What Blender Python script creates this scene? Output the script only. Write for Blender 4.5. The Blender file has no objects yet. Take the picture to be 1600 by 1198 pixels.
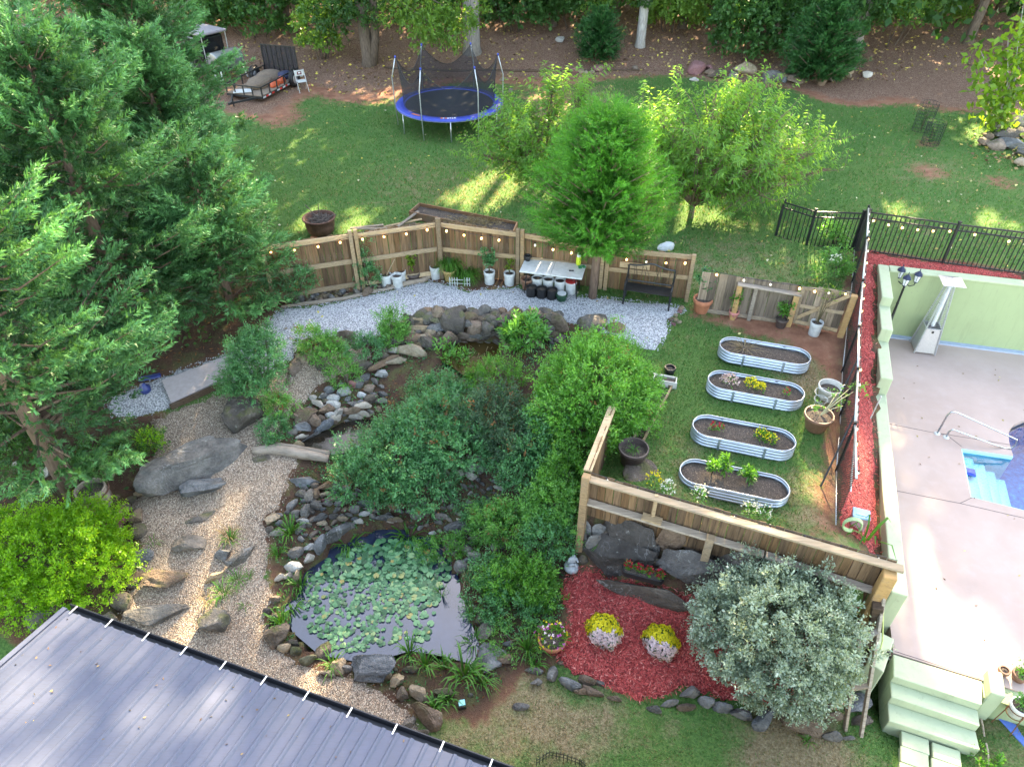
import bpy, bmesh, math, random
import numpy as np
from mathutils import Vector, Matrix
from mathutils.geometry import delaunay_2d_cdt
R = math.radians
random.seed(7); rng = np.random.default_rng(7)
S = bpy.context.scene; C = S.collection
# ---------------------------------------------------------------- camera, sky, sun, exposure
CAM_H = 10.2; PITCH = R(39); FPX = 1111.0
cam = bpy.data.cameras.new('camera'); camo = bpy.data.objects.new('camera', cam); C.objects.link(camo)
camo.location = (0, 0, CAM_H); camo.rotation_euler = (R(90) - PITCH, 0, 0)
cam.sensor_width = 36; cam.sensor_fit = 'HORIZONTAL'; cam.lens = 36 * FPX / 1600
cam.clip_start = .1; cam.clip_end = 600
S.camera = camo
SUN_AZ = R(17); SUN_EL = R(31)          # sun beyond the woods, a little to the right
W = bpy.data.worlds.new('World'); S.world = W; W.use_nodes = True
nt = W.node_tree; bg = nt.nodes['Background']
sky = nt.nodes.new('ShaderNodeTexSky'); sky.sky_type = 'NISHITA'; sky.sun_disc = False
sky.sun_elevation = SUN_EL; sky.sun_rotation = SUN_AZ; sky.air_density = 1.0; sky.dust_density = 1.2; sky.ozone_density = 1.0
wb = nt.nodes.new('ShaderNodeMix'); wb.data_type = 'RGBA'; wb.blend_type = 'MULTIPLY'; wb.inputs[0].default_value = 1; wb.inputs[7].default_value = (1.2, 1.0, .79, 1)
nt.links.new(sky.outputs[0], wb.inputs[6]); nt.links.new(wb.outputs[2], bg.inputs[0]); bg.inputs[1].default_value = 0.15
sun = bpy.data.lights.new('sun', 'SUN'); suno = bpy.data.objects.new('sun', sun); C.objects.link(suno)
sun.energy = 4.3; sun.angle = R(.6); sun.color = (1, .80, .50)
SUNV = Vector((math.sin(SUN_AZ) * math.cos(SUN_EL), math.cos(SUN_AZ) * math.cos(SUN_EL), math.sin(SUN_EL)))
suno.rotation_euler = SUNV.to_track_quat('Z', 'Y').to_euler(); suno.location = SUNV * 60
S.view_settings.view_transform = 'Standard'; S.view_settings.look = 'None'
S.view_settings.exposure = 3.42; S.view_settings.gamma = 1; S.view_settings.use_curve_mapping = False
S.render.engine = 'CYCLES'; S.cycles.max_bounces = 7; S.cycles.transparent_max_bounces = 12
S.cycles.diffuse_bounces = 3; S.cycles.glossy_bounces = 3; S.cycles.transmission_bounces = 4
S.cycles.use_denoising = True; S.cycles.caustics_reflective = False; S.cycles.caustics_refractive = False
S.cycles.sample_clamp_indirect = 6

# ---------------------------------------------------------------- geometry of the view
cp, sp = math.cos(PITCH), math.sin(PITCH)
def ray(px, py):
    u = (px - 800) / FPX; v = (py - 599) / FPX
    return Vector((u, cp - v * sp, -sp - v * cp))
def G(px, py, z):
    """point of the horizontal plane z seen at this pixel of the photograph"""
    d = ray(px, py); t = (z - CAM_H) / d.z
    return Vector((d.x * t, d.y * t, z))
def atY(px, py, Y):
    d = ray(px, py); t = Y / d.y
    return Vector((d.x * t, Y, CAM_H + d.z * t))
def zat(py, Y):
    """height seen at pixel row py at distance Y"""
    d = ray(800, py); return CAM_H + d.z * Y / d.y
UX = Vector((.936, -.353, 0)); VX = Vector((.353, .936, 0)); UA = math.atan2(-.353, .936)

# ---------------------------------------------------------------- scene helpers
def tagobj(o, label=None, cat=None, group=None, kind=None):
    if label: o['label'] = label
    if cat: o['category'] = cat
    if group: o['group'] = group
    if kind: o['kind'] = kind
    return o
def thing(name, label, cat, loc=(0, 0, 0), rz=0, group=None):
    o = bpy.data.objects.new(name, None); C.objects.link(o); o.empty_display_size = .2
    o.location = loc; o.rotation_euler = (0, 0, rz)
    return tagobj(o, label, cat, group)
def link(name, me, mat=None, parent=None, loc=None, rot=None, scale=None):
    o = bpy.data.objects.new(name, me); C.objects.link(o)
    if mat is not None and len(me.materials) == 0: me.materials.append(mat)
    if parent is not None: o.parent = parent
    if loc is not None: o.location = loc
    if rot is not None: o.rotation_euler = rot
    if scale is not None: o.scale = scale
    return o
def obj(name, bm, mat, parent=None, smooth=False, loc=None, rot=None):
    me = bpy.data.meshes.new(name); bm.normal_update(); bm.to_mesh(me); bm.free()
    if smooth: me.polygons.foreach_set('use_smooth', np.ones(len(me.polygons), bool))
    return link(name, me, mat, parent, loc, rot)
def struct(o, label=None):
    o['kind'] = 'structure'
    if label: o['label'] = label
    return o
def copy_tree(o, parent=None):
    c = o.copy(); C.objects.link(c)
    if parent is not None: c.parent = parent
    for ch in list(o.children): copy_tree(ch, c)
    return c
def BM(): return bmesh.new()
def box(bm, c, s, rz=0, M=None):
    m = Matrix.Translation(c) @ Matrix.Rotation(rz, 4, 'Z') @ Matrix.Diagonal((s[0], s[1], s[2], 1))
    if M is not None: m = M @ m
    bmesh.ops.create_cube(bm, size=1, matrix=m); return bm
def bar(bm, a, b, w, h, up=Vector((0, 0, 1)), ext=0):
    """box section w x h from a to b"""
    a = Vector(a); b = Vector(b); d = (b - a); L = d.length; d.normalize()
    s = d.cross(up)
    if s.length < 1e-4: s = d.cross(Vector((0, 1, 0)))
    s.normalize(); u = s.cross(d)
    m = Matrix((d, s, u)).transposed().to_4x4(); m.translation = (a + b) / 2
    bmesh.ops.create_cube(bm, size=1, matrix=m @ Matrix.Diagonal((L + 2 * ext, w, h, 1))); return bm
def cyl(bm, a, b, r1, r2=None, n=10, caps=True):
    a = Vector(a); b = Vector(b); d = b - a; L = d.length
    q = Vector((0, 0, 1)).rotation_difference(d.normalized()) if L > 1e-6 else None
    m = Matrix.Translation((a + b) / 2) @ q.to_matrix().to_4x4()
    bmesh.ops.create_cone(bm, cap_ends=caps, cap_tris=False, segments=n, radius1=r1, radius2=r1 if r2 is None else r2, depth=L, matrix=m)
    return bm
def tube(bm, pts, r, n=6, closed=False, rr=None):
    pts = [Vector(p) for p in pts]; k = len(pts); rings = []
    up = Vector((0, 0, 1)); prev = None
    for i, p in enumerate(pts):
        if closed: d = pts[(i + 1) % k] - pts[i - 1]
        else: d = pts[min(i + 1, k - 1)] - pts[max(i - 1, 0)]
        d.normalize()
        if prev is None:
            s = d.cross(up)
            if s.length < 1e-3: s = d.cross(Vector((1, 0, 0)))
        else: s = prev - d * prev.dot(d)
        s.normalize(); prev = s; t = d.cross(s)
        ri = rr[i] if rr is not None else r
        rings.append([bm.verts.new(p + s * (math.cos(2 * math.pi * j / n) * ri) + t * (math.sin(2 * math.pi * j / n) * ri)) for j in range(n)])
    for i in range(k if closed else k - 1):
        A, B = rings[i], rings[(i + 1) % k]
        for j in range(n): bm.faces.new((A[j], A[(j + 1) % n], B[(j + 1) % n], B[j]))
    if not closed:
        bm.faces.new(rings[0][::-1]); bm.faces.new(rings[-1])
    return bm
def lathe(bm, prof, n=20, c=(0, 0, 0)):
    """profile of (r, z) from the bottom; r = 0 closes it"""
    c = Vector(c); rings = []
    for r, z in prof:
        if r < 1e-5: rings.append([bm.verts.new(c + Vector((0, 0, z)))])
        else: rings.append([bm.verts.new(c + Vector((r * math.cos(2 * math.pi * j / n), r * math.sin(2 * math.pi * j / n), z))) for j in range(n)])
    for A, B in zip(rings, rings[1:]):
        for j in range(n):
            k = (j + 1) % n
            if len(A) == 1 and len(B) == 1: continue
            if len(A) == 1: bm.faces.new((A[0], B[k], B[j])) if False else bm.faces.new((A[0], B[j], B[k])[::-1])
            elif len(B) == 1: bm.faces.new((A[j], A[k], B[0]))
            else: bm.faces.new((A[j], A[k], B[k], B[j]))
    return bm
def prism(bm, pts, z0, z1):
    """vertical prism over a polygon; z0, z1 numbers or lists"""
    n = len(pts); f = lambda z, i: z[i] if isinstance(z, (list, tuple)) else z
    lo = [bm.verts.new((p[0], p[1], f(z0, i))) for i, p in enumerate(pts)]
    hi = [bm.verts.new((p[0], p[1], f(z1, i))) for i, p in enumerate(pts)]
    fs = [bm.faces.new(hi), bm.faces.new(lo[::-1])]
    for i in range(n): fs.append(bm.faces.new((lo[i], lo[(i + 1) % n], hi[(i + 1) % n], hi[i])))
    bmesh.ops.recalc_face_normals(bm, faces=fs); return bm
def bevel(bm, w, seg=1):
    bmesh.ops.bevel(bm, geom=bm.edges[:], offset=w, segments=seg, affect='EDGES', profile=.5, clamp_overlap=True); return bm
def npmesh(name, V, F, mat=None, smooth=False, attr=None):
    """mesh from arrays: V (n,3), F (m,k) all of one size; attr {name: per-face float or rgb}"""
    me = bpy.data.meshes.new(name); V = np.asarray(V, np.float32); F = np.asarray(F, np.int32); m, k = F.shape
    me.vertices.add(len(V)); me.vertices.foreach_set('co', V.ravel())
    me.loops.add(m * k); me.loops.foreach_set('vertex_index', F.ravel())
    me.polygons.add(m); me.polygons.foreach_set('loop_start', np.arange(0, m * k, k, dtype=np.int32))
    try: me.polygons.foreach_set('loop_total', np.full(m, k, np.int32))
    except Exception: pass
    if smooth: me.polygons.foreach_set('use_smooth', np.ones(m, bool))
    me.update(calc_edges=True)
    for an, av in (attr or {}).items():
        a = me.attributes.new(an, 'FLOAT', 'FACE'); a.data.foreach_set('value', np.asarray(av, np.float32))
    if mat is not None: me.materials.append(mat)
    return me

# ---------------------------------------------------------------- materials
MATS = {}
class NT:
    def __init__(s, name):
        s.m = bpy.data.materials.new(name); s.m.use_nodes = True; s.t = s.m.node_tree
        s.b = s.t.nodes['Principled BSDF']; s.out = s.t.nodes['Material Output']
        s.co = None
    def n(s, typ, **kw):
        x = s.t.nodes.new(typ)
        for k, v in kw.items(): setattr(x, k, v)
        return x
    def l(s, a, b): s.t.links.new(a, b)
    def coord(s, kind='Object'):
        if s.co is None: s.co = s.n('ShaderNodeTexCoord')
        return s.co.outputs[kind]
    def world(s):
        g = s.n('ShaderNodeNewGeometry'); return g.outputs['Position']
    def noise(s, scale, detail=3, rough=.6, vec=None, dist=0):
        x = s.n('ShaderNodeTexNoise'); x.inputs['Scale'].default_value = scale; x.inputs['Detail'].default_value = detail
        x.inputs['Roughness'].default_value = rough; x.inputs['Distortion'].default_value = dist
        s.l(vec if vec is not None else s.coord(), x.inputs['Vector']); return x.outputs['Fac']
    def voro(s, scale, vec=None, feature='F1', out='Distance', rnd=1):
        x = s.n('ShaderNodeTexVoronoi', feature=feature); x.inputs['Scale'].default_value = scale; x.inputs['Randomness'].default_value = rnd
        s.l(vec if vec is not None else s.coord(), x.inputs['Vector']); return x.outputs[out]
    def ramp(s, fac, stops):
        x = s.n('ShaderNodeValToRGB'); e = x.color_ramp.elements
        while len(e) < len(stops): e.new(.5)
        for q, (p, c) in zip(e, stops):
            q.position = p; q.color = (*c, 1) if len(c) == 3 else c
        s.l(fac, x.inputs[0]); return x.outputs[0]
    def mapr(s, fac, a, b, c=0, d=1):
        x = s.n('ShaderNodeMapRange'); x.inputs[1].default_value = a; x.inputs[2].default_value = b
        x.inputs[3].default_value = c; x.inputs[4].default_value = d; s.l(fac, x.inputs[0]); return x.outputs[0]
    def mix(s, fac, a, b, mode='MIX'):
        x = s.n('ShaderNodeMix', data_type='RGBA', blend_type=mode)
        for sock, v in ((x.inputs[0], fac), (x.inputs[6], a), (x.inputs[7], b)):
            if isinstance(v, (int, float)): sock.default_value = v
            elif isinstance(v, (tuple, list)): sock.default_value = (*v, 1) if len(v) == 3 else v
            else: s.l(v, sock)
        return x.outputs[2]
    def math(s, op, a, b=0.0):
        x = s.n('ShaderNodeMath', operation=op)
        for i, v in enumerate((a, b)):
            if isinstance(v, (int, float)): x.inputs[i].default_value = v
            else: s.l(v, x.inputs[i])
        return x.outputs[0]
    def attr(s, name, out='Fac'):
        x = s.n('ShaderNodeAttribute'); x.attribute_name = name; return x.outputs[out]
    def bump(s, h, strength=.5, dist=.02):
        x = s.n('ShaderNodeBump'); x.inputs['Strength'].default_value = strength; x.inputs['Distance'].default_value = dist
        s.l(h, x.inputs['Height']); s.l(x.outputs[0], s.b.inputs['Normal'])
    def stretch(s, sc, kind='Object'):
        x = s.n('ShaderNodeMapping'); x.inputs['Scale'].default_value = sc; s.l(s.coord(kind), x.inputs['Vector']); return x.outputs[0]
    def col(s, c):
        if isinstance(c, (tuple, list)): s.b.inputs['Base Color'].default_value = (*c, 1)
        else: s.l(c, s.b.inputs['Base Color'])
    def rough(s, v):
        if isinstance(v, (int, float)): s.b.inputs['Roughness'].default_value = v
        else: s.l(v, s.b.inputs['Roughness'])
    def metal(s, v): s.b.inputs['Metallic'].default_value = v
    def objrnd(s):
        x = s.n('ShaderNodeObjectInfo'); return x.outputs['Random']
def mixc(a, b, t): return tuple(a[i] + (b[i] - a[i]) * t for i in range(3))
def plain(name, c, rough=.6, metal=0, var=.18, scale=9, bump=0, bscale=60, spec=.5):
    """a painted or moulded surface with dust and slight wear"""
    if name in MATS: return MATS[name]
    n = NT(name); k = n.noise(scale, 4, .65)
    n.col(n.ramp(k, [(.3, tuple(x * (1 - var) for x in c)), (.7, tuple(min(1, x * (1 + var * .6)) for x in c))]))
    n.rough(n.mapr(n.noise(scale * 3, 2), .3, .7, max(.05, rough - .1), min(1, rough + .1))); n.metal(metal)
    n.b.inputs['Specular IOR Level'].default_value = spec
    if bump: n.bump(n.noise(bscale, 3), bump, .01)
    MATS[name] = n.m; return n.m
def wood(name, c1, c2, grain=(1.5, 30, 30), knots=True, rough=.8, weather=None, tint=None):
    if name in MATS: return MATS[name]
    n = NT(name); vec = n.stretch(grain)
    r = n.objrnd(); off = n.n('ShaderNodeVectorMath', operation='ADD'); cb = n.n('ShaderNodeCombineXYZ')
    n.l(n.math('MULTIPLY', r, 57.), cb.inputs[0]); n.l(n.math('MULTIPLY', r, 31.), cb.inputs[1]); n.l(n.math('MULTIPLY', r, 83.), cb.inputs[2])
    n.l(vec, off.inputs[0]); n.l(cb.outputs[0], off.inputs[1]); v2 = off.outputs[0]
    g = n.noise(1, 5, .7, v2, .6)
    base = n.ramp(g, [(.28, c1), (.5, mixc(c1, c2, .6)), (.72, c2)])
    tint = n.ramp(r, tint or [(0, (.62, .6, .58)), (.45, (1, .98, .95)), (.75, (.9, .8, .66)), (1, (1.25, 1.2, 1.1))])
    base = n.mix(1, base, tint, 'MULTIPLY')
    st = n.noise(2.2, 4, .7)
    base = n.mix(n.mapr(st, .52, .72, 0, .55), base, weather or (.16, .14, .12))
    n.col(base); n.rough(rough); n.bump(g, .5, .006); n.b.inputs['Specular IOR Level'].default_value = .25
    MATS[name] = n.m; return n.m
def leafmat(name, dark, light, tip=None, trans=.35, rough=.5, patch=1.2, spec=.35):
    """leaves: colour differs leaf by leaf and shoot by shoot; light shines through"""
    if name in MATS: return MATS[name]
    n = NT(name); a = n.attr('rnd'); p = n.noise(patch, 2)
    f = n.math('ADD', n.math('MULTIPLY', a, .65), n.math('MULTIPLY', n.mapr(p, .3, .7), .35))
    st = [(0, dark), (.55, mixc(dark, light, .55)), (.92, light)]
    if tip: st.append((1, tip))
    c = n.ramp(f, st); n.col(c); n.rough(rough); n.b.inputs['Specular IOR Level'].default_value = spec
    tr = n.n('ShaderNodeBsdfTranslucent'); n.l(n.mix(.6, c, (light[0] * 1.7, light[1] * 1.6, light[2] * .5)), tr.inputs[0])
    ms = n.n('ShaderNodeMixShader'); ms.inputs[0].default_value = trans
    n.l(n.b.outputs[0], ms.inputs[1]); n.l(tr.outputs[0], ms.inputs[2]); n.l(ms.outputs[0], n.out.inputs[0])
    MATS[name] = n.m; return n.m
def rockmat(name, c1, c2, vein=None, moss=0, scale=2.5, rough=.85):
    if name in MATS: return MATS[name]
    n = NT(name); r = n.objrnd(); v = n.world()
    k = n.noise(scale, 6, .65, v, .4); f = n.noise(scale * 7, 4, .7, v)
    base = n.ramp(k, [(.3, c1), (.52, mixc(c1, c2, .5)), (.7, c2)])
    base = n.mix(n.mapr(f, .35, .7, 0, .45), base, tuple(x * .55 for x in c1))
    base = n.mix(1, base, n.ramp(r, [(0, (.66, .64, .62)), (.35, (1, .97, .93)), (.6, (1.05, .94, .82)), (.8, (.9, .95, 1.02)), (1, (1.3, 1.27, 1.22))]), 'MULTIPLY')
    lich = n.noise(scale * 4, 4, .75, v); base = n.mix(n.mapr(lich, .63, .7, 0, .5), base, (.42, .42, .38))
    if vein:
        vv = n.noise(1.7, 3, .5, v, 1.5); band = n.math('ABSOLUTE', n.math('SUBTRACT', vv, .5))
        base = n.mix(n.math('MULTIPLY', n.mapr(band, 0, .012, .55, 0), n.mapr(n.noise(.9, 2, .5, v), .45, .6)), base, vein)
    if moss:
        ge = n.n('ShaderNodeNewGeometry'); sx = n.n('ShaderNodeSeparateXYZ'); n.l(ge.outputs['Normal'], sx.inputs[0])
        mk = n.math('MULTIPLY', n.mapr(n.noise(3.3, 4, .6, v), .5, .62), n.mapr(sx.outputs[2], .1, .7))
        base = n.mix(n.math('MULTIPLY', mk, moss), base, (.09, .1, .025))
    n.col(base); n.rough(rough)
    lay = n.noise(2.2, 4, .7, None, .5); n.bump(n.math('ADD', n.math('ADD', n.math('MULTIPLY', k, .7), n.math('MULTIPLY', f, .8)), n.math('MULTIPLY', lay, .6)), 1, .07)
    n.b.inputs['Specular IOR Level'].default_value = .3
    MATS[name] = n.m; return n.m
# ================================================================ TERRAIN
DECK = -1.3; FRONT = -1.82; WATER = -1.72
CTRL = [(0,0,2.0),(400,0,1.9),(800,0,1.7),(1200,0,1.7),(1600,0,2.0),(200,60,1.2),(600,60,1.0),(1000,60,1.0),(1400,60,1.3),
 (300,110,.45),(600,112,.35),(900,112,.35),(1200,118,.5),(1500,130,.9),(450,180,.1),(700,205,0),(900,200,.1),(1250,220,.4),
 (1550,280,.7),(1400,330,.6),(1150,300,.3),(600,280,0),(450,330,0),(420,400,0),(640,400,0),(760,350,0),(850,330,.05),(1000,380,.1),(1200,420,.22),
 (450,520,-.05),(600,490,0),(750,490,0),(900,490,0),(1020,490,0),(1050,560,-.1),(560,455,0),(690,425,0),(815,445,0),(1075,472,.02),
 (1200,492,.04),(1300,515,.08),(1194,560,-.03),(1180,620,-.06),(1160,690,-.1),(1140,780,-.2),(1285,650,0),(1285,760,-.2),(1020,690,-.15),(930,760,-.3),
 (1330,400,.58),(1470,415,.62),(1600,436,.66),(1345,440,.5),(1345,470,.38),(1345,540,.1),(1345,640,-.34),(1345,740,-.38),(1345,830,-.48),(1370,880,-.58),
 (740,520,-.12),(700,600,-.45),(620,650,-.8),(590,600,-.55),(540,600,-.5),(520,720,-1.05),(700,760,-1.2),(640,800,-1.5),(600,850,-1.68),(850,700,-.5),(930,620,-.2),
 (850,800,-1.15),(880,880,-1.38),(780,800,-1.25),(790,950,-1.62),(740,1050,-1.75),(450,590,-.35),(330,640,-.6),(420,700,-.85),(400,790,-1.1),
 (280,800,-1.1),(300,900,-1.4),(400,950,-1.6),(300,1010,-1.66),(550,1080,-1.75),(450,860,-1.45),(150,770,-.9),(50,690,-.6),(100,560,-.1),(290,595,-.35),(60,900,-1.2),
 (100,1000,-1.6),(300,1198,-1.9),(700,1150,-1.8),(1000,1140,-1.76),(1300,1150,-1.8),(1470,1190,FRONT-.02),(1570,1130,FRONT),(950,1000,-1.48),(1100,1000,-1.48),(950,900,-1.4),
 (1200,1040,-1.6),(1330,1000,-1.55),(880,1050,-1.68),(20,300,.3),(200,400,0),(100,200,.8),(250,300,.0)]
_p = [G(*c) for c in CTRL]
# behind the near fence the garden stops at a bank of boulders: paired heights above and below it
FA = Vector((1.33, 8.80, 0)); FB = Vector((6.12, 7.0, 0))
for t in np.linspace(.02, .98, 7):
    q = FA.lerp(FB, t); _p.append(Vector((*(q + VX * .12).xy, -.32 - .1 * t))); _p.append(Vector((*(q - VX * .75).xy, -1.42 - .1 * t)))
for x, y, z in [(-45,60,4),(0,70,5),(45,60,4),(-50,30,1),(50,30,2),(-50,0,-1.5),(50,0,-1.5),(0,-20,-2),(-30,-20,-2),(30,-20,-2),(12,3,-1.85),(9,4,FRONT),(-22,20,.6),(22,24,1.2)]:
    _p.append(Vector((x, y, z)))
_X = np.array([(p.x, p.y) for p in _p]); _Z = np.array([p.z for p in _p])
def _phi(A, B): return np.sqrt(((A[:, None, :] - B[None, :, :]) ** 2).sum(2) + .04)
_K = _phi(_X, _X); _n = len(_X); _M = np.zeros((_n + 1, _n + 1)); _M[:_n, :_n] = _K - 0.08 * np.eye(_n) * 0; _M[:_n, _n] = 1; _M[_n, :_n] = 1
_w = np.linalg.solve(_M, np.append(_Z, 0))
def rbf(P):
    out = np.empty(len(P))
    for i in range(0, len(P), 20000): out[i:i + 20000] = _phi(P[i:i + 20000], _X) @ _w[:-1] + _w[-1]
    return out
def inpoly(P, poly):
    """points (n,2) inside polygon (m,2)"""
    P = np.asarray(P); poly = np.asarray(poly); x, y = P[:, 0], P[:, 1]; ins = np.zeros(len(P), bool)
    x0, y0 = poly[:, 0], poly[:, 1]; x1, y1 = np.roll(x0, -1), np.roll(y0, -1)
    for a, b, c, d in zip(x0, y0, x1, y1):
        if b == d: continue
        m = ((b > y) != (d > y)); ins ^= m & (x < (c - a) * (y - b) / (d - b) + a)
    return ins
gx = np.concatenate([np.arange(-90, -16, 2.5), np.arange(-16, 16.01, .19), np.arange(18, 92, 2.5)])
gy = np.concatenate([np.arange(-30, 3, 2.0), np.arange(3, 23, .19), np.arange(23, 48, .4), np.arange(48, 140, 4)])
GXX, GYY = np.meshgrid(gx, gy); GP = np.stack([GXX.ravel(), GYY.ravel()], 1)
GZ = rbf(GP)
_fx = np.sin(GP[:, 0] * 1.9 + np.sin(GP[:, 1] * 1.3)) * np.sin(GP[:, 1] * 1.7 + 1) * .022
GZ = GZ + _fx
HZ = GZ.reshape(len(gy), len(gx)).copy()
def hz(x, y, H=None):
    H = HZ if H is None else H
    x = np.atleast_1d(np.asarray(x, float)); y = np.atleast_1d(np.asarray(y, float))
    i = np.clip(np.searchsorted(gx, x) - 1, 0, len(gx) - 2); j = np.clip(np.searchsorted(gy, y) - 1, 0, len(gy) - 2)
    u = np.clip((x - gx[i]) / (gx[i + 1] - gx[i]), 0, 1); v = np.clip((y - gy[j]) / (gy[j + 1] - gy[j]), 0, 1)
    return H[j, i] * (1 - u) * (1 - v) + H[j, i + 1] * u * (1 - v) + H[j + 1, i] * (1 - u) * v + H[j + 1, i + 1] * u * v
def h1(x, y): return float(hz(x, y)[0])
def T(px, py, dz=0.0):
    """point of the ground seen at this pixel of the photograph (height dz above the ground)"""
    d = ray(px, py); lo = 2.0; t = lo; o = Vector((0, 0, CAM_H)); prev = t
    while t < 140:
        p = o + d * t
        if p.z < h1(p.x, p.y) + dz: break
        prev = t; t += .35
    a, b = prev, t
    for _ in range(18):
        m = (a + b) / 2; p = o + d * m
        if p.z < h1(p.x, p.y) + dz: b = m
        else: a = m
    return o + d * b
def poly(pts, dz=0): return [T(x, y, dz) for x, y in pts]
def xy(pts): return np.array([(p[0], p[1]) for p in pts])
# ---- outlines, each walked on the ground
PZ = {}
PZ['white'] = xy(poly([(150,625),(255,585),(340,555),(400,520),(436,482),(500,475),(560,462),(620,450),(672,437),(700,442),(735,454),(770,448),(805,447),(850,455),(940,463),(1000,470),(1066,478),
  (1074,488),(1052,497),(1047,520),(1030,550),(1000,545),(950,525),(900,510),(840,496),(760,494),(700,499),(650,503),(615,520),(592,532),(560,537),(530,530),(482,537),(455,565),(440,575),(342,608),(240,650),(180,660)]))
PZ['pea'] = xy(poly([(235,655),(342,610),(400,592),(440,577),(455,567),(482,539),(530,532),(575,538),(592,556),(560,585),(505,600),(470,640),(445,665),(440,700),(470,720),(455,760),(440,800),(415,815),(432,850),
  (422,900),(432,930),(420,990),(470,1030),(540,1050),(610,1075),(640,1100),(655,1130),(660,1160),(600,1198),(400,1198),(200,1110),(165,1010),(185,960),(205,900),(215,850),(198,800),(222,760),(238,720),(240,690)]))
PZ['mulch'] = xy(poly([(912,884),(940,890),(1000,905),(1080,930),(1150,950),(1250,965),(1335,985),(1325,1060),(1312,1108),(1265,1106),(1210,1102),(1150,1096),(1105,1088),(1070,1074),(1045,1090),(1000,1097),(950,1078),(920,1062),(885,1044),(864,1022),(878,992),(890,962),(877,940),(882,905)]))
PZ['pond'] = xy([G(x, y, WATER) for x, y in [(452,950),(475,905),(515,862),(560,838),(620,830),(685,850),(708,895),(722,955),(742,1005),(730,1032),(688,1020),(640,1012),(612,1020),(560,1028),(505,1018),(466,985)]])
PZ['midpool'] = xy([G(x, y, -.95) for x, y in [(468,698),(492,680),(528,664),(560,655),(590,662),(575,690),(535,708),(500,712)]])
PZ['toppool'] = xy([G(x, y, -.36) for x, y in [(690,560),(708,540),(745,531),(780,538),(785,560),(765,580),(725,585)]])
PZ['bank'] = xy(poly([(470,545),(600,515),(660,505),(860,500),(960,540),(930,690),(905,760),(905,880),(880,905),(878,940),(865,1020),(800,1040),(745,1110),(640,1100),(500,1040),(425,990),(440,900),(430,850),(415,812),(455,760),(470,700),(440,690),(470,640),(505,600),(470,575)]))
PZ['leftbed'] = xy(poly([(-250,330),(0,340),(200,330),(330,370),(415,400),(425,470),(400,515),(335,550),(250,580),(140,620),(180,662),(240,660),(236,720),(222,760),(198,800),(215,850),(205,900),(185,960),(160,1010),(90,1000),(0,960),(-200,900),(-200,500)]))
PZ['slope'] = xy(poly([(905,800),(1000,830),(1150,870),(1330,910),(1380,960),(1345,1000),(1150,950),(1000,905),(905,885)]))
PZ['border'] = xy(poly([(425,480),(500,472),(560,460),(620,448),(672,436),(700,441),(735,452),(800,446),(815,425),(690,410),(425,462)]))
PZ['stripL'] = xy(poly([(1082,478),(1180,496),(1300,522),(1318,530),(1310,600),(1300,690),(1298,835),(1275,830),(1285,700),(1292,600),(1270,545),(1180,515),(1085,495)]))
_P0 = Vector(G(1372,412,.7).xy); _dL = (Vector(G(1386,937,-.6).xy) - _P0).normalized(); _nL = Vector((-_dL.y, _dL.x)) * (1 if -_dL.y > 0 else -1); _dB = Vector((.972, -.235)); _nB = Vector((.235, .972))
_c0 = _P0 - _nB * .13 + _dB * .13; _LW = (Vector(G(1386,937,-.6).xy) - _P0).length
PZ['deckcut'] = xy([_c0, _c0 + _dB * 17, Vector((34,8)), Vector((20,4.6)), Vector(G(1533,1062,DECK).xy) + Vector((.1,.15)), Vector(G(1400,1020,DECK).xy) + Vector((-.05,.1)), _P0 + _dL * _LW + _nL * .13])
_w = lambda q: Vector(_P0 + _dL * q - _nL * .02)
PZ['strip'] = xy([G(1338,392,.58),G(1470,410,.62),G(1610,431,.66),G(1700,445,.66)] + [_c0 + _dB * 9 + _nB * .16, _c0 + _dB * .2 + _nB * .16, _w(-.05), _w(1.5), _w(3), _w(4.5), _w(6), _w(7.5), _w(_LW - .5)] + [G(1340,852,-.45),G(1303,836,-.38),G(1316,650,-.2),G(1327,520,.25),G(1332,440,.5)])
IN = {k: inpoly(GP, v) for k, v in PZ.items()}
GZ2 = GZ.copy()
for k, lev, dep in (('pond', WATER, .38), ('midpool', -.95, .25), ('toppool', -.36, .25)):
    GZ2[IN[k]] = np.minimum(GZ2[IN[k]], lev - dep)
GZ2[IN['deckcut']] = -2.6
HZ = GZ2.reshape(HZ.shape).copy()

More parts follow.
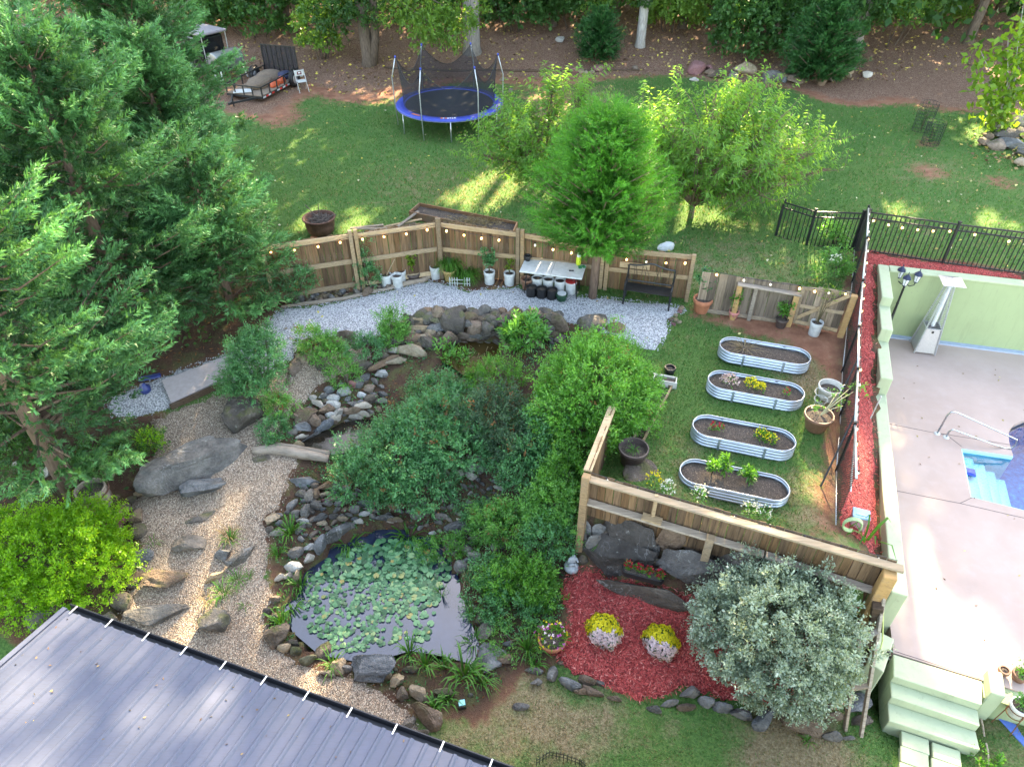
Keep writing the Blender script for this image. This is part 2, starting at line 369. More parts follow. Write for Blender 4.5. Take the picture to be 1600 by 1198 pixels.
# ---- ground materials: weights of grass, leaf litter and dryness are stored on the ground mesh
def ground_material():
    n = NT('lawn_ground'); v = n.world()
    gr = n.attr('grass'); dry = n.attr('dry'); lit = n.attr('litter'); soil = n.attr('soil')
    big = n.noise(.55, 4, .6, v); mid = n.noise(2.6, 4, .65, v); fine = n.noise(26, 3, .7, v); spk = n.noise(75, 2, .6, v)
    g = n.ramp(fine, [(.25, (.03, .066, .018)), (.5, (.07, .145, .036)), (.75, (.125, .205, .05))])
    g = n.mix(n.mapr(big, .4, .68, 0, .6), g, n.ramp(fine, [(.3, (.065, .115, .028)), (.7, (.14, .19, .05))]))
    dr = n.ramp(fine, [(.25, (.11, .075, .04)), (.5, (.23, .17, .10)), (.75, (.38, .30, .19))])
    dk = n.math('ADD', dry, n.math('MULTIPLY', n.math('SUBTRACT', mid, .5), 1.3))
    g = n.mix(n.mapr(dk, .3, .75, 0, .9), g, dr)
    clay = n.ramp(mid, [(.3, (.18, .08, .05)), (.55, (.27, .13, .08)), (.75, (.34, .2, .13))])
    leaf = n.ramp(n.voro(38, v, out='Color'), [(0, (.07, .04, .028)), (.45, (.17, .095, .065)), (.8, (.27, .17, .12)), (1, (.42, .32, .24))])
    d = n.mix(n.mapr(n.math('ADD', lit, n.math('MULTIPLY', n.math('SUBTRACT', mid, .5), 1.2)), .35, .65), clay, leaf)
    dark = n.ramp(fine, [(.25, (.018, .014, .010)), (.6, (.048, .036, .026)), (.8, (.11, .085, .06))]); dark = n.mix(n.mapr(mid, .48, .6, 0, .75), dark, n.ramp(fine, [(.3, (.02, .04, .012)), (.7, (.06, .10, .03))]))
    d = n.mix(soil, d, dark)
    gk = n.math('ADD', gr, n.math('MULTIPLY', n.math('SUBTRACT', n.noise(3.4, 5, .7, v), .5), 1.1))
    base = n.mix(n.mapr(gk, .36, .64), d, g)
    base = n.mix(n.mapr(spk, .68, .72, 0, .5), base, (.3, .27, .18))
    n.col(base); n.rough(.95); n.b.inputs['Specular IOR Level'].default_value = .15
    n.bump(n.math('ADD', fine, n.math('MULTIPLY', spk, .6)), .9, .03)
    return n.m
GM = ground_material()
def soft(P, pl, w):
    """1 inside the outline falling to 0 over w metres outside"""
    pl = np.asarray(pl); a = pl; b = np.roll(pl, -1, 0); d = np.full(len(P), 1e9)
    for p, q in zip(a, b):
        pq = q - p; t = np.clip(((P - p) @ pq) / max(pq @ pq, 1e-9), 0, 1); d = np.minimum(d, np.hypot(*(P - p - t[:, None] * pq).T))
    return np.where(inpoly(P, pl), 1, np.clip(1 - d / w, 0, 1))
near = (GP[:, 0] > -30) & (GP[:, 0] < 30) & (GP[:, 1] < 60)
def sm(pl, w):
    o = np.zeros(len(GP)); o[near] = soft(GP[near], pl, w); return o
woods = xy(poly([(-300,140),(0,150),(200,150),(330,160),(400,170),(480,118),(560,140),(620,125),(700,112),(900,113),(1050,108),(1150,122),(1250,128),(1330,150),(1420,140),(1500,160),(1700,190),(2200,150)])) 
woods = np.vstack([woods, [[90, 140], [-90, 140]]])
grass = np.ones(len(GP)); dry = np.full(len(GP), .12); lit = np.zeros(len(GP)); soilw = np.zeros(len(GP))
wv = sm(woods, 1.6); far = ~near; wv[far & (GP[:, 1] > 35)] = 1
grass *= 1 - wv; lit = np.maximum(lit, np.clip(wv * 1.1 - .1, 0, 1))
for k, w in (('bank', .5), ('leftbed', .6), ('border', .2), ('slope', .15), ('strip', .35)):
    s_ = sm(PZ[k], w); grass *= 1 - s_; soilw = np.maximum(soilw, s_ * (.85 if k != 'border' else .8))
s_ = sm(PZ['stripL'], .5); grass *= 1 - .5 * s_
def blob(px, py, r, st, arr, sign=1):
    c = T(px, py); d = np.hypot(GP[:, 0] - c.x, (GP[:, 1] - c.y) * .8); arr += sign * st * np.exp(-(d / r) ** 2)
for px, py, r, st in [(520,100,2.2,.9),(560,130,2.0,.8),(440,185,1.3,.7),(640,125,2.4,.7),(840,110,3,.7),(870,165,1.3,.45),(1310,140,1.6,.8),(1450,225,.7,.6),(1450,268,.8,.7),(1500,195,.7,.35),(1565,285,.8,.6),(1180,505,.8,.35),(1290,530,.6,.6),(1400,140,2.5,.5)]:
    blob(px, py, r, st, grass, -1)
for px, py, r, st in [(870,170,1.5,.6),(930,150,2,.35),(640,285,2,.28),(780,300,2,.2),(1150,430,2,.4),(1250,560,.8,.5),(1260,600,.7,.45),(1275,800,1,.5),(1080,700,.8,.22),(1050,800,1.2,.3),(820,1095,.7,.5),(1000,1120,.8,.25),(1280,1170,.8,.6),(740,1150,.8,.45),(880,1160,.5,.4),(1240,1150,.7,.45),(1180,1185,.5,.35),(930,1130,.5,.3),(1540,1120,.8,.45),(1450,265,1.5,.3),(1450,360,2,.15)]:
    blob(px, py, r, st, dry)
me = bpy.data.meshes.new('lawn')
nx, ny = len(gx), len(gy); idx = np.arange(nx * ny).reshape(ny, nx)
F = np.stack([idx[:-1, :-1], idx[:-1, 1:], idx[1:, 1:], idx[1:, :-1]], -1).reshape(-1, 4)
me = npmesh('lawn', np.column_stack([GP, GZ2]), F, GM, True)
for nm, ar in (('grass', grass), ('dry', dry), ('litter', lit), ('soil', soilw)):
    a = me.attributes.new(nm, 'FLOAT', 'POINT'); a.data.foreach_set('value', np.clip(ar, 0, 1).astype(np.float32))
struct(link('lawn', me))
GRASSW = np.clip(grass, 0, 1).reshape(HZ.shape); DRYW = np.clip(dry, 0, 1).reshape(HZ.shape)

# ---- loose surfaces lying on the ground
def sheet(name, pl, dz, mat, cell=.2, jag=.05, seed=1, kind='structure', H=None, thick=True):
    r = np.random.default_rng(seed); pl = np.asarray(pl); out = []
    for a, b in zip(pl, np.roll(pl, -1, 0)):
        L = np.hypot(*(b - a)); k = max(1, int(L / .09))
        for i in range(k): out.append(a + (b - a) * i / k)
    out = np.array(out); t = np.arange(len(out))
    j = np.convolve(np.pad(r.normal(0, 1, len(out)), 3, 'wrap'), [.1, .2, .4, .2, .1], 'same')[3:-3] * jag
    d = np.roll(out, -1, 0) - np.roll(out, 1, 0); d /= np.maximum(np.hypot(*d.T)[:, None], 1e-6)
    out = out + np.column_stack([-d[:, 1], d[:, 0]]) * j[:, None]
    x0, y0 = out.min(0); x1, y1 = out.max(0)
    gxx, gyy = np.meshgrid(np.arange(x0, x1, cell), np.arange(y0, y1, cell)); P = np.column_stack([gxx.ravel(), gyy.ravel()]) + r.uniform(-.04, .04, (gxx.size, 2))
    P = P[inpoly(P, out)]
    dmin = np.min(np.hypot(P[:, None, 0] - out[None, ::3, 0], P[:, None, 1] - out[None, ::3, 1]), 1) if len(P) else np.array([])
    P = P[dmin > cell * .6]; dmin = dmin[dmin > cell * .6]
    n = len(out); co = [Vector(p) for p in out] + [Vector(p) for p in P]
    v, e, f, _, _, _ = delaunay_2d_cdt(co, [(i, (i + 1) % n) for i in range(n)], [], 1, 1e-5)
    V = np.array([(p.x, p.y) for p in v]); z = hz(V[:, 0], V[:, 1], H)
    F = np.array([list(q) for q in f if len(q) == 3]); cen = V[F].mean(1); F = F[inpoly(cen, out)]
    rise = np.full(len(V), dz); m = min(n, len(V))
    if thick: rise[:m] = -.03
    return tagobj(link(name, npmesh(name, np.column_stack([V, z + rise]), F, mat, True)), kind=kind), out
def gravel_mat(name, cols, scale, rough=.9, dirt=(.2, .15, .1), dk=.35):
    n = NT(name); v = n.world(); c = n.voro(scale, v, out='Color'); d = n.voro(scale, v)
    base = n.ramp(c, cols); base = n.mix(n.mapr(d, .35, .75, 0, .75), base, tuple(x * .25 for x in cols[0][1]))
    base = n.mix(n.mapr(n.noise(1.6, 4, .7, v), .55, .75, 0, dk), base, dirt)
    base = n.mix(n.mapr(n.noise(14, 2, .6, v), .66, .72, 0, .6), base, dirt)
    n.col(base); n.rough(rough); n.bump(n.math('SUBTRACT', 1., d), 1, .02); return n.m
M_white = gravel_mat('white_gravel', [(0, (.27, .27, .29)), (.3, (.43, .43, .45)), (.6, (.54, .54, .555)), (1, (.68, .67, .66))], 30, dirt=(.33, .3, .3), dk=.25)
M_pea = gravel_mat('pea_gravel', [(0, (.16, .115, .085)), (.35, (.30, .225, .165)), (.65, (.42, .335, .25)), (1, (.56, .48, .39))], 42, dirt=(.16, .11, .075), dk=.5)
M_mulch = gravel_mat('red_mulch', [(0, (.2, .028, .026)), (.4, (.42, .058, .052)), (.75, (.52, .09, .075)), (1, (.6, .2, .16))], 34, dirt=(.12, .02, .018), dk=.3)
sheet('white_gravel_path', PZ['white'], .03, M_white, .22, .035, 1)
sheet('pea_gravel_path', PZ['pea'], .035, M_pea, .2, .04, 2)
_, MUL1 = sheet('red_mulch_bed', PZ['mulch'], .05, M_mulch, .16, .03, 3)
_, MUL2 = sheet('red_mulch_strip', PZ['strip'], .045, M_mulch, .2, .012, 4, H=GZ.reshape(HZ.shape))
HRAW = GZ.reshape(HZ.shape)
# ---- water
def water(name, pl, z, colr, alpha_rough=.03, sp_=.9):
    n = NT(name + '_surface'); n.col(n.ramp(n.noise(1.4, 3, .6, n.world()), [(.35, colr), (.7, tuple(c * 1.9 for c in colr))])); n.rough(alpha_rough); n.b.inputs['Specular IOR Level'].default_value = sp_
    n.b.inputs['IOR'].default_value = 1.5; n.bump(n.noise(5, 2, .5, n.world()), .05, .02)
    pl2 = np.asarray(pl); c = pl2.mean(0); pl2 = c + (pl2 - c) * 1.06
    bm = BM(); bm.faces.new([bm.verts.new((p[0], p[1], z)) for p in pl2]); bmesh.ops.recalc_face_normals(bm, faces=bm.faces)
    for f in bm.faces:
        if f.normal.z < 0: f.normal_flip()
    return struct(obj(name, bm, n.m))
water('pond_water', PZ['pond'], WATER, (.014, .019, .038))
water('stream_pool_water', PZ['midpool'], -.93, (.012, .010, .007), .08, .35)
water('upper_pool_water', PZ['toppool'], -.34, (.03, .02, .006), .1, .3)
# ================================================================ POOL TERRACE
def stucco(name, c):
    n = NT(name); k = n.noise(1.3, 5, .6, n.world()); f = n.noise(60, 3, .6, n.world())
    d_ = n.noise(1, 5, .7, n.stretch((7, 7, .9))); b_ = n.mix(n.mapr(k, .4, .72, 0, .5), c, tuple(x * .82 for x in c)); b_ = n.mix(n.mapr(d_, .52, .75, 0, .45), b_, tuple(x * .6 for x in c)); b_ = n.mix(n.mapr(n.noise(14, 3, .6, n.world()), .64, .74, 0, .35), b_, (.2, .19, .15)); n.col(b_); n.rough(.85); n.bump(f, .25, .006); return n.m
M_green = stucco('green_stucco', (.285, .34, .185))
M_cap = stucco('green_coping', (.385, .43, .28))
def deck_mat():
    n = NT('deck_concrete'); v = n.world(); k = n.noise(.5, 5, .6, v); f = n.noise(90, 3, .6, v); m = n.noise(3, 4, .65, v)
    b = n.mix(n.mapr(k, .35, .7), (.34, .255, .222), (.42, .32, .28)); b = n.mix(n.mapr(n.noise(.23, 5, .65, v, .8), .5, .58, 0, .22), b, (.29, .222, .192)); b = n.mix(n.mapr(m, .5, .75, 0, .35), b, (.42, .34, .32))
    b = n.mix(n.mapr(n.noise(22, 2, .5, v), .7, .75, 0, .4), b, (.3, .25, .22))
    n.col(b); n.rough(.8); n.bump(f, .2, .004); return n.m
M_deck = deck_mat()
M_band = plain('blue_band_concrete', (.33, .38, .5), .7, var=.12)
wall0 = G(1378, 427, .7)
def wallpt(px, py, z): return G(px, py, z)
# the deck: one slab with the pool cut out, its joints recessed
inner = [G(1381,527,DECK), G(1372,560,DECK), G(1378,700,DECK), G(1388,900,DECK), G(1400,1020,DECK)]
WL = [G(1372,412,.7), G(1386,937,-.6)]
dirL = (Vector(WL[-1].xy) - Vector(WL[0].xy)).normalized()
nrmL = Vector((-dirL.y, dirL.x))           # to the deck side or away
if nrmL.x < 0: nrmL = -nrmL
P0 = Vector(WL[0].xy); Lw = (Vector(WL[-1].xy) - P0).length
def onL(px, py, z): q = Vector(G(px, py, z).xy); return (q - P0).dot(dirL)
sL = [0, onL(1370,462,.7), onL(1371,512,.45), onL(1376,588,.12), Lw]
lev = [.7, .45, .1, -.36]
dirB = Vector((.972, -.235)); nrmB = Vector((-dirB.y, dirB.x))     # along the back wall, nrmB points to the lawn
TW = .27
def L3(s, o): return P0 + dirL * s + nrmL * o
# pool outline
Z0 = DECK
def gp(px, py, z=Z0): return Vector(G(px, py, z).xy)
notch = [gp(1502,700), gp(1583,712)]
pool = [gp(1502,700), gp(1583,712), gp(1577,690), gp(1576,676), gp(1583,664), gp(1600,656), gp(1640,648), gp(1720,652), gp(1800,700), gp(1820,790), gp(1760,840), gp(1600,797), gp(1517,776)]
deckout = [L3(.05, TW), L3(Lw + .02, TW), gp(1392,985), gp(1396,1019), gp(1535,1062), gp(1640,1094), gp(1780,1130), gp(2300,1000), gp(2300,560), L3(.05, TW) + dirB * 16, ]
bmk = BM()
v2 = [Vector(p) for p in deckout] + [Vector(p) for p in pool]; no = len(deckout); npz = len(pool)
ed = [(i, (i + 1) % no) for i in range(no)] + [(no + i, no + (i + 1) % npz) for i in range(npz)]
vv, ee, ff, *_ = delaunay_2d_cdt(v2, ed, [], 1, 1e-5)
pa = np.array([tuple(p) for p in pool])
bv = [bmk.verts.new((p.x, p.y, DECK)) for p in vv]
for f in ff:
    c = sum((vv[i] for i in f), Vector((0, 0))) / len(f)
    if inpoly([tuple(c)], pa)[0]: continue
    try: bmk.faces.new([bv[i] for i in f])
    except ValueError: pass
bmesh.ops.recalc_face_normals(bmk, faces=bmk.faces)
if sum(f.normal.z for f in bmk.faces) < 0: bmesh.ops.reverse_faces(bmk, faces=bmk.faces)
ex = bmesh.ops.extrude_face_region(bmk, geom=bmk.faces[:]); bmesh.ops.translate(bmk, vec=(0, 0, -.25), verts=[g for g in ex['geom'] if isinstance(g, bmesh.types.BMVert)])
bmesh.ops.recalc_face_normals(bmk, faces=bmk.faces)
deck = struct(obj('pool_deck', bmk, M_deck))
M_joint = plain('joint_filler', (.12, .095, .09), .9)
def joint(a, b, w=.012):
    bm = BM(); a = Vector((*a, DECK + .002)); b = Vector((*b, DECK + .002)); bar(bm, a, b, w, .004); obj('deck_joint', bm, M_joint, deck)
joint(gp(1384,661), gp(1480,680)); joint(gp(1480,680), gp(1502,697)); joint(gp(1393,765), gp(1500,786)); joint(gp(1500,786), gp(1700,832)); joint(gp(1500,786), gp(1519,777)); joint(gp(1470,677), gp(1580,695))
joint(gp(1398,1017), gp(1533,1060))
# pool shell: pale step block, dark deep basin
M_shell = plain('pale_blue_fibreglass', (.4, .78, .9), .3, var=.06, spec=.6); M_shelld = NT('dark_blue_fibreglass')
k = M_shelld.noise(9, 4, .7, M_shelld.world()); M_shelld.col(M_shelld.ramp(k, [(.3, (.008, .075, .32)), (.55, (.016, .17, .55)), (.75, (.05, .36, .75))])); M_shelld.rough(.4); M_shelld = M_shelld.m
bm = BM(); pts = [Vector(p) for p in pool]
for a, b in zip(pts, pts[1:] + pts[:1]):
    q = [bm.verts.new((*a, DECK - .255)), bm.verts.new((*b, DECK - .255)), bm.verts.new((*b, -2.55)), bm.verts.new((*a, -2.55))]; bm.faces.new(q)
bmesh.ops.remove_doubles(bm, verts=bm.verts, dist=1e-4); bm.faces.new([bm.verts.new((*p, -2.55)) for p in pts])
lin = BM(); cpt = (pts[0] + pts[1] + pts[11] + pts[12]) / 4
def inn(a, b):
    d = (b - a).normalized(); nn = Vector((-d.y, d.x)); nn = nn if nn.dot(cpt - a) > 0 else -nn; return nn * .02
for a, b in ((pts[0], pts[1]), (pts[11], pts[12]), (pts[12], pts[0])):
    w_ = inn(a, b); lin.faces.new([lin.verts.new(v) for v in ((*(a + w_), DECK - .012), (*(b + w_), DECK - .012), (*(b + w_), -2.5), (*(a + w_), -2.5))]); lin.faces.new([lin.verts.new(v) for v in ((*a, DECK - .012), (*b, DECK - .012), (*(b + w_), DECK - .012), (*(a + w_), DECK - .012))])
shell = struct(obj('pool_basin', bm, M_shelld)); obj('step_liner', lin, M_shell, shell)
ua = (pts[1] - pts[0]); va = (pts[-1] - pts[0])
def stp(u0, u1, v0, v1, top):
    c = [pts[0] + ua * u + va * w for u, w in ((u0, v0), (u1, v0), (u1, v1), (u0, v1))]
    b = BM(); prism(b, [(p.x, p.y) for p in c], -2.5, top); return bevel(b, .03, 2)
for (a, b, c, d, t) in ((.02, .3, .03, .985, -1.5), (.305, .55, .06, .985, -1.6), (.555, .78, .1, .985, -1.72), (.785, 1.02, .14, .98, -1.86)):
    obj('pool_step', stp(a, b, c, d, t), M_shell, shell, True)
n = NT('pool_water_surface'); tr_ = n.n('ShaderNodeBsdfTransparent'); tr_.inputs[0].default_value = (.86, .97, .99, 1); gl_ = n.n('ShaderNodeBsdfGlossy'); gl_.inputs['Roughness'].default_value = .03
fr_ = n.n('ShaderNodeFresnel'); fr_.inputs[0].default_value = 1.33; ms_ = n.n('ShaderNodeMixShader'); n.l(fr_.outputs[0], ms_.inputs[0]); n.l(tr_.outputs[0], ms_.inputs[1]); n.l(gl_.outputs[0], ms_.inputs[2]); n.l(ms_.outputs[0], n.out.inputs[0])
bp_ = n.n('ShaderNodeBump'); bp_.inputs['Strength'].default_value = .12; bp_.inputs['Distance'].default_value = .03; n.l(n.noise(4, 3, .5, n.world()), bp_.inputs['Height']); n.l(bp_.outputs[0], gl_.inputs['Normal']); n.l(bp_.outputs[0], fr_.inputs['Normal'])
bm = BM(); bm.faces.new([bm.verts.new((*(p), DECK - .1)) for p in pts]); bmesh.ops.recalc_face_normals(bm, faces=bm.faces)
if bm.faces[0:][0].normal.z < 0: bmesh.ops.reverse_faces(bm, faces=bm.faces[:])
struct(obj('pool_water', bm, n.m))
M_tileblue = plain('cobalt_plastic', (.02, .05, .42), .35)
t = thing('pool_mat', 'cobalt blue plastic mat hooked on the edge of the pale pool steps', 'pool mat', G(1515,737,DECK - .085))
bm = BM(); box(bm, (0, 0, 0), (.24, .22, .05), UA); bevel(bm, .02, 2); obj('pad', bm, M_tileblue, t)
bm = BM(); box(bm, (0.0, 0, .03), (.18, .16, .02), UA); obj('rim', bm, M_tileblue, t)
# handrail
M_steel = plain('polished_steel', (.45, .46, .48), .25, 1, var=.05)
t = thing('pool_handrail', 'polished steel handrail bent over the pool entry steps', 'handrail', G(1464,677,DECK)); o0 = t.location.copy()
b1 = G(1464,677,DECK); b2 = G(1478,683,DECK); e = G(1568,699,DECK)
ax = (e - b1); ax.z = 0; axl = ax.length; ax.normalize(); H = .72
def rp(s, z): return b1 + ax * s + Vector((0, 0, z)) - o0
pts3 = [rp(0, 0), rp(.02, H * .8), rp(.06, H * .95), rp(.16, H)]
pts3 += [rp(.16 + (axl + .1) * k, H - .45 * k) for k in (.25, .5, .75, .93)]
off = b2 - b1
pts3 += [rp(axl * 1.13, .22), rp(axl * 1.14, .12), rp(axl * 1.1, .03), rp(axl * 1.02, -.0)]
q = b2 - o0
pts3 += [q + ax * (axl * k) + Vector((0, 0, .28 * (1 - k))) for k in (.7, .4, .2)] + [q + ax * .06 + Vector((0, 0, .27)), q + Vector((0, 0, .18)), q]
bm = BM(); tube(bm, pts3, .021, 10); obj('rail', bm, M_steel, t, True)
for p in (b1, b2):
    bm = BM(); lathe(bm, [(.07, 0), (.07, .012), (.03, .03), (.0, .03)], 16, p - o0); obj('flange', bm, plain('white_plastic', (.5, .51, .51), .4), t, True)
# retaining wall with stepped top, on two sides
wl = thing('retaining_wall', 'pale green stucco retaining wall stepping down beside the pool deck', 'wall', (P0.x, P0.y, DECK)); wo = Vector((P0.x, P0.y, DECK))
def wallseg(s0, s1, zt, first=False):
    a, b, c, d = L3(s0, 0), L3(s1, 0), L3(s1, TW), L3(s0, TW)
    bm = BM(); prism(bm, [(p - P0) for p in (a, b, c, d)], -.6, zt - DECK); bevel(bm, .025, 2); return bm
for i in range(4):
    obj('wall_section', wallseg(sL[i] - (.0 if i == 0 else .012), sL[i + 1], lev[i]), M_cap, wl, True if False else False)
bk0 = L3(0, 0); bk = [bk0, bk0 + dirB * 17, bk0 + dirB * 17 - nrmB * TW, bk0 - nrmB * TW + dirB * TW]
bk = [bk0 + dirB * .0 + nrmB * .0, bk0 + dirB * 17, bk0 + dirB * 17 - nrmB * TW, bk0 - nrmB * TW]
bm = BM(); prism(bm, [(p - P0) for p in bk], -.6, .7 - DECK - .06); obj('back_wall', bm, M_green, wl)
bm = BM(); q = [bk0 + dirB * TW, bk0 + dirB * 17, bk0 + dirB * 17 - nrmB * (TW + .03), bk0 + dirB * TW - nrmB * (TW + .03)]
prism(bm, [(p - P0) for p in q], .7 - DECK - .057, .7 - DECK - .003); bevel(bm, .012); obj('coping', bm, M_cap, wl)
bm = BM(); q = [bk0 + dirB * .28 - nrmB * (TW - .01), bk0 + dirB * 17 - nrmB * (TW - .01), bk0 + dirB * 17 - nrmB * (TW + .16), bk0 + dirB * .28 - nrmB * (TW + .16)]
prism(bm, [(p - P0) for p in q], -.1, .035); obj('base_band', bm, M_band, wl)
# low block at the near end and the wing wall right of the steps
def pp(px, py, z): return Vector(G(px, py, z).xy)
bm = BM(); a = pp(1372,985,-.95); b = pp(1398,998,-.95); d = (b - a).normalized(); nn = Vector((d.y, -d.x))
prism(bm, [(p - P0) for p in (a, b, b + nn * .75, a + nn * .7)], -.75, .35); bevel(bm, .02, 2); obj('end_block', bm, M_cap, wl)
# steps
st = thing('garden_steps', 'broad pale green concrete steps from the pool deck down to the lower lawn', 'steps', (*pp(1460,1040,DECK), FRONT)); so = Vector(st.location)
LL = [(1396,1021,DECK), (1396,1056,DECK), (1392.6,1088,-1.47), (1389,1125.5,-1.64)]; RR = [(1535,1064,DECK), (1534.5,1101,DECK), (1531.6,1134,-1.47), (1531.6,1171.6,-1.64)]
tops = [DECK - .004, -1.47, -1.645]
for i in range(3):
    a = G(LL[i][0], LL[i][1], LL[i][2] if i else DECK); b = G(RR[i][0], RR[i][1], RR[i][2] if i else DECK)
    c = G(*RR[i + 1][:2], tops[i]); d = G(*LL[i + 1][:2], tops[i])
    if i: a = G(LL[i][0] , LL[i][1], tops[i - 1]); b = G(RR[i][0], RR[i][1], tops[i - 1])
    bm = BM(); prism(bm, [(p - so) for p in (a, b, c, d)], -.3, tops[i] - FRONT); bevel(bm, .018, 2); obj('tread', bm, M_cap, st)
c = G(1535,1062,DECK); a2 = pp(1535,1062,DECK); dirS = (pp(1535,1062,DECK) - pp(1396,1019,DECK)).normalized(); nS = Vector((dirS.y, -dirS.x))
bm = BM(); prism(bm, [(p - P0) for p in (a2, a2 + dirS * 9, a2 + dirS * 9 + nS * .3, a2 + nS * .3)], -.8, -.03); obj('deck_front_wall', bm, M_green, wl)
bm = BM(); prism(bm, [(p - P0) for p in (a2 + dirS * .02 - nS * .12, a2 + dirS * .24 - nS * .12, a2 + dirS * .24 + nS * .34, a2 + dirS * .02 + nS * .34)], -.8, .2); bevel(bm, .015); obj('step_pier', bm, M_cap, wl)
# stepping pavers below
pv = [(1407,1149), (1456,1167), (1406,1173), (1455,1192), (1405,1199), (1454,1218)]
for i, (px, py) in enumerate(pv):
    c = G(px + 23, py + 11, FRONT + .03)
    o = thing('stepping_paver', ['pale green square paver at the foot of the steps, left of the pair', 'pale green square paver at the foot of the steps, right of the pair', 'shaded pale green paver in the second row below the steps', 'sunlit pale green paver in the second row below the steps', 'pale green paver cut by the bottom edge, on the shaded side', 'pale green paver cut by the bottom edge, on the sunny side'][i], 'paver', c, group='pavers below the pool steps')
    bm = BM(); box(bm, (0, 0, -.05), (.42, .27, .12), math.atan2(dirS.y, dirS.x)); bevel(bm, .012); obj('slab', bm, M_cap, o)

# ================================================================ WOODEN FENCES
M_plank = wood('fence_plank_wood', (.042, .026, .016), (.215, .14, .082), (22, 22, 1.3), tint=[(0, (.5, .48, .46)), (.3, (.85, .82, .78)), (.55, (1.1, 1.05, .98)), (.75, (.78, .66, .5)), (1, (1.45, 1.4, 1.25))]); M_rail = wood('fence_rail_wood', (.2, .15, .095), (.42, .33, .225)); M_post = wood('fence_post_wood', (.15, .11, .07), (.36, .27, .175))
M_gray = wood('grey_weathered_wood', (.13, .105, .085), (.36, .31, .26)); M_grayp = wood('grey_plank_wood', (.075, .055, .042), (.28, .23, .185), (20, 20, 1.3), tint=[(0, (.5, .47, .44)), (.3, (.8, .78, .75)), (.6, (1.1, 1.0, .88)), (1, (1.5, 1.45, 1.35))]); M_new = wood('golden_new_wood', (.28, .17, .075), (.45, .30, .14)); M_dark = wood('dark_brown_wood', (.045, .03, .02), (.13, .085, .055))
_plk = {}
def plank_mesh(w, h, th=.018, seed=0):
    key = (round(w, 3), round(h, 2), th, seed)
    if key not in _plk:
        bm = BM(); box(bm, (0, 0, h / 2), (w, th, h)); bevel(bm, .006); me = bpy.data.meshes.new('plank'); bm.to_mesh(me); bm.free(); _plk[key] = me
    return _plk[key]
def fence(name, label, A, B, ztopA, ztopB, hA, hB, rails, side, mat=None, railmat=None, pw=.14, gap=.006, posts=(0, 1), postabove=.12, bend=None, cat='fence', dz=0, group=None, posth=None, raildim=(.04, .09)):
    """planks from A to B; the rails and posts stand on the side of the vector side"""
    A = Vector((A[0], A[1], 0)); B = Vector((B[0], B[1], 0)); L = (B - A).length; d = (B - A).normalized(); ang = math.atan2(d.y, d.x)
    o = Vector((A.x, A.y, ztopA - hA)); f = thing(name, label, cat, o, group=group); nrm = Vector((-d.y, d.x, 0))
    if nrm.dot(Vector(side)) < 0: nrm = -nrm
    n = max(1, int(L / (pw + gap))); r = random.Random(hash(label) % 1000 if False else len(label) * 7 + int(L * 100))
    for i in range(n):
        s = (i + .5) * L / n; t = s / L; zt = ztopA + (ztopB - ztopA) * t + r.uniform(-.018, .018); h = hA + (hB - hA) * t
        me = plank_mesh(L / n - gap, round(h, 1) + .05)
        p = A + d * s - nrm * (.012 + r.uniform(-.003, .003)); q = link('plank', me, mat or M_plank, f, (p.x - o.x, p.y - o.y, zt - h - o.z - .0), (r.uniform(-.006, .006), r.uniform(-.007, .007), ang + r.uniform(-.012, .012)))
        q.scale = (1, 1, h / (round(h, 1) + .05))
    for k in rails:      # fraction of height from the top
        bm = BM(); a = A + nrm * .02 - d * .0; b = B + nrm * .02
        za = ztopA - hA * k; zb = ztopB - hB * k
        bar(bm, Vector((a.x, a.y, za)) - o, Vector((b.x, b.y, zb)) - o, raildim[0], raildim[1]); bevel(bm, .005); obj('rail', bm, railmat or M_rail, f)
    for t in posts:
        p = A.lerp(B, t) + nrm * .09; zt = ztopA + (ztopB - ztopA) * t + postabove; zb = h1(p.x, p.y) - .2 if posth is None else zt - posth
        bm = BM(); box(bm, (p.x - o.x, p.y - o.y, (zt + zb) / 2 - o.z), (.1, .1, zt - zb), ang); bevel(bm, .006); obj('post', bm, M_post, f)
    return f
def base(px, py, z): return G(px, py, z)
# back run of the garden: four bays behind the white gravel
zb = -.02
cA = G(428,476,zb); cB = atY(697,432,1); cB = G(690,432,zb); cC = G(812,441,zb); cD = G(940,452,zb); cE = G(1074,470,zb)
def topz(base, px, py): return zat(py, base.y)
zA, zB_, zC, zD, zE = topz(cA,0,384), topz(cB,0,345), topz(cC,0,362), topz(cD,0,386), topz(cE,0,398)
nearside = (0, -1, 0)
mAB = cA.lerp(cB, .5)
fence('wooden_fence', 'brown plank fence bay with a vine shrub, at the left end of the white gravel', cA, mAB, zA, (zA + zB_) / 2, zA - .12, (zA + zB_) / 2 - .1, (.05, .5, .94), nearside, posts=(0.02, .98), group='plank fence bays behind the gravel', raildim=(.045, .13))
fence('wooden_fence', 'brown plank fence bay behind the three grouped white buckets', mAB, cB, (zA + zB_) / 2, zB_, (zA + zB_) / 2 - .08, zB_ - .05, (.06, .5, .94), nearside, posts=(.04, .985), group='plank fence bays behind the gravel', raildim=(.045, .12))
fence('wooden_fence', 'brown plank fence bay behind the two citrus buckets, right of the tall twin posts', cB, cC, zB_, zC, zB_ - .03, zC - .02, (.06, .5), nearside, posts=(.02, .98), group='plank fence bays behind the gravel', raildim=(.045, .12))
fence('wooden_fence', 'brown plank fence bay behind the white folding table', cC, cD, zC, zD, zC - .02, zD - .02, (.06, .5), nearside, posts=(.035, .98), group='plank fence bays behind the gravel', raildim=(.045, .12))
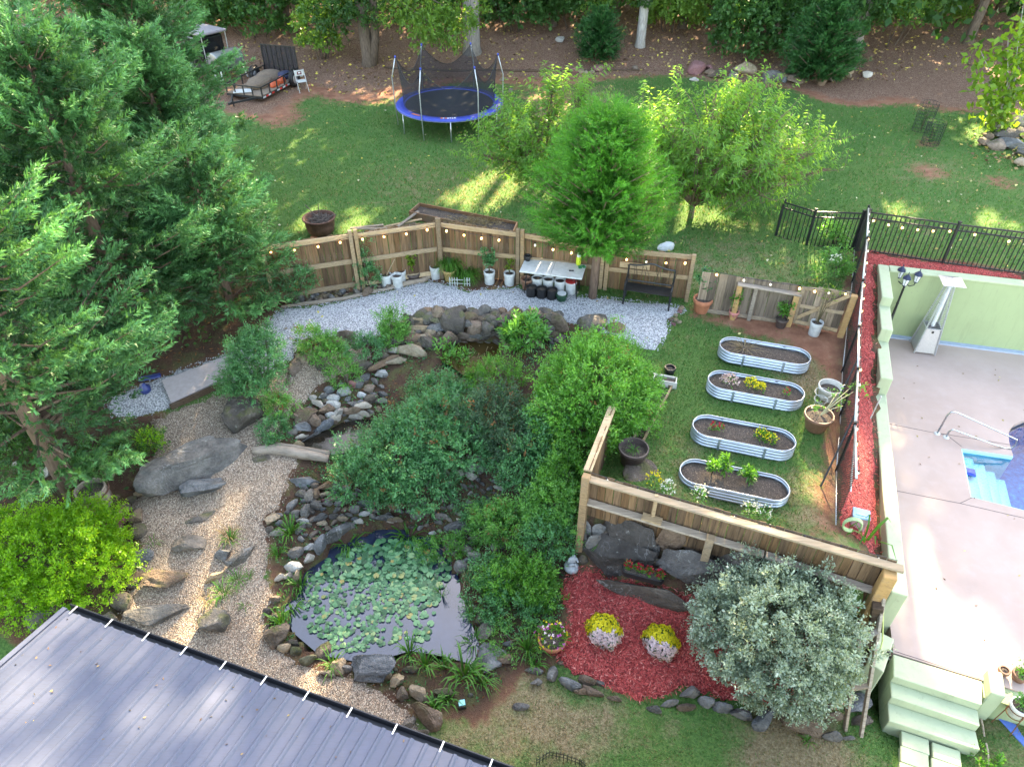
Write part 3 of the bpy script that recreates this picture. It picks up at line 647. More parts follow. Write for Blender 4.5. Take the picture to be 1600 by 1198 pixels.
fz = fence('wooden_fence', 'brown plank fence bay behind the black bench, patched with a pale board', cD, cE, zD, zE, zD - .02, zE - .02, (.05, .5), nearside, posts=(.04, .985), group='plank fence bays behind the gravel', postabove=.05, raildim=(.045, .12))
bm = BM(); a = cD.lerp(cE, .18); b = cD.lerp(cE, .52); o = Vector(fz.location); bar(bm, Vector((a.x, a.y - .03, zD * .66)) - o, Vector((b.x, b.y - .03, zE * .63)) - o, .03, .16); obj('patch_board', bm, M_rail, fz, )
# low run and gate towards the mesh fence
gA = G(1086,484,.03); gB = G(1232,505,.06); gC = G(1310,522,.09)
zgA, zgB, zgC = topz(gA,0,424), topz(gB,0,446), topz(gC,0,456)
lf = fence('wooden_fence', 'low grey weathered plank fence with two golden posts beside the gate', gA, gB, zgA, zgB, zgA + .02, zgB + .0, (.92,), nearside, mat=M_grayp, railmat=M_gray, posts=(), pw=.19, raildim=(.045, .1))
o = Vector(lf.location); q0 = gA.lerp(gB, .40); q1 = gA.lerp(gB, .985)
for q, hgt in ((q0, zgA * .86), (q1, zgB * .8)):
    bm = BM(); box(bm, (q.x - o.x, q.y - .1 - o.y, (hgt - .3) / 2 - o.z + .0), (.13, .13, hgt + .3), -.35); bevel(bm, .008); obj('post', bm, M_new, lf)
bm = BM(); bar(bm, Vector((q0.x - .07, q0.y - .1, zgA * .88)) - o, Vector((q1.x + .1, q1.y - .1, zgB * .82)) - o, .16, .04); bevel(bm, .006); obj('cap_rail', bm, M_gray, lf)
q2 = q0.lerp(q1, .3); bm = BM(); box(bm, (q2.x - o.x, q2.y - .07 - o.y, zgA * .4 - o.z), (.09, .05, zgA * .8), -.35); obj('brace', bm, M_gray, lf)
gate = fence('garden_gate', 'small weathered plank gate with a diagonal brace next to the mesh fence', gB + Vector((.06, -.03, 0)), gC - Vector((.05, -.02, 0)), zgB, zgC, zgB - .1, zgC - .12, (.04, .5, .93), nearside, mat=M_grayp, railmat=M_rail, posts=(), pw=.15, cat='gate')
o = Vector(gate.location); a = gB + Vector((.1, -.07, .2)); b = gC + Vector((-.1, -.07, zgC - .15)); bm = BM(); bar(bm, a - o, b - o, .03, .09); obj('diagonal_brace', bm, M_rail, gate)
for t in (.06, .5):
    q = gB.lerp(gC, t); bm = BM(); box(bm, (q.x - o.x, q.y - .07 - o.y, zgB * .55 - o.z), (.09, .03, zgB * .8), -.42); obj('upright', bm, M_rail, gate)
gp_ = thing('gate_post', 'golden brown gate post standing right of the plank gate', 'post', (gC.x + .02, gC.y - .08, gC.z)); bm = BM(); box(bm, (0, 0, zgC * .42), (.14, .14, zgC * .95), -.4); bevel(bm, .01); obj('post_shaft', bm, M_new, gp_)
# near fence above the boulders
zN0, zN1 = 1.0, .88
A3 = Vector((FA.x + .08, FA.y, 0)); B3 = Vector((FB.x, FB.y, 0))
nf = fence('wooden_fence', 'long brown plank fence standing above the boulders and the red mulch', A3, B3, zN0 + .02, zN1 + .02, 1.12, 1.25, (), (-VX.x, -VX.y, 0), posts=(), pw=.135)
o = Vector(nf.location); nv = -VX
def nfp(t, z, off): q = A3.lerp(B3, t) + nv * off; return Vector((q.x, q.y, z)) - o
bm = BM(); bar(bm, nfp(-.005, zN0 - .03, .09), nfp(1.02, zN1 - .03, .09), .15, .05); bevel(bm, .007); obj('top_rail', bm, M_rail, nf)
bm = BM(); bar(bm, nfp(-.005, zN0 - .62, .1), nfp(.62, .43 - .12, .1), .15, .05); bevel(bm, .007); obj('lower_rail', bm, M_gray, nf)
bm = BM(); bar(bm, nfp(.625, .31, .1), nfp(.985, zN1 - .7, .1), .14, .05); bevel(bm, .007); obj('lower_rail', bm, M_gray, nf)
bm = BM(); bar(bm, nfp(.2, zN0 - .585, .1), nfp(.27, zN0 - .6, .1), .16, .04); bar(bm, nfp(.235, zN0 - .55, .06), nfp(.235, zN0 - .02, .06), .06, .06); obj('splice_block', bm, M_rail, nf)
for t, zz, col, hh in ((-.012, zN0 + .07, M_post, 2.5), (.44, .4, M_post, 1.7)):
    q = nfp(t, zz - hh / 2, .13); bm = BM(); box(bm, q, (.14, .14, hh), UA); bevel(bm, .008); obj('post', bm, col, nf)
# end post and its dark timber
ep = thing('timber_post', 'thick golden timber post holding the right end of the near fence', 'post', (*nfp(.985, 0, .2).xy, -1.5)); ep.location = nfp(.985, 0, .2) + o; ep.location.z = -1.5
bm = BM(); box(bm, (0, 0, 1.1), (.2, .2, 2.4), UA); bevel(bm, .012); obj('post_shaft', bm, M_new, ep)
dp = thing('timber_post', 'dark split timber post leaning below the golden corner post', 'post', G(1350,1040,-1.55)); o2 = Vector(dp.location)
tpz = nfp(.985, 0, .36) + o; tpz.z = .18
bm = BM(); bar(bm, Vector((.1, .1, 0)), tpz - o2, .17, .17, up=Vector(UX)); bevel(bm, .012); obj('post_shaft', bm, M_dark, dp)
# short side fence running back from the corner post
sA = Vector((FA.x + .06, FA.y + .1, 0)); sB = G(952,703,-.2) ; sB.z = 0
sf = fence('wooden_fence', 'short plank fence side running back from the corner beside the big pot', sA, (sB.x, sB.y), zN0 + .03, 1.0, 1.25, 1.15, (), (1, -.1, 0), posts=(), pw=.14)
o = Vector(sf.location); d = (Vector((sB.x, sB.y, 0)) - sA)
for k, z in ((0, .98), ):
    bm = BM(); bar(bm, Vector((sA.x - .04, sA.y, z)) - o, Vector((sB.x - .04, sB.y, z)) - o, .15, .05); bevel(bm, .007); obj('top_rail', bm, M_rail, sf)
for z in (.4, ):
    bm = BM(); bar(bm, Vector((sA.x - .06, sA.y, z)) - o, Vector((sB.x - .06, sB.y, z)) - o, .06, .12); obj('lower_rail', bm, M_rail, sf)
# ladder-like frame of two long boards at the end of the fence
la = thing('wooden_ladder', 'narrow grey wooden ladder leaning against the fence end post', 'ladder', G(1335,1138,-1.78)); o = Vector(la.location)
tp1 = G(1342,1000,-.2); tp2 = G(1382,925,.35); bt1 = G(1320,1140,-1.78); bt2 = G(1345,1150,-1.78)
q1 = bt1.lerp(tp1, 1); bm = BM(); bar(bm, bt1 - o, q1 - o, .05, .09); bevel(bm, .005); obj('stile', bm, M_gray, la)
bm = BM(); bar(bm, bt2 - o, tp2 - o, .05, .09); bevel(bm, .005); obj('stile', bm, M_gray, la)
for k, kk in ((.47, .36), (.97, .74)):
    bm = BM(); bar(bm, bt1.lerp(tp1, k) - o, bt2.lerp(tp2, kk) - o, .08, .035); obj('rung', bm, M_gray, la)

# ================================================================ METAL FENCES
M_black = plain('black_powder_coat', (.012, .013, .015), .45, 0, var=.2)
def metal_fence(label, A, B, zA, zB, h, posts, step=.11):
    A = Vector((A.x, A.y, zA)); B = Vector((B.x, B.y, zB)); f = thing('metal_fence', label, 'fence', A, group='black metal picket fence runs'); d = B - A; L = d.length; n = int(L / step)
    bmp = BM(); box(bmp, (0, 0, h / 2), (.02, .02, h - .1)); me = bpy.data.meshes.new('picket'); bmp.to_mesh(me); bmp.free()
    for i in range(1, n):
        if i * L / n > 0: link('picket', me, M_black, f, d * (i / n))
    for z in (.08, h - .18, h - .02):
        bm = BM(); bar(bm, Vector((0, 0, z)), d + Vector((0, 0, z)), .035, .035); obj('rail', bm, M_black, f)
    for t in posts:
        bm = BM(); box(bm, d * t + Vector((0, 0, h / 2 - .05)), (.06, .06, h + .2)); box(bm, d * t + Vector((0, 0, h + .06)), (.075, .075, .03)); obj('post', bm, M_black, f)
    return f
mA = G(1211,372,.3); mM = G(1258,388,.34); mB = G(1331,391,.56); hM = zat(336, mB.y) - .5
metal_fence('black metal picket fence return with the angled left end, on the lawn', mA, mM, .3, .34, 1.15, (0,))
metal_fence('short black metal picket fence run left of the mesh fence corner', mM, mB, .34, .54, 1.15, (0, .99))
mC = G(1472,414,.62); mD = G(1612,434,.66); mE = mD + (mD - mC) * 1.3
metal_fence('black metal picket fence along the back mulch between the corner and the post', G(1338,393,.56), mC, .56, .62, 1.2, (.0, .995))
metal_fence('black metal picket fence along the back mulch at the right edge', mC, mE, .62, .75, 1.2, (.45,))
# mesh fence between garden and mulch
def mesh_mat():
    n = NT('black_wire_mesh'); v = n.world()
    a = n.n('ShaderNodeTexCoord'); u = n.n('ShaderNodeSeparateXYZ'); n.l(a.outputs['Object'], u.inputs[0])
    s1 = n.math('FRACT', n.math('MULTIPLY', n.math('ADD', u.outputs[0], u.outputs[2]), 16.)); s2 = n.math('FRACT', n.math('MULTIPLY', n.math('SUBTRACT', u.outputs[0], u.outputs[2]), 16.))
    m = n.math('MAXIMUM', n.math('LESS_THAN', s1, .5), n.math('LESS_THAN', s2, .5))
    n.col((.012, .011, .012)); n.rough(.6); tr = n.n('ShaderNodeBsdfTransparent'); ms = n.n('ShaderNodeMixShader')
    n.l(m, ms.inputs[0]); n.l(tr.outputs[0], ms.inputs[1]); n.l(n.b.outputs[0], ms.inputs[2]); n.l(ms.outputs[0], n.out.inputs[0]); return n.m
M_mesh = mesh_mat()
xf = Vector((mB.x + .06, mB.y, .56)); xn = G(1299,836,-.38); xf0 = G(1334,393,.56)
A_, B_ = xf0, xn; dd = B_ - A_; hm = 1.25
cf = thing('mesh_fence', 'tall black chain mesh fence between the vegetable beds and the red mulch', 'fence', A_)
angm = math.atan2(dd.y, dd.x); Lm = math.hypot(dd.x, dd.y)
zprof = lambda t: h1(A_.x + dd.x * t, A_.y + dd.y * t)
NP = 7
for i in range(NP - 1):
    t0, t1 = i / (NP - 1), (i + 1) / (NP - 1); a = A_ + dd * t0; b = A_ + dd * t1; a.z = float(hz(a.x, a.y, HRAW)[0]); b.z = float(hz(b.x, b.y, HRAW)[0])
    L = (b - a).length; bm = BM(); q = [bm.verts.new(p) for p in (Vector((0, 0, .03)), Vector((L, 0, .03)), Vector((L, 0, hm)), Vector((0, 0, hm)))]; bm.faces.new(q)
    e = obj('mesh_panel', bm, M_mesh, cf, loc=a - A_); dv = (b - a).normalized(); s = Vector((-dv.y, dv.x, 0)).normalized()
    e.rotation_euler = Matrix((dv, s, dv.cross(s))).transposed().to_euler()
    bm = BM(); cyl(bm, a - A_ + Vector((0, 0, -.2)), a - A_ + Vector((0, 0, hm + .1)), .03); obj('post', bm, M_black, cf)
    bm = BM(); tube(bm, [a - A_ + Vector((0, 0, hm + .02)), b - A_ + Vector((0, 0, hm + .02))], .022, 8); obj('top_rail', bm, plain('pale_galvanised', (.5, .5, .5), .4, .6), cf, True)
    bm = BM(); tube(bm, [a - A_ + Vector((0, 0, .04)), b - A_ + Vector((0, 0, .04))], .012, 5); obj('bottom_wire', bm, plain('pale_galvanised', (.5, .5, .5), .4, .6), cf, True)
for t in (.62, .8):
    a = A_ + dd * t; a.z = float(hz(a.x, a.y, HRAW)[0]); b = A_ + dd * (t + .1); b.z = float(hz(b.x, b.y, HRAW)[0]); s = Vector((-.28, .1, 0))
    bm = BM(); tube(bm, [a - A_ + Vector((0, 0, hm)), b - A_ + s + Vector((0, 0, .05))], .018, 6); obj('brace', bm, M_black, cf)

# ================================================================ SHED ROOF
EZ = .95
rA = G(103,953,EZ); rB = G(765,1199,EZ); rd = (rB - rA); rd.z = 0; rd.normalize(); rn = Vector((rd.y, -rd.x, 0))
if rn.y > 0: rn = -rn
slope = math.tan(R(9)); RL = 13.0; RD = 5.2
def roof_mat():
    n = NT('metal_roofing'); v = n.coord(); k = n.noise(.9, 4, .6); f = n.noise(7, 4, .7, n.stretch((1, 9, 1)))
    b = n.mix(n.mapr(k, .35, .7), (.062, .074, .112), (.09, .10, .145)); b = n.mix(n.mapr(f, .5, .75, 0, .4), b, (.055, .048, .044))
    n.col(b); n.metal(.0); n.b.inputs['Specular IOR Level'].default_value = .3; n.rough(n.mapr(k, .3, .7, .5, .62)); return n.m
M_roof = roof_mat(); M_gut = plain('black_gutter_metal', (.018, .018, .022), .4, .2)
sh = thing('shed', 'low building with a ribbed grey metal roof and a black gutter', 'shed', rA); o = Vector(rA)
rang = math.atan2(rd.y, rd.x)
def rpnt(s, w, z=0, rd=rd, rn=rn): return rd * s + rn * w + Vector((0, 0, w * slope + z))
bm = BM(); q = [rpnt(0, 0), rpnt(RL, 0), rpnt(RL, RD), rpnt(0, RD)]; lo = [bm.verts.new(p - Vector((0, 0, .03))) for p in q]; hi = [bm.verts.new(p) for p in q]
bm.faces.new(hi); bm.faces.new(lo[::-1])
for i in range(4): bm.faces.new((lo[i], lo[(i + 1) % 4], hi[(i + 1) % 4], hi[i]))
bmesh.ops.recalc_face_normals(bm, faces=bm.faces); obj('roof_sheet', bm, M_roof, sh)
# trapezoid rib
bm = BM()
for a in (0, ):
    p = [(-.035, 0), (-.014, .022), (.014, .022), (.035, 0)]
    r0 = [bm.verts.new((x, 0, z)) for x, z in p]; r1 = [bm.verts.new((x, RD, z)) for x, z in p]
    for i in range(3): bm.faces.new((r0[i], r0[i + 1], r1[i + 1], r1[i]))
    bm.faces.new(r0); bm.faces.new(r1[::-1]); bmesh.ops.recalc_face_normals(bm, faces=bm.faces)
rib = bpy.data.meshes.new('rib'); bm.to_mesh(rib); bm.free()
Mr = Matrix((rd, (rn + Vector((0, 0, slope))).normalized(), rd.cross((rn + Vector((0, 0, slope))).normalized()))).transposed()
if Mr.col[2].z < 0: Mr = Matrix((-rd, (rn + Vector((0, 0, slope))).normalized(), (-rd).cross((rn + Vector((0, 0, slope))).normalized()))).transposed()
for i in range(int(RL / .2)): link('roof_rib', rib, M_roof, sh, rpnt(.06 + i * .2, 0, .001), Mr.to_euler())
bm = BM(); cyl(bm, (0, 0, 0), (0, 0, .008), .011, n=6); scr = bpy.data.meshes.new('screw_row'); 
for i in range(int(RL / .2)):
    for w_ in (.0,): bmesh.ops.create_cone(bm, cap_ends=True, segments=6, radius1=.011, radius2=.009, depth=.01, matrix=Matrix.Translation((i * .2, 0, .004)))
bm.to_mesh(scr); bm.free()
for w_ in (.12, .95, 1.9, 2.9): q_ = link('screw_row', scr, plain('screw_heads', (.05, .05, .055), .4, .5), sh, rpnt(.16, w_, .002), Mr.to_euler()); q_['kind'] = 'stuff'
# gutter: a U channel along the eave with strap hangers
bm = BM(); prof = [(.03, -.02), (.03, -.1), (-.09, -.1), (-.11, .015), (-.095, .015), (-.08, -.085), (.02, -.085), (.02, -.02)]
ra = [bm.verts.new(rd * -.02 + rn * x + Vector((0, 0, z))) for x, z in prof]; rb = [bm.verts.new(rd * RL + rn * x + Vector((0, 0, z))) for x, z in prof]
for i in range(len(prof)): j = (i + 1) % len(prof); bm.faces.new((ra[i], ra[j], rb[j], rb[i]))
bm.faces.new(ra); bm.faces.new(rb[::-1]); bmesh.ops.recalc_face_normals(bm, faces=bm.faces); gut = obj('gutter', bm, M_gut, sh)
bm = BM(); bar(bm, Vector((0, 0, .018)) + rn * -.105, Vector((0, 0, .03)) + rn * .04, .02, .006, up=Vector((0, 0, 1))); hang = bpy.data.meshes.new('gutter_strap'); bm.to_mesh(hang); bm.free()
M_strap = plain('white_strap_metal', (.7, .7, .7), .4, .3)
for i in range(18): link('gutter_strap', hang, M_strap, gut, rd * (.12 + i * .66))
bm = BM(); bar(bm, rpnt(-.03, -.02, -.01), rpnt(-.03, RD, -.01), .08, .07); obj('barge_trim', bm, M_roof, sh)
bm = BM(); a = rd * .3 + rn * .35; b = rd * RL + rn * .35; c = rd * RL + rn * (RD - .3); d = rd * .3 + rn * (RD - .3); prism(bm, [a, b, c, d], -3, [.0, .0, .6, .6]); obj('wall', bm, plain('tan_siding', (.35, .3, .24), .8), sh)
# ================================================================ ROCKS
def _h3(P, s):
    """cheap smooth noise on unit-sphere points"""
    r = np.random.default_rng(s); o = np.zeros(len(P))
    for k in range(7):
        f = r.normal(0, 1, 3) * (1.6 + k * 1.1); o += np.sin(P @ f + r.uniform(0, 6.3)) / (1.4 + k)
    return o / 2.2
_ico = {}
def ico(sub):
    if sub not in _ico:
        bm = BM(); bmesh.ops.create_icosphere(bm, subdivisions=sub, radius=1); bm.verts.ensure_lookup_table()
        _ico[sub] = (np.array([v.co[:] for v in bm.verts]), np.array([[v.index for v in f.verts] for f in bm.faces])); bm.free()
    return _ico[sub]
def rock_mesh(seed, sub=2, cuts=9, tight=(.55, .85), rough=.05, rounded=0.0):
    """a boulder: a ball cut by planes and roughened; unit half-size, base flattened"""
    V, F = ico(sub); P = V.copy(); r = np.random.default_rng(seed)
    for _ in range(cuts):
        n = r.normal(0, 1, 3); n /= np.linalg.norm(n); d = r.uniform(*tight) + rounded * .12; k = P @ n; m = k > d; P[m] -= np.outer((k[m] - d) * (1 - rounded * .5), n)
    P += V * (_h3(V * 1.3, seed) * rough * 1.3 + _h3(V * 4, seed + 1) * rough * .6)[:, None]
    if sub >= 4: P += V * (_h3(V * 9, seed + 2) * rough * .35)[:, None]
    P[:, 2] = np.maximum(P[:, 2], -.55); P -= (P.max(0) + P.min(0)) / 2; P /= (P.max(0) - P.min(0)) / 2
    me = npmesh('rock', P, F, None, True)
    me.set_sharp_from_angle(angle=R(34))
    return me
M_rgray = rockmat('grey_stone', (.10, .096, .095), (.30, .29, .28)); M_rdark = rockmat('dark_stone', (.07, .062, .055), (.21, .185, .165), moss=.6); M_rslate = rockmat('blue_grey_stone', (.07, .072, .076), (.235, .235, .235), vein=(.4, .4, .4))
M_rbrown = rockmat('brown_stone', (.12, .086, .064), (.31, .235, .18), moss=.4); M_rtan = rockmat('tan_stone', (.26, .2, .13), (.47, .4, .31), moss=.3); M_rpale = rockmat('pale_stone', (.36, .34, .31), (.58, .56, .53)); M_rpink = rockmat('pink_sandstone', (.2, .09, .095), (.36, .2, .2)); M_rmoss = rockmat('mossy_stone', (.1, .1, .06), (.24, .23, .15), moss=.9)
M_rwall = rockmat('veined_boulder', (.055, .047, .043), (.16, .145, .135), vein=(.33, .32, .31), scale=1.6)
MATK = {'g': M_rgray, 'd': M_rdark, 's': M_rslate, 'b': M_rbrown, 't': M_rtan, 'p': M_rpale, 'k': M_rpink, 'm': M_rmoss, 'w': M_rwall}
STONES = [rock_mesh(100 + i, 3 if i % 3 == 0 else 2, 11, (.42, .8), .06, .55 if i in (3, 7) else .0) for i in range(10)]
def rk(cx, cy, L, B, ang, mat, h=None, seed=1, sub=4, sink=.12, cuts=9, tight=(.55, .85), rough=.06, rounded=0, mesh=None, name='boulder', parent=None, label=None, cat='boulder', group=None, tilt=0):
    """stone seen at pixel centre cx, cy, L px long and B px broad, its length turned ang degrees in the picture"""
    a = R(ang); dx, dy = math.cos(a) * L / 2, -math.sin(a) * L / 2; ex, ey = math.sin(a) * B / 2, math.cos(a) * B / 2
    p, q = T(cx - dx, cy - dy), T(cx + dx, cy + dy); s, t = T(cx - ex, cy - ey), T(cx + ex, cy + ey)
    ln = (Vector(q.xy) - Vector(p.xy)).length; br = (Vector(t.xy) - Vector(s.xy)).length; c = T(cx, cy)
    ln *= 1.14; br *= 1.14; h = (h or min(ln, br) * .6) * 1.12; c = T(cx, cy, h * .34); c.z = h1(c.x, c.y)
    br = max(br - h * .55, br * .55); yaw = math.atan2(q.y - p.y, q.x - p.x)
    me = mesh if mesh is not None else rock_mesh(seed, sub, cuts, tight, rough, rounded)
    o = bpy.data.objects.new(name, me); C.objects.link(o)
    if not me.materials: me.materials.append(None)
    o.material_slots[0].link = 'OBJECT'; o.material_slots[0].material = MATK[mat]
    v = Vector((0, 0, CAM_H)) - c; v.z = 0; v.normalize()
    c2 = c; o.scale = (ln / 2, br / 2, h / 2); o.rotation_euler = (0, R(tilt), yaw); o.location = (c2.x, c2.y, h1(c2.x, c2.y) + h * (.5 - sink))
    if parent is not None: o.parent = parent; o.location = o.location - parent.location
    else: tagobj(o, label, cat, group)
    return o
# ---- single boulders on the pea gravel
BL = [
 (301,722,168,62,27,'s',.62,3,'largest long blue-grey boulder with a pale ridge on the gravel path'),
 (383,648,62,52,10,'d',.55,4,'dark blocky boulder between the path shrub and the big long boulder'),
 (318,762,66,34,18,'s',.32,5,'blue-grey boulder tucked against the front of the largest boulder'),
 (312,810,52,14,22,'d',.1,6,'thin dark stepping stone flush in the gravel below the big boulders'),
 (296,848,48,30,5,'g',.22,7,'dark flat-topped stone with pale cracks alone on the gravel'),
 (259,905,66,38,8,'b',.22,8,'brownish flat boulder beside the yellow-green bush'),
 (243,963,92,36,8,'g',.25,9,'pale grey pointed boulder lying above the shed gutter'),
 (335,972,44,48,40,'d',.34,10,'upright rounded dark boulder below the grass tufts'),
 (346,866,26,28,0,'s',.25,11,'small dark blue stone with white chips beside the grass clump'),
 (376,868,52,24,38,'s',.28,12,'striped blue-grey stone leaning in the grass clump on the path'),
 (336,900,34,16,35,'t',.2,13,'split tan stone below the striped blue stone'),
 (408,717,28,12,5,'d',.07,14,'small flat brown stone lying by the weathered log'),
 (474,750,46,24,0,'s',.2,15,'dark smooth slab with a fine white line beside the stream stones'),
 (425,808,24,22,40,'t',.14,16,'olive tan cobble at the edge of the gravel beside the stream'),
 (765,1026,46,44,62,'g',.12,17,'flat pale grey slab at the right tip of the pond'),
 (667,1118,48,44,-30,'b',.34,18,'round brown boulder at the lower end of the pond border'),
 (580,1042,66,40,-12,'s',.32,19,'big grey boulder with a dark split on the pond edge'),
 (433,988,38,44,35,'d',.34,20,'dark brown boulder standing on the left pond edge'),
]
for i, (cx, cy, L, B, an, m, h, sd, lab) in enumerate(BL):
    flat = 'flat' in lab or 'thin' in lab or 'slab' in lab
    rk(cx, cy, L, B, an, m, h, sd, 5 if L > 60 else 4, .12, 15, (.4, .78), .07, .0, label=lab, group='boulders on the gravel and the pond edge')
# ---- pink sandstones and stones edging the left bed
ed = thing('bed_edging', 'row of mixed dark and purple stones edging the left bed along the path', 'stone edging', T(200,850)); k = 0
for cx, cy, L, B, an, m, h in [(181,803,48,20,28,'k',.2),(184,815,40,12,22,'k',.14),(178,824,34,9,10,'k',.1),(213,805,26,28,50,'b',.2),(216,830,22,30,70,'d',.18),(222,870,26,36,70,'s',.2),(212,903,24,22,40,'b',.2),(188,938,26,40,55,'d',.22),(203,915,18,14,0,'d',.14),(168,965,30,26,20,'d',.2),(219,770,8,22,80,'t',.1),(238,720,16,12,0,'b',.12),(225,745,12,16,80,'t',.1),(214,758,14,12,0,'b',.12),(205,780,16,14,0,'d',.1),(176,778,20,12,0,'b',.1),(196,790,14,10,0,'b',.1),(60,965,40,34,30,'g',.25),(84,950,28,24,10,'d',.22),(26,725,14,12,0,'p',.14),(75,735,14,20,70,'p',.25),(172,740,14,12,0,'t',.14),(232,690,12,14,0,'b',.1),(240,660,10,10,0,'b',.1)]:
    rk(cx, cy, L, B, an, m, h, mesh=STONES[k % 10], name='stone', parent=ed); k += 1
# ---- stones around the ponds, cluster by cluster
def scatter(parent, pl, n, smin, smax, mats, seed, lift=.0, hk=.65, fill=None, over=1.0):
    """pack stones of smin..smax px in a pixel outline"""
    r = random.Random(seed); pl = np.array(pl, float); x0, y0 = pl.min(0); x1, y1 = pl.max(0); got = []; tries = 0
    while len(got) < n and tries < n * 60:
        tries += 1; x, y = r.uniform(x0, x1), r.uniform(y0, y1)
        if not inpoly([(x, y)], pl)[0]: continue
        s = r.uniform(smin, smax) if r.random() < .6 else r.uniform(smin, (smin + smax) / 2)
        if any((x - a) ** 2 + ((y - b) * 1.15) ** 2 < ((s + c) * .41 * over) ** 2 for a, b, c in got): continue
        got.append((x, y, s))
    for x, y, s in got:
        o = rk(x, y, s * r.uniform(1, 1.35), s * r.uniform(.75, 1.05), r.uniform(-50, 50), r.choice(mats), None, mesh=STONES[r.randrange(10)], name='stone', parent=parent, sink=.22)
        o.scale.z *= hk / .6; o.location.z += lift; o.rotation_euler.x = r.uniform(-.3, .3); o.rotation_euler.y = r.uniform(-.3, .3)
rw = thing('rock_wall', 'stacked dark rock wall behind the small upper pool below the white gravel', 'rock wall', T(750,520)); k = 0
for cx, cy, L, B, an, m, h in [(654,500,56,20,6,'t',.3),(652,514,44,12,2,'t',.2),(690,504,26,22,20,'b',.3),(731,499,32,26,0,'b',.35),(707,503,34,40,20,'d',.5),(759,501,32,22,0,'d',.35),(765,491,38,14,0,'d',.25),(742,512,22,22,0,'b',.3),(790,503,26,28,20,'d',.35),(826,498,46,30,8,'d',.45),(858,499,44,28,-6,'d',.42),(838,514,34,18,0,'d',.25),(800,520,30,16,0,'d',.2),(860,516,26,16,0,'d',.25),(925,505,42,26,0,'d',.3),(960,512,30,18,0,'b',.2),(684,512,32,20,15,'s',.25),(672,522,18,14,0,'b',.2),(660,528,22,14,0,'t',.2),(640,522,24,14,0,'b',.2),(720,524,26,18,0,'b',.2),(742,526,20,16,0,'g',.2),(700,527,20,16,0,'d',.2),(762,522,24,16,0,'d',.2),(620,510,20,12,0,'b',.2),(606,520,22,12,0,'b',.2),(596,528,20,9,0,'t',.14),(575,534,38,6,3,'g',.1)]:
    rk(cx, cy, L, B, an, m, h, mesh=STONES[k % 10], name='stone', parent=rw, sink=.08); k += 1
scatter(rw, [(600,505),(640,520),(700,520),(780,520),(870,515),(880,530),(800,535),(720,538),(640,540),(600,530)], 70, 11, 22, 'bbddd', 3, over=.85)
scatter(rw, [(640,496),(700,490),(780,490),(880,496),(880,515),(800,515),(700,512),(640,510)], 40, 14, 26, 'bbdd', 4, lift=.12, over=.8)
se = thing('stream_edging', 'pile of pale and grey stones around the dark stream pool by the path', 'stone edging', T(520,640)); k = 0
for cx, cy, L, B, an, m, h in [(478,648,26,40,70,'b',.25),(490,655,16,34,65,'b',.25),(472,668,24,22,0,'g',.25),(470,682,18,9,-10,'p',.12),(464,694,20,14,0,'t',.16),(506,665,34,26,35,'s',.25),(490,683,40,16,25,'s',.2),(521,622,18,16,0,'p',.2),(537,612,20,14,15,'p',.18),(524,654,18,16,0,'p',.18),(528,644,16,20,60,'p',.2),(516,648,16,12,0,'p',.14),(555,652,18,14,0,'p',.18),(567,634,26,14,0,'p',.2),(567,646,24,12,-20,'p',.16),(549,642,30,20,10,'b',.2),(511,640,26,20,30,'b',.25),(507,619,12,10,0,'s',.14),(565,593,28,16,28,'s',.12),(550,600,14,14,0,'k',.15),(595,583,18,16,20,'p',.2),(566,572,30,20,0,'d',.25),(600,568,52,16,32,'b',.22),(595,556,24,14,10,'d',.2),(640,546,50,20,-6,'t',.28),(615,547,24,10,0,'p',.16),(618,565,34,14,20,'t',.18),(592,535,14,10,0,'d',.16),(645,530,26,14,5,'b',.22),(580,623,20,14,10,'d',.2),(512,692,20,10,0,'s',.1),(546,668,14,10,0,'s',.12),(551,660,24,10,20,'s',.14),(598,548,18,12,0,'b',.18),(620,533,22,12,0,'d',.2),(520,541,36,18,20,'k',.28),(535,540,20,16,0,'b',.25),(541,524,26,14,0,'b',.3),(460,575,24,22,60,'b',.25),(470,560,18,16,0,'t',.2),(487,567,10,9,0,'d',.14),(500,573,14,13,0,'d',.2),(480,533,14,8,0,'t',.15),(513,575,12,9,0,'d',.14)]:
    rk(cx, cy, L, B, an, m, h, mesh=STONES[(k * 3) % 10], name='stone', parent=se, sink=.1); k += 1
scatter(se, [(460,640),(500,610),(560,590),(600,580),(600,620),(580,660),(540,690),(470,700),(455,680)], 60, 9, 18, 'ggbbps', 5)
me_ = thing('stream_edging', 'heap of dark round cobbles between the path and the lily pond', 'stone edging', T(470,790)); k = 0
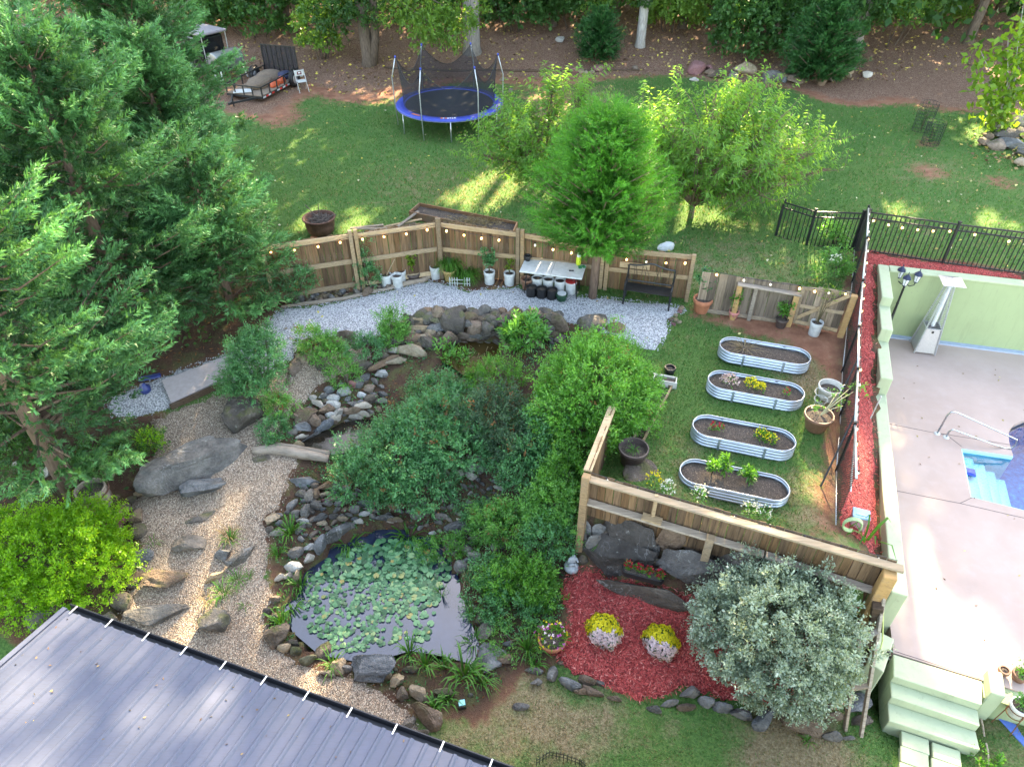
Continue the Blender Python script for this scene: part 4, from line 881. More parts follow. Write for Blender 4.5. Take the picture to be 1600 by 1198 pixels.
for cx, cy, L, B, an, m, h in [(470,770,18,18,0,'d',.2),(483,774,16,22,70,'g',.2),(494,772,12,18,80,'b',.18),(492,758,12,12,0,'b',.14),(510,760,28,18,20,'b',.2),(525,760,22,20,20,'s',.22),(540,762,14,14,0,'g',.18),(537,747,18,16,0,'b',.2),(507,772,20,8,8,'t',.12),(518,780,30,12,5,'k',.14),(492,788,22,20,0,'g',.22),(477,798,18,20,60,'s',.2),(462,802,14,12,0,'g',.15),(473,814,18,12,-5,'p',.15),(511,787,18,12,0,'g',.15),(527,786,14,12,0,'g',.15),(538,780,14,20,60,'d',.18),(500,808,22,16,20,'s',.18),(503,818,16,10,0,'t',.14),(444,822,16,12,0,'d',.15),(457,812,10,10,0,'b',.12),(535,810,18,8,-8,'t',.12),(435,832,26,10,10,'p',.13),(462,862,24,20,15,'s',.2),(483,873,22,24,60,'p',.24),(456,885,32,24,-20,'p',.22),(484,854,22,12,15,'p',.16),(437,902,18,14,25,'p',.16),(450,900,16,12,20,'p',.14),(464,898,16,16,50,'t',.2),(520,835,60,30,32,'s',.36),(500,850,24,26,60,'s',.3),(555,796,16,14,0,'g',.18),(575,785,30,12,0,'s',.18),(580,797,26,10,-14,'s',.14),(568,802,20,12,0,'p',.14),(600,808,36,12,0,'s',.16),(618,812,24,12,0,'b',.16),(560,815,14,12,0,'p',.15),(620,790,26,18,0,'b',.2),(645,788,18,14,0,'d',.18)]:
    rk(cx, cy, L, B, an, m, h, mesh=STONES[(k * 7) % 10], name='stone', parent=me_, sink=.1); k += 1
scatter(me_, [(420,815),(450,785),(470,760),(530,745),(560,760),(560,800),(540,830),(500,845),(440,840),(418,830)], 45, 9, 17, 'ggdbs', 8)
pe = thing('pond_edging', 'line of mossy and brown stones holding the lower edge of the lily pond', 'stone edging', T(540,1040)); k = 0
for cx, cy, L, B, an, m, h in [(418,990,14,18,70,'d',.2),(444,1012,20,18,0,'t',.16),(462,1016,18,16,0,'m',.16),(455,1003,22,14,0,'d',.18),(481,1030,26,20,15,'m',.2),(507,1018,26,18,0,'d',.18),(530,1024,24,18,0,'d',.2),(529,1038,22,16,-15,'t',.18),(515,1028,20,9,0,'m',.12),(511,1052,24,16,-10,'g',.14),(541,1044,16,14,0,'g',.16),(548,1030,16,14,0,'d',.16),(606,1055,12,13,0,'t',.16),(620,1062,20,26,60,'t',.22),(629,1083,18,28,75,'d',.24),(653,1082,28,30,-40,'t',.22),(695,1080,36,22,-6,'m',.2),(622,1022,24,16,0,'b',.2),(640,1045,26,16,0,'d',.16),(616,1045,10,10,0,'d',.12),(638,1130,26,20,40,'g',.18),(660,1145,20,14,0,'d',.16),(735,1085,8,7,0,'g',.08),(760,985,24,30,70,'g',.2),(752,965,18,24,70,'d',.2),(790,1030,26,20,0,'b',.16),(795,1005,18,14,0,'g',.14),(740,950,24,14,0,'d',.18),(425,1010,12,12,0,'b',.14),(428,965,20,16,30,'m',.2),(430,935,16,14,0,'b',.15),(418,955,14,12,0,'d',.14)]:
    rk(cx, cy, L, B, an, m, h, mesh=STONES[(k * 3 + 1) % 10], name='stone', parent=pe, sink=.12); k += 1
sc = thing('cascade_stones', 'dark wet cascade stones running down between the shrubs to the pond', 'stone cascade', T(710,780)); k = 0
for cx, cy, L, B, an, m, h in [(738,730,14,18,80,'p',.18),(752,732,14,18,80,'g',.16),(716,738,18,14,0,'p',.14),(754,717,14,12,0,'m',.14),(768,714,16,16,0,'g',.16),(778,710,18,18,60,'g',.2),(790,700,24,22,40,'d',.25),(693,780,8,8,0,'p',.1),(712,822,36,20,20,'s',.2),(738,826,28,24,10,'d',.22),(745,840,26,14,0,'g',.16),(708,848,20,20,0,'g',.18),(726,858,24,16,0,'g',.16),(740,866,20,14,0,'p',.14),(720,885,16,26,85,'g',.18),(690,806,20,12,0,'g',.14),(660,800,22,14,0,'d',.16),(650,806,18,12,0,'g',.14),(772,856,14,20,80,'g',.2),(785,852,10,16,80,'g',.18)]:
    rk(cx, cy, L, B, an, m, h, mesh=STONES[(k * 3 + 2) % 10], name='stone', parent=sc, sink=.15); k += 1
scatter(sc, [(680,735),(720,715),(790,700),(800,740),(770,790),(760,840),(740,880),(700,870),(640,820),(600,815),(560,800),(620,770),(670,760)], 95, 6, 14, 'ggddsp', 11)
# ---- boulders under the near fence
RW = [(955,866,128,88,-22,'w',.95,41,'broad brown veined boulder under the fence, beside the statue post',1.0),(986,836,84,50,-14,'w',.8,42,'rock with a white quartz face wedged under the fence rail',.9),
 (1086,886,112,70,-18,'w',.75,43,'flat faced boulder with thin white lines behind the round grey bush',1.0),(1006,922,134,40,-12,'w',.42,44,'long low dark rock slab carrying the flower trough on the mulch',.5),
 (1050,842,50,44,-10,'b',.8,45,'brown squared rock under the middle of the near fence',.9),(1098,850,74,30,-14,'b',.6,46,'flat oblong rock jammed under the lower fence rail',.8),
 (928,846,30,28,30,'g',.5,47,'small grey rock in the corner beneath the fence planks',.7),(1165,880,90,60,-18,'w',.9,48,'dark boulder mostly hidden behind the round grey bush',1),(1250,910,90,60,-18,'w',.9,49,'dark boulder under the right end of the near fence',1)]
for cx, cy, L, B, an, m, h, sd, lab, lift in RW:
    o = rk(cx, cy, L, B, an, m, h, sd, 5, .2, 16, (.42, .78), .07, .0, label=lab, group='boulders under the near fence')
fr = thing('boulder_infill', 'small dark rocks filling the gaps between the boulders under the fence', 'rock infill', T(1040,880)); k = 0
for cx, cy, L, B, an, m, h in [(916,826,16,14,0,'g',.4),(936,830,20,14,0,'g',.4),(912,842,12,16,0,'g',.35),(946,838,10,12,0,'d',.3),(1032,830,12,30,80,'d',.5),(1025,862,14,20,80,'d',.3),(1026,880,16,14,0,'d',.25),(1040,872,12,18,70,'d',.25),(1044,864,11,6,0,'t',.12),(1028,893,9,20,65,'p',.14),(1140,870,40,20,-14,'b',.4),(1165,880,30,20,0,'d',.4),(910,875,14,26,80,'d',.25),(1110,870,16,12,0,'d',.3)]:
    rk(cx, cy, L, B, an, m, h, mesh=STONES[k % 10], name='stone', parent=fr, sink=.1); k += 1
# ---- border of the red mulch
mb = thing('mulch_edging', 'row of round grey field stones edging the lower side of the red mulch', 'stone edging', T(1060,1090)); k = 0
for cx, cy, L, B, an, m, h in [(834,1047,28,16,-10,'s',.16),(838,1066,18,16,20,'g',.15),(863,1052,22,24,70,'g',.2),(890,1068,34,22,-25,'s',.2),(918,1062,26,18,-15,'b',.18),(936,1066,20,12,-10,'g',.12),(926,1080,34,20,-25,'b',.15),(908,1080,22,16,0,'b',.14),(960,1090,22,14,-10,'b',.12),(1022,1106,22,18,-10,'g',.16),(1046,1098,26,16,10,'g',.18),(1078,1083,30,30,20,'g',.28),(1072,1104,28,16,0,'b',.15),(1103,1096,24,22,-20,'g',.22),(1129,1104,28,20,-10,'g',.22),(1158,1114,32,24,-10,'s',.24),(1196,1122,42,42,40,'s',.34),(1252,1132,66,42,-14,'b',.36),(1303,1118,26,24,0,'b',.24),(1300,1148,28,24,0,'g',.24),(1308,1088,24,34,60,'s',.26),(1340,1100,24,26,0,'g',.22),(1290,1105,14,12,0,'g',.14),(1376,1050,18,18,0,'b',.2),(814,1103,24,16,0,'g',.12),(1345,1125,26,20,0,'d',.18),(1272,1112,14,12,0,'d',.12),(876,1036,10,9,0,'b',.1),(1325,1152,18,12,0,'g',.12)]:
    rk(cx, cy, L, B, an, m, h, mesh=STONES[(k * 3 + 5) % 10], name='stone', parent=mb, sink=.12); k += 1
# ---- pebbles edging the white gravel, stones under the back fence, stones by the woods
pb = thing('pebble_edging', 'short line of tan pebbles at the gravel edge below the terracotta pot', 'pebble edging', T(1058,505)); k = 0
for cx, cy in [(1066,479),(1062,486),(1056,492),(1050,498),(1056,500),(1061,503),(1052,506),(1064,482),(1047,500)]:
    rk(cx, cy, 7, 5, k * 31 % 60 - 30, 'tktbt'[k % 5], .09, mesh=STONES[k % 10], name='pebble', parent=pb); k += 1
ub = thing('fence_foot_stones', 'low heap of brown stones at the foot of the left fence bay', 'stones', T(520,465))
scatter(ub, [(462,474),(470,458),(560,448),(600,440),(610,447),(560,460),(500,470)], 34, 7, 12, 'bbdg', 21)
tr_ = thing('stone_row', 'loose row of grey and red stones where the lawn meets the wooded bank', 'stone row', T(1200,120)); k = 0
for cx, cy, L, B, an, m, h in [(896,110,11,7,0,'k',.2),(908,111,8,6,0,'t',.15),(915,113,7,5,0,'t',.14),(925,113,7,5,0,'t',.14),(935,107,15,8,0,'k',.22),(797,142,7,7,0,'b',.2),(992,106,8,5,0,'b',.16),(1089,106,22,13,-10,'k',.45),(1108,106,9,8,0,'k',.25),(1108,113,13,8,0,'b',.25),(1124,115,18,12,20,'b',.35),(1145,117,14,10,0,'g',.25),(1162,106,26,14,8,'t',.45),(1207,120,28,16,-8,'g',.45),(1231,119,14,12,30,'b',.35),(1225,124,9,8,0,'s',.25),(1244,124,20,12,-10,'b',.35),(1283,126,14,10,0,'b',.3),(1297,123,12,8,0,'g',.25),(1313,113,22,12,20,'t',.4),(1325,117,8,6,0,'t',.2),(1355,116,14,6,0,'p',.25),(1084,124,12,5,0,'p',.15),(1300,118,8,6,0,'b',.2),(875,62,12,7,0,'p',.2),(784,124,7,5,0,'t',.14)]:
    rk(cx, cy, L * 1.1, B * 1.1, an, m, h, mesh=STONES[k % 10], name='stone', parent=tr_, sink=.1); k += 1
rc = thing('rock_pile', 'pile of dark rocks among fallen leaves under the sapling on the right', 'rock pile', T(1580,225)); k = 0
for cx, cy, L, B, an, m, h in [(1580,224,26,17,10,'s',.35),(1558,226,16,14,30,'b',.3),(1537,222,18,12,0,'b',.2),(1592,253,16,12,0,'t',.25),(1570,208,30,14,10,'d',.3),(1590,205,26,14,-20,'d',.3),(1598,240,18,12,0,'d',.25),(1545,212,14,9,0,'b',.2),(1598,190,24,12,10,'t',.3)]:
    rk(cx, cy, L, B, an, m, h, mesh=STONES[(k * 3) % 10], name='stone', parent=rc, sink=.1); k += 1
# buried round slab in the lawn behind the fence
rk(1002,738,52,40,0,'d',.1,61,3,.35,10,(.6,.9),.04,.5,label='flat round dark stone sunk in the grass behind the near fence', cat='stone slab', name='stone_slab')
# weathered log over the stream, driftwood along the gravel
M_log = wood('driftwood', (.14, .11, .085), (.36, .31, .26), (3, 14, 14))
def logobj(name, pts, r, label, cat, mat=None):
    P = [T(x, y) for x, y in pts]; o = thing(name, label, cat, P[0]); rr = random.Random(len(label)); n = 20; Q = []
    for i in range(n):
        t = i / (n - 1) * (len(P) - 1); k = min(int(t), len(P) - 2); q = P[k].lerp(P[k + 1], t - k); Q.append(q - P[0] + Vector((rr.uniform(-.01, .01), rr.uniform(-.01, .01), r * .6 + rr.uniform(-.01, .01))))
    bm = BM(); tube(bm, Q, r, 9, rr=[r * (.55 + .5 * math.sin(math.pi * (.12 + .76 * i / (n - 1)))) * rr.uniform(.9, 1.1) for i in range(n)]); obj('trunk_piece', bm, mat or M_log, o, True); return o, Q
lo_, Q = logobj('weathered_log', [(396,707),(430,706),(470,712),(515,720)], .12, 'long grey split log bridging the stream between path and shrubs', 'log')
bm = BM(); tube(bm, [q + Vector((.02, .1, .06)) for q in Q[6:]], .06, 7); obj('split_rail', bm, M_log, lo_, True)
logobj('driftwood_edging', [(440,481),(480,476),(540,468),(590,456),(620,450)], .055, 'long thin driftwood log along the upper gravel edge', 'log')
logobj('driftwood_edging', [(612,450),(640,444),(662,440),(674,433)], .075, 'short forked driftwood piece below the grouped white buckets', 'log')
logobj('bark_edging', [(600,107),(700,112),(800,112),(905,112),(1000,111)], .055, 'thin dark timber edging along the woods behind the trampoline', 'edging', M_dark)
# ================================================================ FOLIAGE TOOLS
def nrm(a): return a / np.maximum(np.linalg.norm(a, axis=-1, keepdims=True), 1e-9)
def leaves(name, P, D, L, Wd, rnd, mat, parent=None, seed=0, fold=.25, up=None, at=.42, droop=0.0, tri=False):
    """one mesh of kite-shaped leaves: base P, direction D, length L, width Wd"""
    r = np.random.default_rng(seed + 5); n = len(P); D = nrm(np.asarray(D, float)); L = np.broadcast_to(np.asarray(L, float), (n,)); Wd = np.broadcast_to(np.asarray(Wd, float), (n,))
    u = r.normal(0, 1, (n, 3)) if up is None else np.asarray(up) + r.normal(0, .35, (n, 3))
    s = nrm(np.cross(D, u)); q = np.cross(s, D)
    if tri:
        V = np.empty((n, 3, 3)); V[:, 0] = P + s * (Wd / 2)[:, None]; V[:, 1] = P - s * (Wd / 2)[:, None]; V[:, 2] = P + D * L[:, None]
        return link(name, npmesh(name, V.reshape(-1, 3), np.arange(n * 3).reshape(n, 3), mat, False, {'rnd': rnd}), None, parent)
    m = P + D * (L * at)[:, None]; k = q * (Wd * fold)[:, None]
    tip = P + D * L[:, None]; tip[:, 2] -= droop * L
    V = np.empty((n, 4, 3)); V[:, 0] = P; V[:, 1] = m + s * (Wd / 2)[:, None] + k; V[:, 2] = tip; V[:, 3] = m - s * (Wd / 2)[:, None] + k
    F = np.arange(n * 4).reshape(n, 4)
    return link(name, npmesh(name, V.reshape(-1, 3), F, mat, False, {'rnd': rnd}), None, parent)
def sph(n, r):
    v = r.normal(0, 1, (n, 3)); return nrm(v)
def shoots(C0, A, n, L, wid, spread, r, ll, lw, taper=.5, planar=0):
    """n leaves along each shoot that starts at C0 with axis A; returns arrays"""
    m = len(C0); t = r.uniform(.05, 1, (m, n)); A = nrm(A)
    side = nrm(np.cross(A, r.normal(0, 1, (m, 3)))); bi = np.cross(A, side)
    ph = r.uniform(0, 6.283, (m, n)) if not planar else np.where(r.random((m, n)) < .5, 0, math.pi) + r.normal(0, .35, (m, n))
    rad = side[:, None] * np.cos(ph)[..., None] + bi[:, None] * np.sin(ph)[..., None]
    Lm = np.broadcast_to(np.asarray(L, float).reshape(-1, 1), (m, n))
    P = C0[:, None] + A[:, None] * (t * Lm)[..., None] + rad * (wid * r.uniform(0, 1, (m, n)))[..., None]
    D = A[:, None] * (1 - spread * .55) + rad * spread
    D = D + r.normal(0, .12, D.shape)
    sz = (1 - taper * t) * r.uniform(.75, 1.2, (m, n))
    return P.reshape(-1, 3), D.reshape(-1, 3), (ll * sz).ravel(), (lw * sz).ravel(), t.ravel()
def stems(parent, pts, mat, name='stem', n=6):
    bm = BM()
    for p, rr in pts: tube(bm, p, rr[0] if isinstance(rr, (list, tuple)) else rr, n, rr=rr if isinstance(rr, (list, tuple)) else None)
    return obj(name, bm, mat, parent, True)
def bark(name, c1, c2):
    if name in MATS: return MATS[name]
    n = NT(name); v = n.stretch((6, 6, 1.2)); k = n.noise(3, 5, .7, v); n.col(n.ramp(k, [(.3, c1), (.7, c2)])); n.rough(.95); n.bump(k, 1, .03); MATS[name] = n.m; return n.m
M_bark = bark('brown_bark', (.055, .04, .03), (.17, .13, .10)); M_barkg = bark('grey_bark', (.10, .09, .08), (.28, .25, .22)); M_barkp = bark('pale_bark', (.22, .20, .18), (.48, .45, .42)); M_twig = plain('green_brown_twig', (.12, .10, .05), .8); M_barkr = bark('red_brown_bark', (.09, .055, .04), (.22, .15, .11))
LM = {}
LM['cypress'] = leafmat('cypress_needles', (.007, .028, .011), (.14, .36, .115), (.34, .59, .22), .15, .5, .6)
LM['cedar'] = leafmat('young_cedar_needles', (.010, .06, .006), (.11, .35, .03), (.25, .52, .06), .3, .5, .9)
LM['peach'] = leafmat('peach_leaves', (.04, .13, .03), (.20, .38, .07), (.48, .52, .07), .5, .4, .8)
LM['nandina'] = leafmat('nandina_leaves', (.012, .055, .02), (.125, .33, .12), (.27, .46, .17), .28, .35, 1.0, .5)
LM['bright'] = leafmat('bright_shrub_leaves', (.018, .085, .010), (.15, .37, .05), (.36, .50, .10), .4, .35, 1.4, .5)
LM['privet'] = leafmat('privet_leaves', (.022, .095, .018), (.16, .38, .08), (.38, .52, .14), .4, .35, 1.2, .5)
LM['olive'] = leafmat('grey_green_leaves', (.035, .075, .045), (.34, .41, .30), (.78, .78, .64), .25, .3, 2.5, .6)
LM['gold'] = leafmat('yellow_green_leaves', (.035, .14, .006), (.24, .45, .015), (.48, .56, .04), .45, .4, 1.0)
LM['wood1'] = leafmat('woodland_leaves', (.015, .05, .012), (.075, .18, .045), (.19, .26, .05), .4, .45, .35)
LM['wood2'] = leafmat('light_woodland_leaves', (.05, .12, .02), (.17, .30, .05), (.38, .38, .06), .45, .45, .5)
LM['sapling'] = leafmat('sapling_leaves', (.07, .16, .015), (.2, .32, .03), (.52, .42, .03), .5, .4, 3)
LM['grass'] = leafmat('grass_blades', (.032, .095, .026), (.095, .21, .05), (.25, .26, .09), .35, .6, .5, .2)
LM['drygrass'] = leafmat('dry_grass_blades', (.16, .12, .07), (.34, .27, .16), (.46, .38, .25), .3, .8, .6, .2)
LM['tuft'] = leafmat('strap_leaves', (.03, .10, .015), (.10, .26, .03), (.26, .38, .05), .4, .45, 2)
LM['rust'] = leafmat('rusty_leaves', (.12, .045, .02), (.25, .11, .04), None, .3, .5, 2)
def ell(n, c, rad, r, lo=.72, hi=1.04, cut=-.55):
    """points in the outer shell of an ellipsoid with their outward directions"""
    v = sph(int(n * 1.6) + 8, r); v = v[v[:, 2] > cut][:n]; k = r.uniform(lo, hi, (len(v), 1)) if lo < hi else np.full((len(v), 1), hi)
    lump = 1 + .13 * np.sin(v[:, :1] * 5 + c[0] * 3) * np.sin(v[:, 1:2] * 5.5 + c[1]) + .07 * np.sin(v[:, 2:] * 9 + c[0] * 7) + .09 * np.sin(v[:, :1] * 13 + c[1] * 5) * np.sin(v[:, 1:2] * 12 + v[:, 2:] * 9) + np.where(r.random((len(v), 1)) < .07, r.uniform(0, .16, (len(v), 1)), 0)
    return np.asarray(c) + v * np.asarray(rad) * k * lump, nrm(v / np.asarray(rad)), k[:, 0]
def shrub(name, label, cat, loc, lobes, mat, ntw, ll, lw, tw=.22, per=12, seed=1, spread=.75, upb=.5, group=None, stem=True, inner=.22, planar=0, wid=.03, rust=0, sun=0.1):
    """bush of several rounded lobes: ntw leafy shoots per square metre of lobe surface"""
    r = np.random.default_rng(seed); o = thing(name, label, cat, loc, group=group); loc = Vector(loc); Pp = []; Dd = []; K = []
    for (x, y, z, a, b, c) in lobes:
        area = 4 * math.pi * ((((a * b) ** 1.6 + (a * c) ** 1.6 + (b * c) ** 1.6) / 3) ** (1 / 1.6)); n = int(area * ntw)
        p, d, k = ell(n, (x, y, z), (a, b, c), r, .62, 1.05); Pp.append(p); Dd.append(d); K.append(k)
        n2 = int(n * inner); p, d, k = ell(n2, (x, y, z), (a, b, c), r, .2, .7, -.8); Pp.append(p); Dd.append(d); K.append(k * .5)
    P = np.vstack(Pp); D = np.vstack(Dd); K = np.concatenate(K)
    # drop what is buried in another lobe or the ground
    keep = np.ones(len(P), bool)
    for (x, y, z, a, b, c) in lobes:
        q = (((P - (x, y, z)) / (a, b, c)) ** 2).sum(1); keep &= ~((q < .3) & (r.random(len(P)) < .75))
    gz = hz(P[:, 0] + loc.x, P[:, 1] + loc.y) - loc.z; keep &= P[:, 2] > gz + .02
    # lumps and gaps
    g = np.sin(P[:, 0] * 7.3 + seed) * np.sin(P[:, 1] * 6.7 + seed * 2) * np.sin(P[:, 2] * 7.9 + seed * 3); keep &= (g > -.52) | (r.random(len(P)) < .35)
    P, D, K = P[keep], D[keep], K[keep]
    M_ = max(6, int(len(P) / 16)); ci = r.choice(len(P), M_, replace=False); dist = ((P[:, None] - P[ci][None]) ** 2).sum(2); nb_ = dist.argmin(1); cl = P[ci][nb_]
    jit = r.normal(0, .07, M_)[nb_]; P = P + (cl - P) * .22 + D * (jit + .05)[:, None]; clb = np.clip(r.normal(0, .16, M_), -.3, .3)[nb_]; outw = ((P - cl) * D).sum(1)
    A = D + np.array([0, 0, upb]) + r.normal(0, .3, D.shape); base_r = np.clip((K - .5) * 1.4 + clb + outw * 1.2 + r.normal(0, .08, len(P)), -.1, .95)  # outer shoots paler, inner ones darker: shade painted into the leaf colour
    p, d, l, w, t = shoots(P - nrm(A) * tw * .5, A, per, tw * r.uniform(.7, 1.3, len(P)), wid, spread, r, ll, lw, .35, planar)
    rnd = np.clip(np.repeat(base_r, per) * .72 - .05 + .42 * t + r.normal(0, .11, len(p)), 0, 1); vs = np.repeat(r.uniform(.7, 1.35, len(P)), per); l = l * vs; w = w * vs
    if rust:
        isr = np.repeat(r.random(len(P)) < rust, per)
        leaves('dry_leaves', p[isr], d[isr], l[isr], w[isr], rnd[isr], LM['rust'], o, seed); p, d, l, w, rnd = p[~isr], d[~isr], l[~isr], w[~isr], rnd[~isr]
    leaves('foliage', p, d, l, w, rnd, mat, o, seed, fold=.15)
    if stem:
        S_ = []
        for (x, y, z, a, b, c) in lobes:
            for _ in range(3):
                e = Vector((x + r.uniform(-.4, .4) * a, y + r.uniform(-.4, .4) * b, z + c * r.uniform(-.1, .5))); q = Vector((x * .3 + r.uniform(-.1, .1), y * .3 + r.uniform(-.1, .1), 0)); q.z = h1(q.x + loc.x, q.y + loc.y) - loc.z - .05
                S_.append(([q, q.lerp(e, .5) + Vector((r.uniform(-.08, .08), r.uniform(-.08, .08), .05)), e], [.022, .016, .008]))
        stems(o, S_, M_bark, 'stem', 5)
    return o
def tuft(name, label, cat, loc, n, h, w, spread, mat, seed=1, group=None, parent=None, arch=.5):
    """arching strap leaves in three segments"""
    r = np.random.default_rng(seed); V = []; F = []; rd = []
    for i in range(n):
        a = r.uniform(0, 6.283); d = np.array([math.cos(a), math.sin(a), 0]); s = np.array([-d[1], d[0], 0]); hh = h * r.uniform(.6, 1.15); sp_ = spread * r.uniform(.3, 1.1); ww = w * r.uniform(.7, 1.2); b = d * r.uniform(0, spread * .25)
        pts = [b, b + d * sp_ * .3 + np.array([0, 0, hh * .6]), b + d * sp_ * .7 + np.array([0, 0, hh * (1 - arch * .12)]), b + d * sp_ * 1.15 + np.array([0, 0, hh * (1 - arch * .75)])]
        k = len(V); ws = (ww, ww, ww * .8, .002)
        for p, q in zip(pts, ws): V += [p - s * q / 2, p + s * q / 2]
        for j in range(3): F.append([k + 2 * j, k + 2 * j + 1, k + 2 * j + 3, k + 2 * j + 2]); rd.append(np.clip(r.normal(.3 + .2 * j, .15), 0, 1))
    me = npmesh('leaves', np.array(V), np.array(F), mat, False, {'rnd': rd})
    if parent is not None: return link(name, me, None, parent, loc)
    o = link(name, me, None, None, loc); return tagobj(o, label, cat, group)
# ================================================================ POTS, BEDS AND GARDEN THINGS
M_white = plain('white_plastic', (.5, .51, .51), .4); M_terra = plain('terracotta', (.42, .16, .085), .75, var=.25); M_pink = plain('pink_clay', (.5, .2, .17), .7, var=.2); M_brownp = plain('brown_plastic', (.2, .105, .065), .5, var=.2)
M_dkpot = plain('dark_brown_pot', (.075, .055, .05), .5, var=.3); M_blk = plain('black_plastic', (.012, .012, .014), .5); M_cream = plain('cream_plastic', (.6, .57, .52), .5, var=.15); M_ochre = plain('ochre_clay', (.45, .3, .13), .7, var=.3)
def soilmat():
    n = NT('potting_soil'); v = n.world(); f = n.noise(45, 4, .75, v); c = n.voro(60, v, out='Color')
    b = n.ramp(f, [(.3, (.03, .022, .018)), (.55, (.085, .064, .05)), (.75, (.2, .155, .12))]); b = n.mix(n.mapr(c, .82, .9, 0, .7), b, (.3, .23, .16)); n.col(b); n.rough(.95); n.bump(f, 1, .03); return n.m
M_soil = soilmat()
def soil_disc(rad, z, bumpy=.015, seed=0, n=20):
    r = random.Random(seed); bm = BM(); rings = []
    for k in range(5):
        rr = rad * (1 - k / 4.6); rings.append([bm.verts.new((rr * math.cos(2 * math.pi * j / n), rr * math.sin(2 * math.pi * j / n), z + k * bumpy + r.uniform(-bumpy, bumpy) * (k > 0))) for j in range(n)])
    for A, B in zip(rings, rings[1:]):
        for j in range(n): bm.faces.new((A[j], A[(j + 1) % n], B[(j + 1) % n], B[j]))
    bm.faces.new(rings[-1]); return bm
def pot(name, label, p, rt, rb, h, mat, cat='pot', rim=.025, fill=.82, group=None, soil=True, rimh=.06, handle=False, lip=None):
    o = thing(name, label, cat, p, random.uniform(0, 6), group); t = .014
    bm = BM(); lathe(bm, [(0, 0), (rb, 0), (rb + .004, .01), (rt - .01, h - rimh), (rt - .008, h - rimh + .002), (rt + rim * .5, h - rimh + .004), (rt + rim * .5, h - .006), (rt + rim * .35, h), (rt - t, h), (rt - t - .004, h - .01), (rb + (rt - rb) * fill - t, h * fill), (rb * .9, h * .3), (0, h * .3)], 28)
    obj('pot_body', bm, mat, o, True).data.set_sharp_from_angle(angle=R(40))
    if soil: obj('soil', soil_disc(rb + (rt - rb) * fill - t - .002, h * fill - .01, .008, int(p[0] * 10)), M_soil, o, True)
    if handle:
        bm = BM(); tube(bm, [(rt + .01, 0, h - .08), (rt * .8, -rt * .55, h - .16), (0, -rt - .03, h - .2), (-rt * .8, -rt * .55, h - .16), (-rt - .01, 0, h - .08)], .004, 4); obj('wire_handle', bm, plain('pale_galvanised', (.5, .5, .5), .4, .6), o)
    return o
def bucket(label, p, rim=None, soil=True, group='white five gallon buckets'):
    o = pot('bucket', label, p, .15, .13, .37, M_white, 'bucket', .012, .86, group, soil, .09, True)
    if rim: bm = BM(); lathe(bm, [(.155, .365), (.158, .37), (.12, .372), (0, .372)], 20); obj('lid', bm, rim, o, True)
    return o
def plant(name, label, p, h, mat, n=40, ll=.1, lw=.04, wid=.12, seed=1, cat='plant', group=None, nst=3, low=.35, droop=.0, per=8, twl=.2, lean=(0, 0)):
    """small potted plant: a few stems with leafy shoots"""
    r = np.random.default_rng(seed); o = thing(name, label, cat, p, group=group); S_ = []; C0 = []; A = []
    for k in range(nst):
        a = r.uniform(0, 6.283); e = Vector((math.cos(a) * wid * r.uniform(.2, .9) + lean[0], math.sin(a) * wid * r.uniform(.2, .9) + lean[1], h * r.uniform(.75, 1))); S_.append(([Vector((0, 0, 0)), Vector((e.x * .3, e.y * .3, e.z * .5)), e], [.011, .008, .004]))
        for _ in range(max(1, n // nst)):
            t = r.uniform(low, 1); q = np.array(Vector((e.x * t * t, e.y * t * t, e.z * t))); C0.append(q); A.append([r.normal(0, 1), r.normal(0, 1), r.uniform(.0, .9)])
    p_, d, l, w, t = shoots(np.array(C0), np.array(A), per, twl * r.uniform(.5, 1.1, len(C0)), .02, .8, r, ll, lw)
    d[:, 2] -= droop; leaves('foliage', p_, d, l, w, np.clip(.25 + .5 * t + r.normal(0, .15, len(t)), 0, 1), mat, o, seed); stems(o, S_, M_twig, 'stem', 5); return o
def up(p, z): return Vector((p[0], p[1], p[2] + z))
# -- right side of the vegetable lawn
p = T(1292,622); pot('large_pot', 'large cream white plastic pot beside the mesh fence', p, .26, .19, .36, M_cream, 'pot', .02, .7)
p = T(1273,668); pot('large_pot', 'large terracotta brown pot with a pale rim holding bare stems', p, .29, .2, .38, M_brownp, 'pot', .03, .86)
o = thing('leggy_plant', 'leggy pale stemmed plant leaning over the mesh fence from the brown pot', 'plant', up(p, .32)); S_ = []; rr = np.random.default_rng(4); C0 = []; A = []
for e, m in (((.62,.25,.62),(.3,.1,.36)), ((.38,.3,.4),(.2,.1,.25)), ((.45,.05,.25),(.25,.02,.2)), ((-.08,.05,.16),(-.04,.03,.1)), ((.75,.2,.6),(.4,.1,.4))):
    S_.append(([Vector((0,0,0)), Vector(m), Vector(e)], [.012,.009,.006]))
    for _ in range(7): C0.append(np.array(e) + rr.normal(0, .06, 3)); A.append(rr.normal(0, 1, 3) + (0, 0, .5))
stems(o, S_, plain('pale_stem', (.45, .42, .25), .7), 'stem', 6)
q, d, l, w, t = shoots(np.array(C0), np.array(A), 8, .12, .02, .8, rr, .07, .04); leaves('foliage', q, d, l, w, np.clip(.5 + rr.normal(0, .2, len(q)), 0, 1), LM['privet'], o)
o = thing('tomato_cage', 'white wire plant hoop standing between the cream and brown pots', 'plant support', T(1277,640)); bm = BM()
for z, r_ in ((.1, .1), (.3, .14), (.48, .17)): tube(bm, [(r_ * math.cos(a), r_ * math.sin(a), z) for a in np.linspace(0, 6.283, 18, endpoint=False)], .005, 4, True)
for a in (0, 2.1, 4.2): tube(bm, [(.08 * math.cos(a), .08 * math.sin(a), 0), (.18 * math.cos(a), .18 * math.sin(a), .5)], .005, 4)
obj('wire', bm, M_white, o)
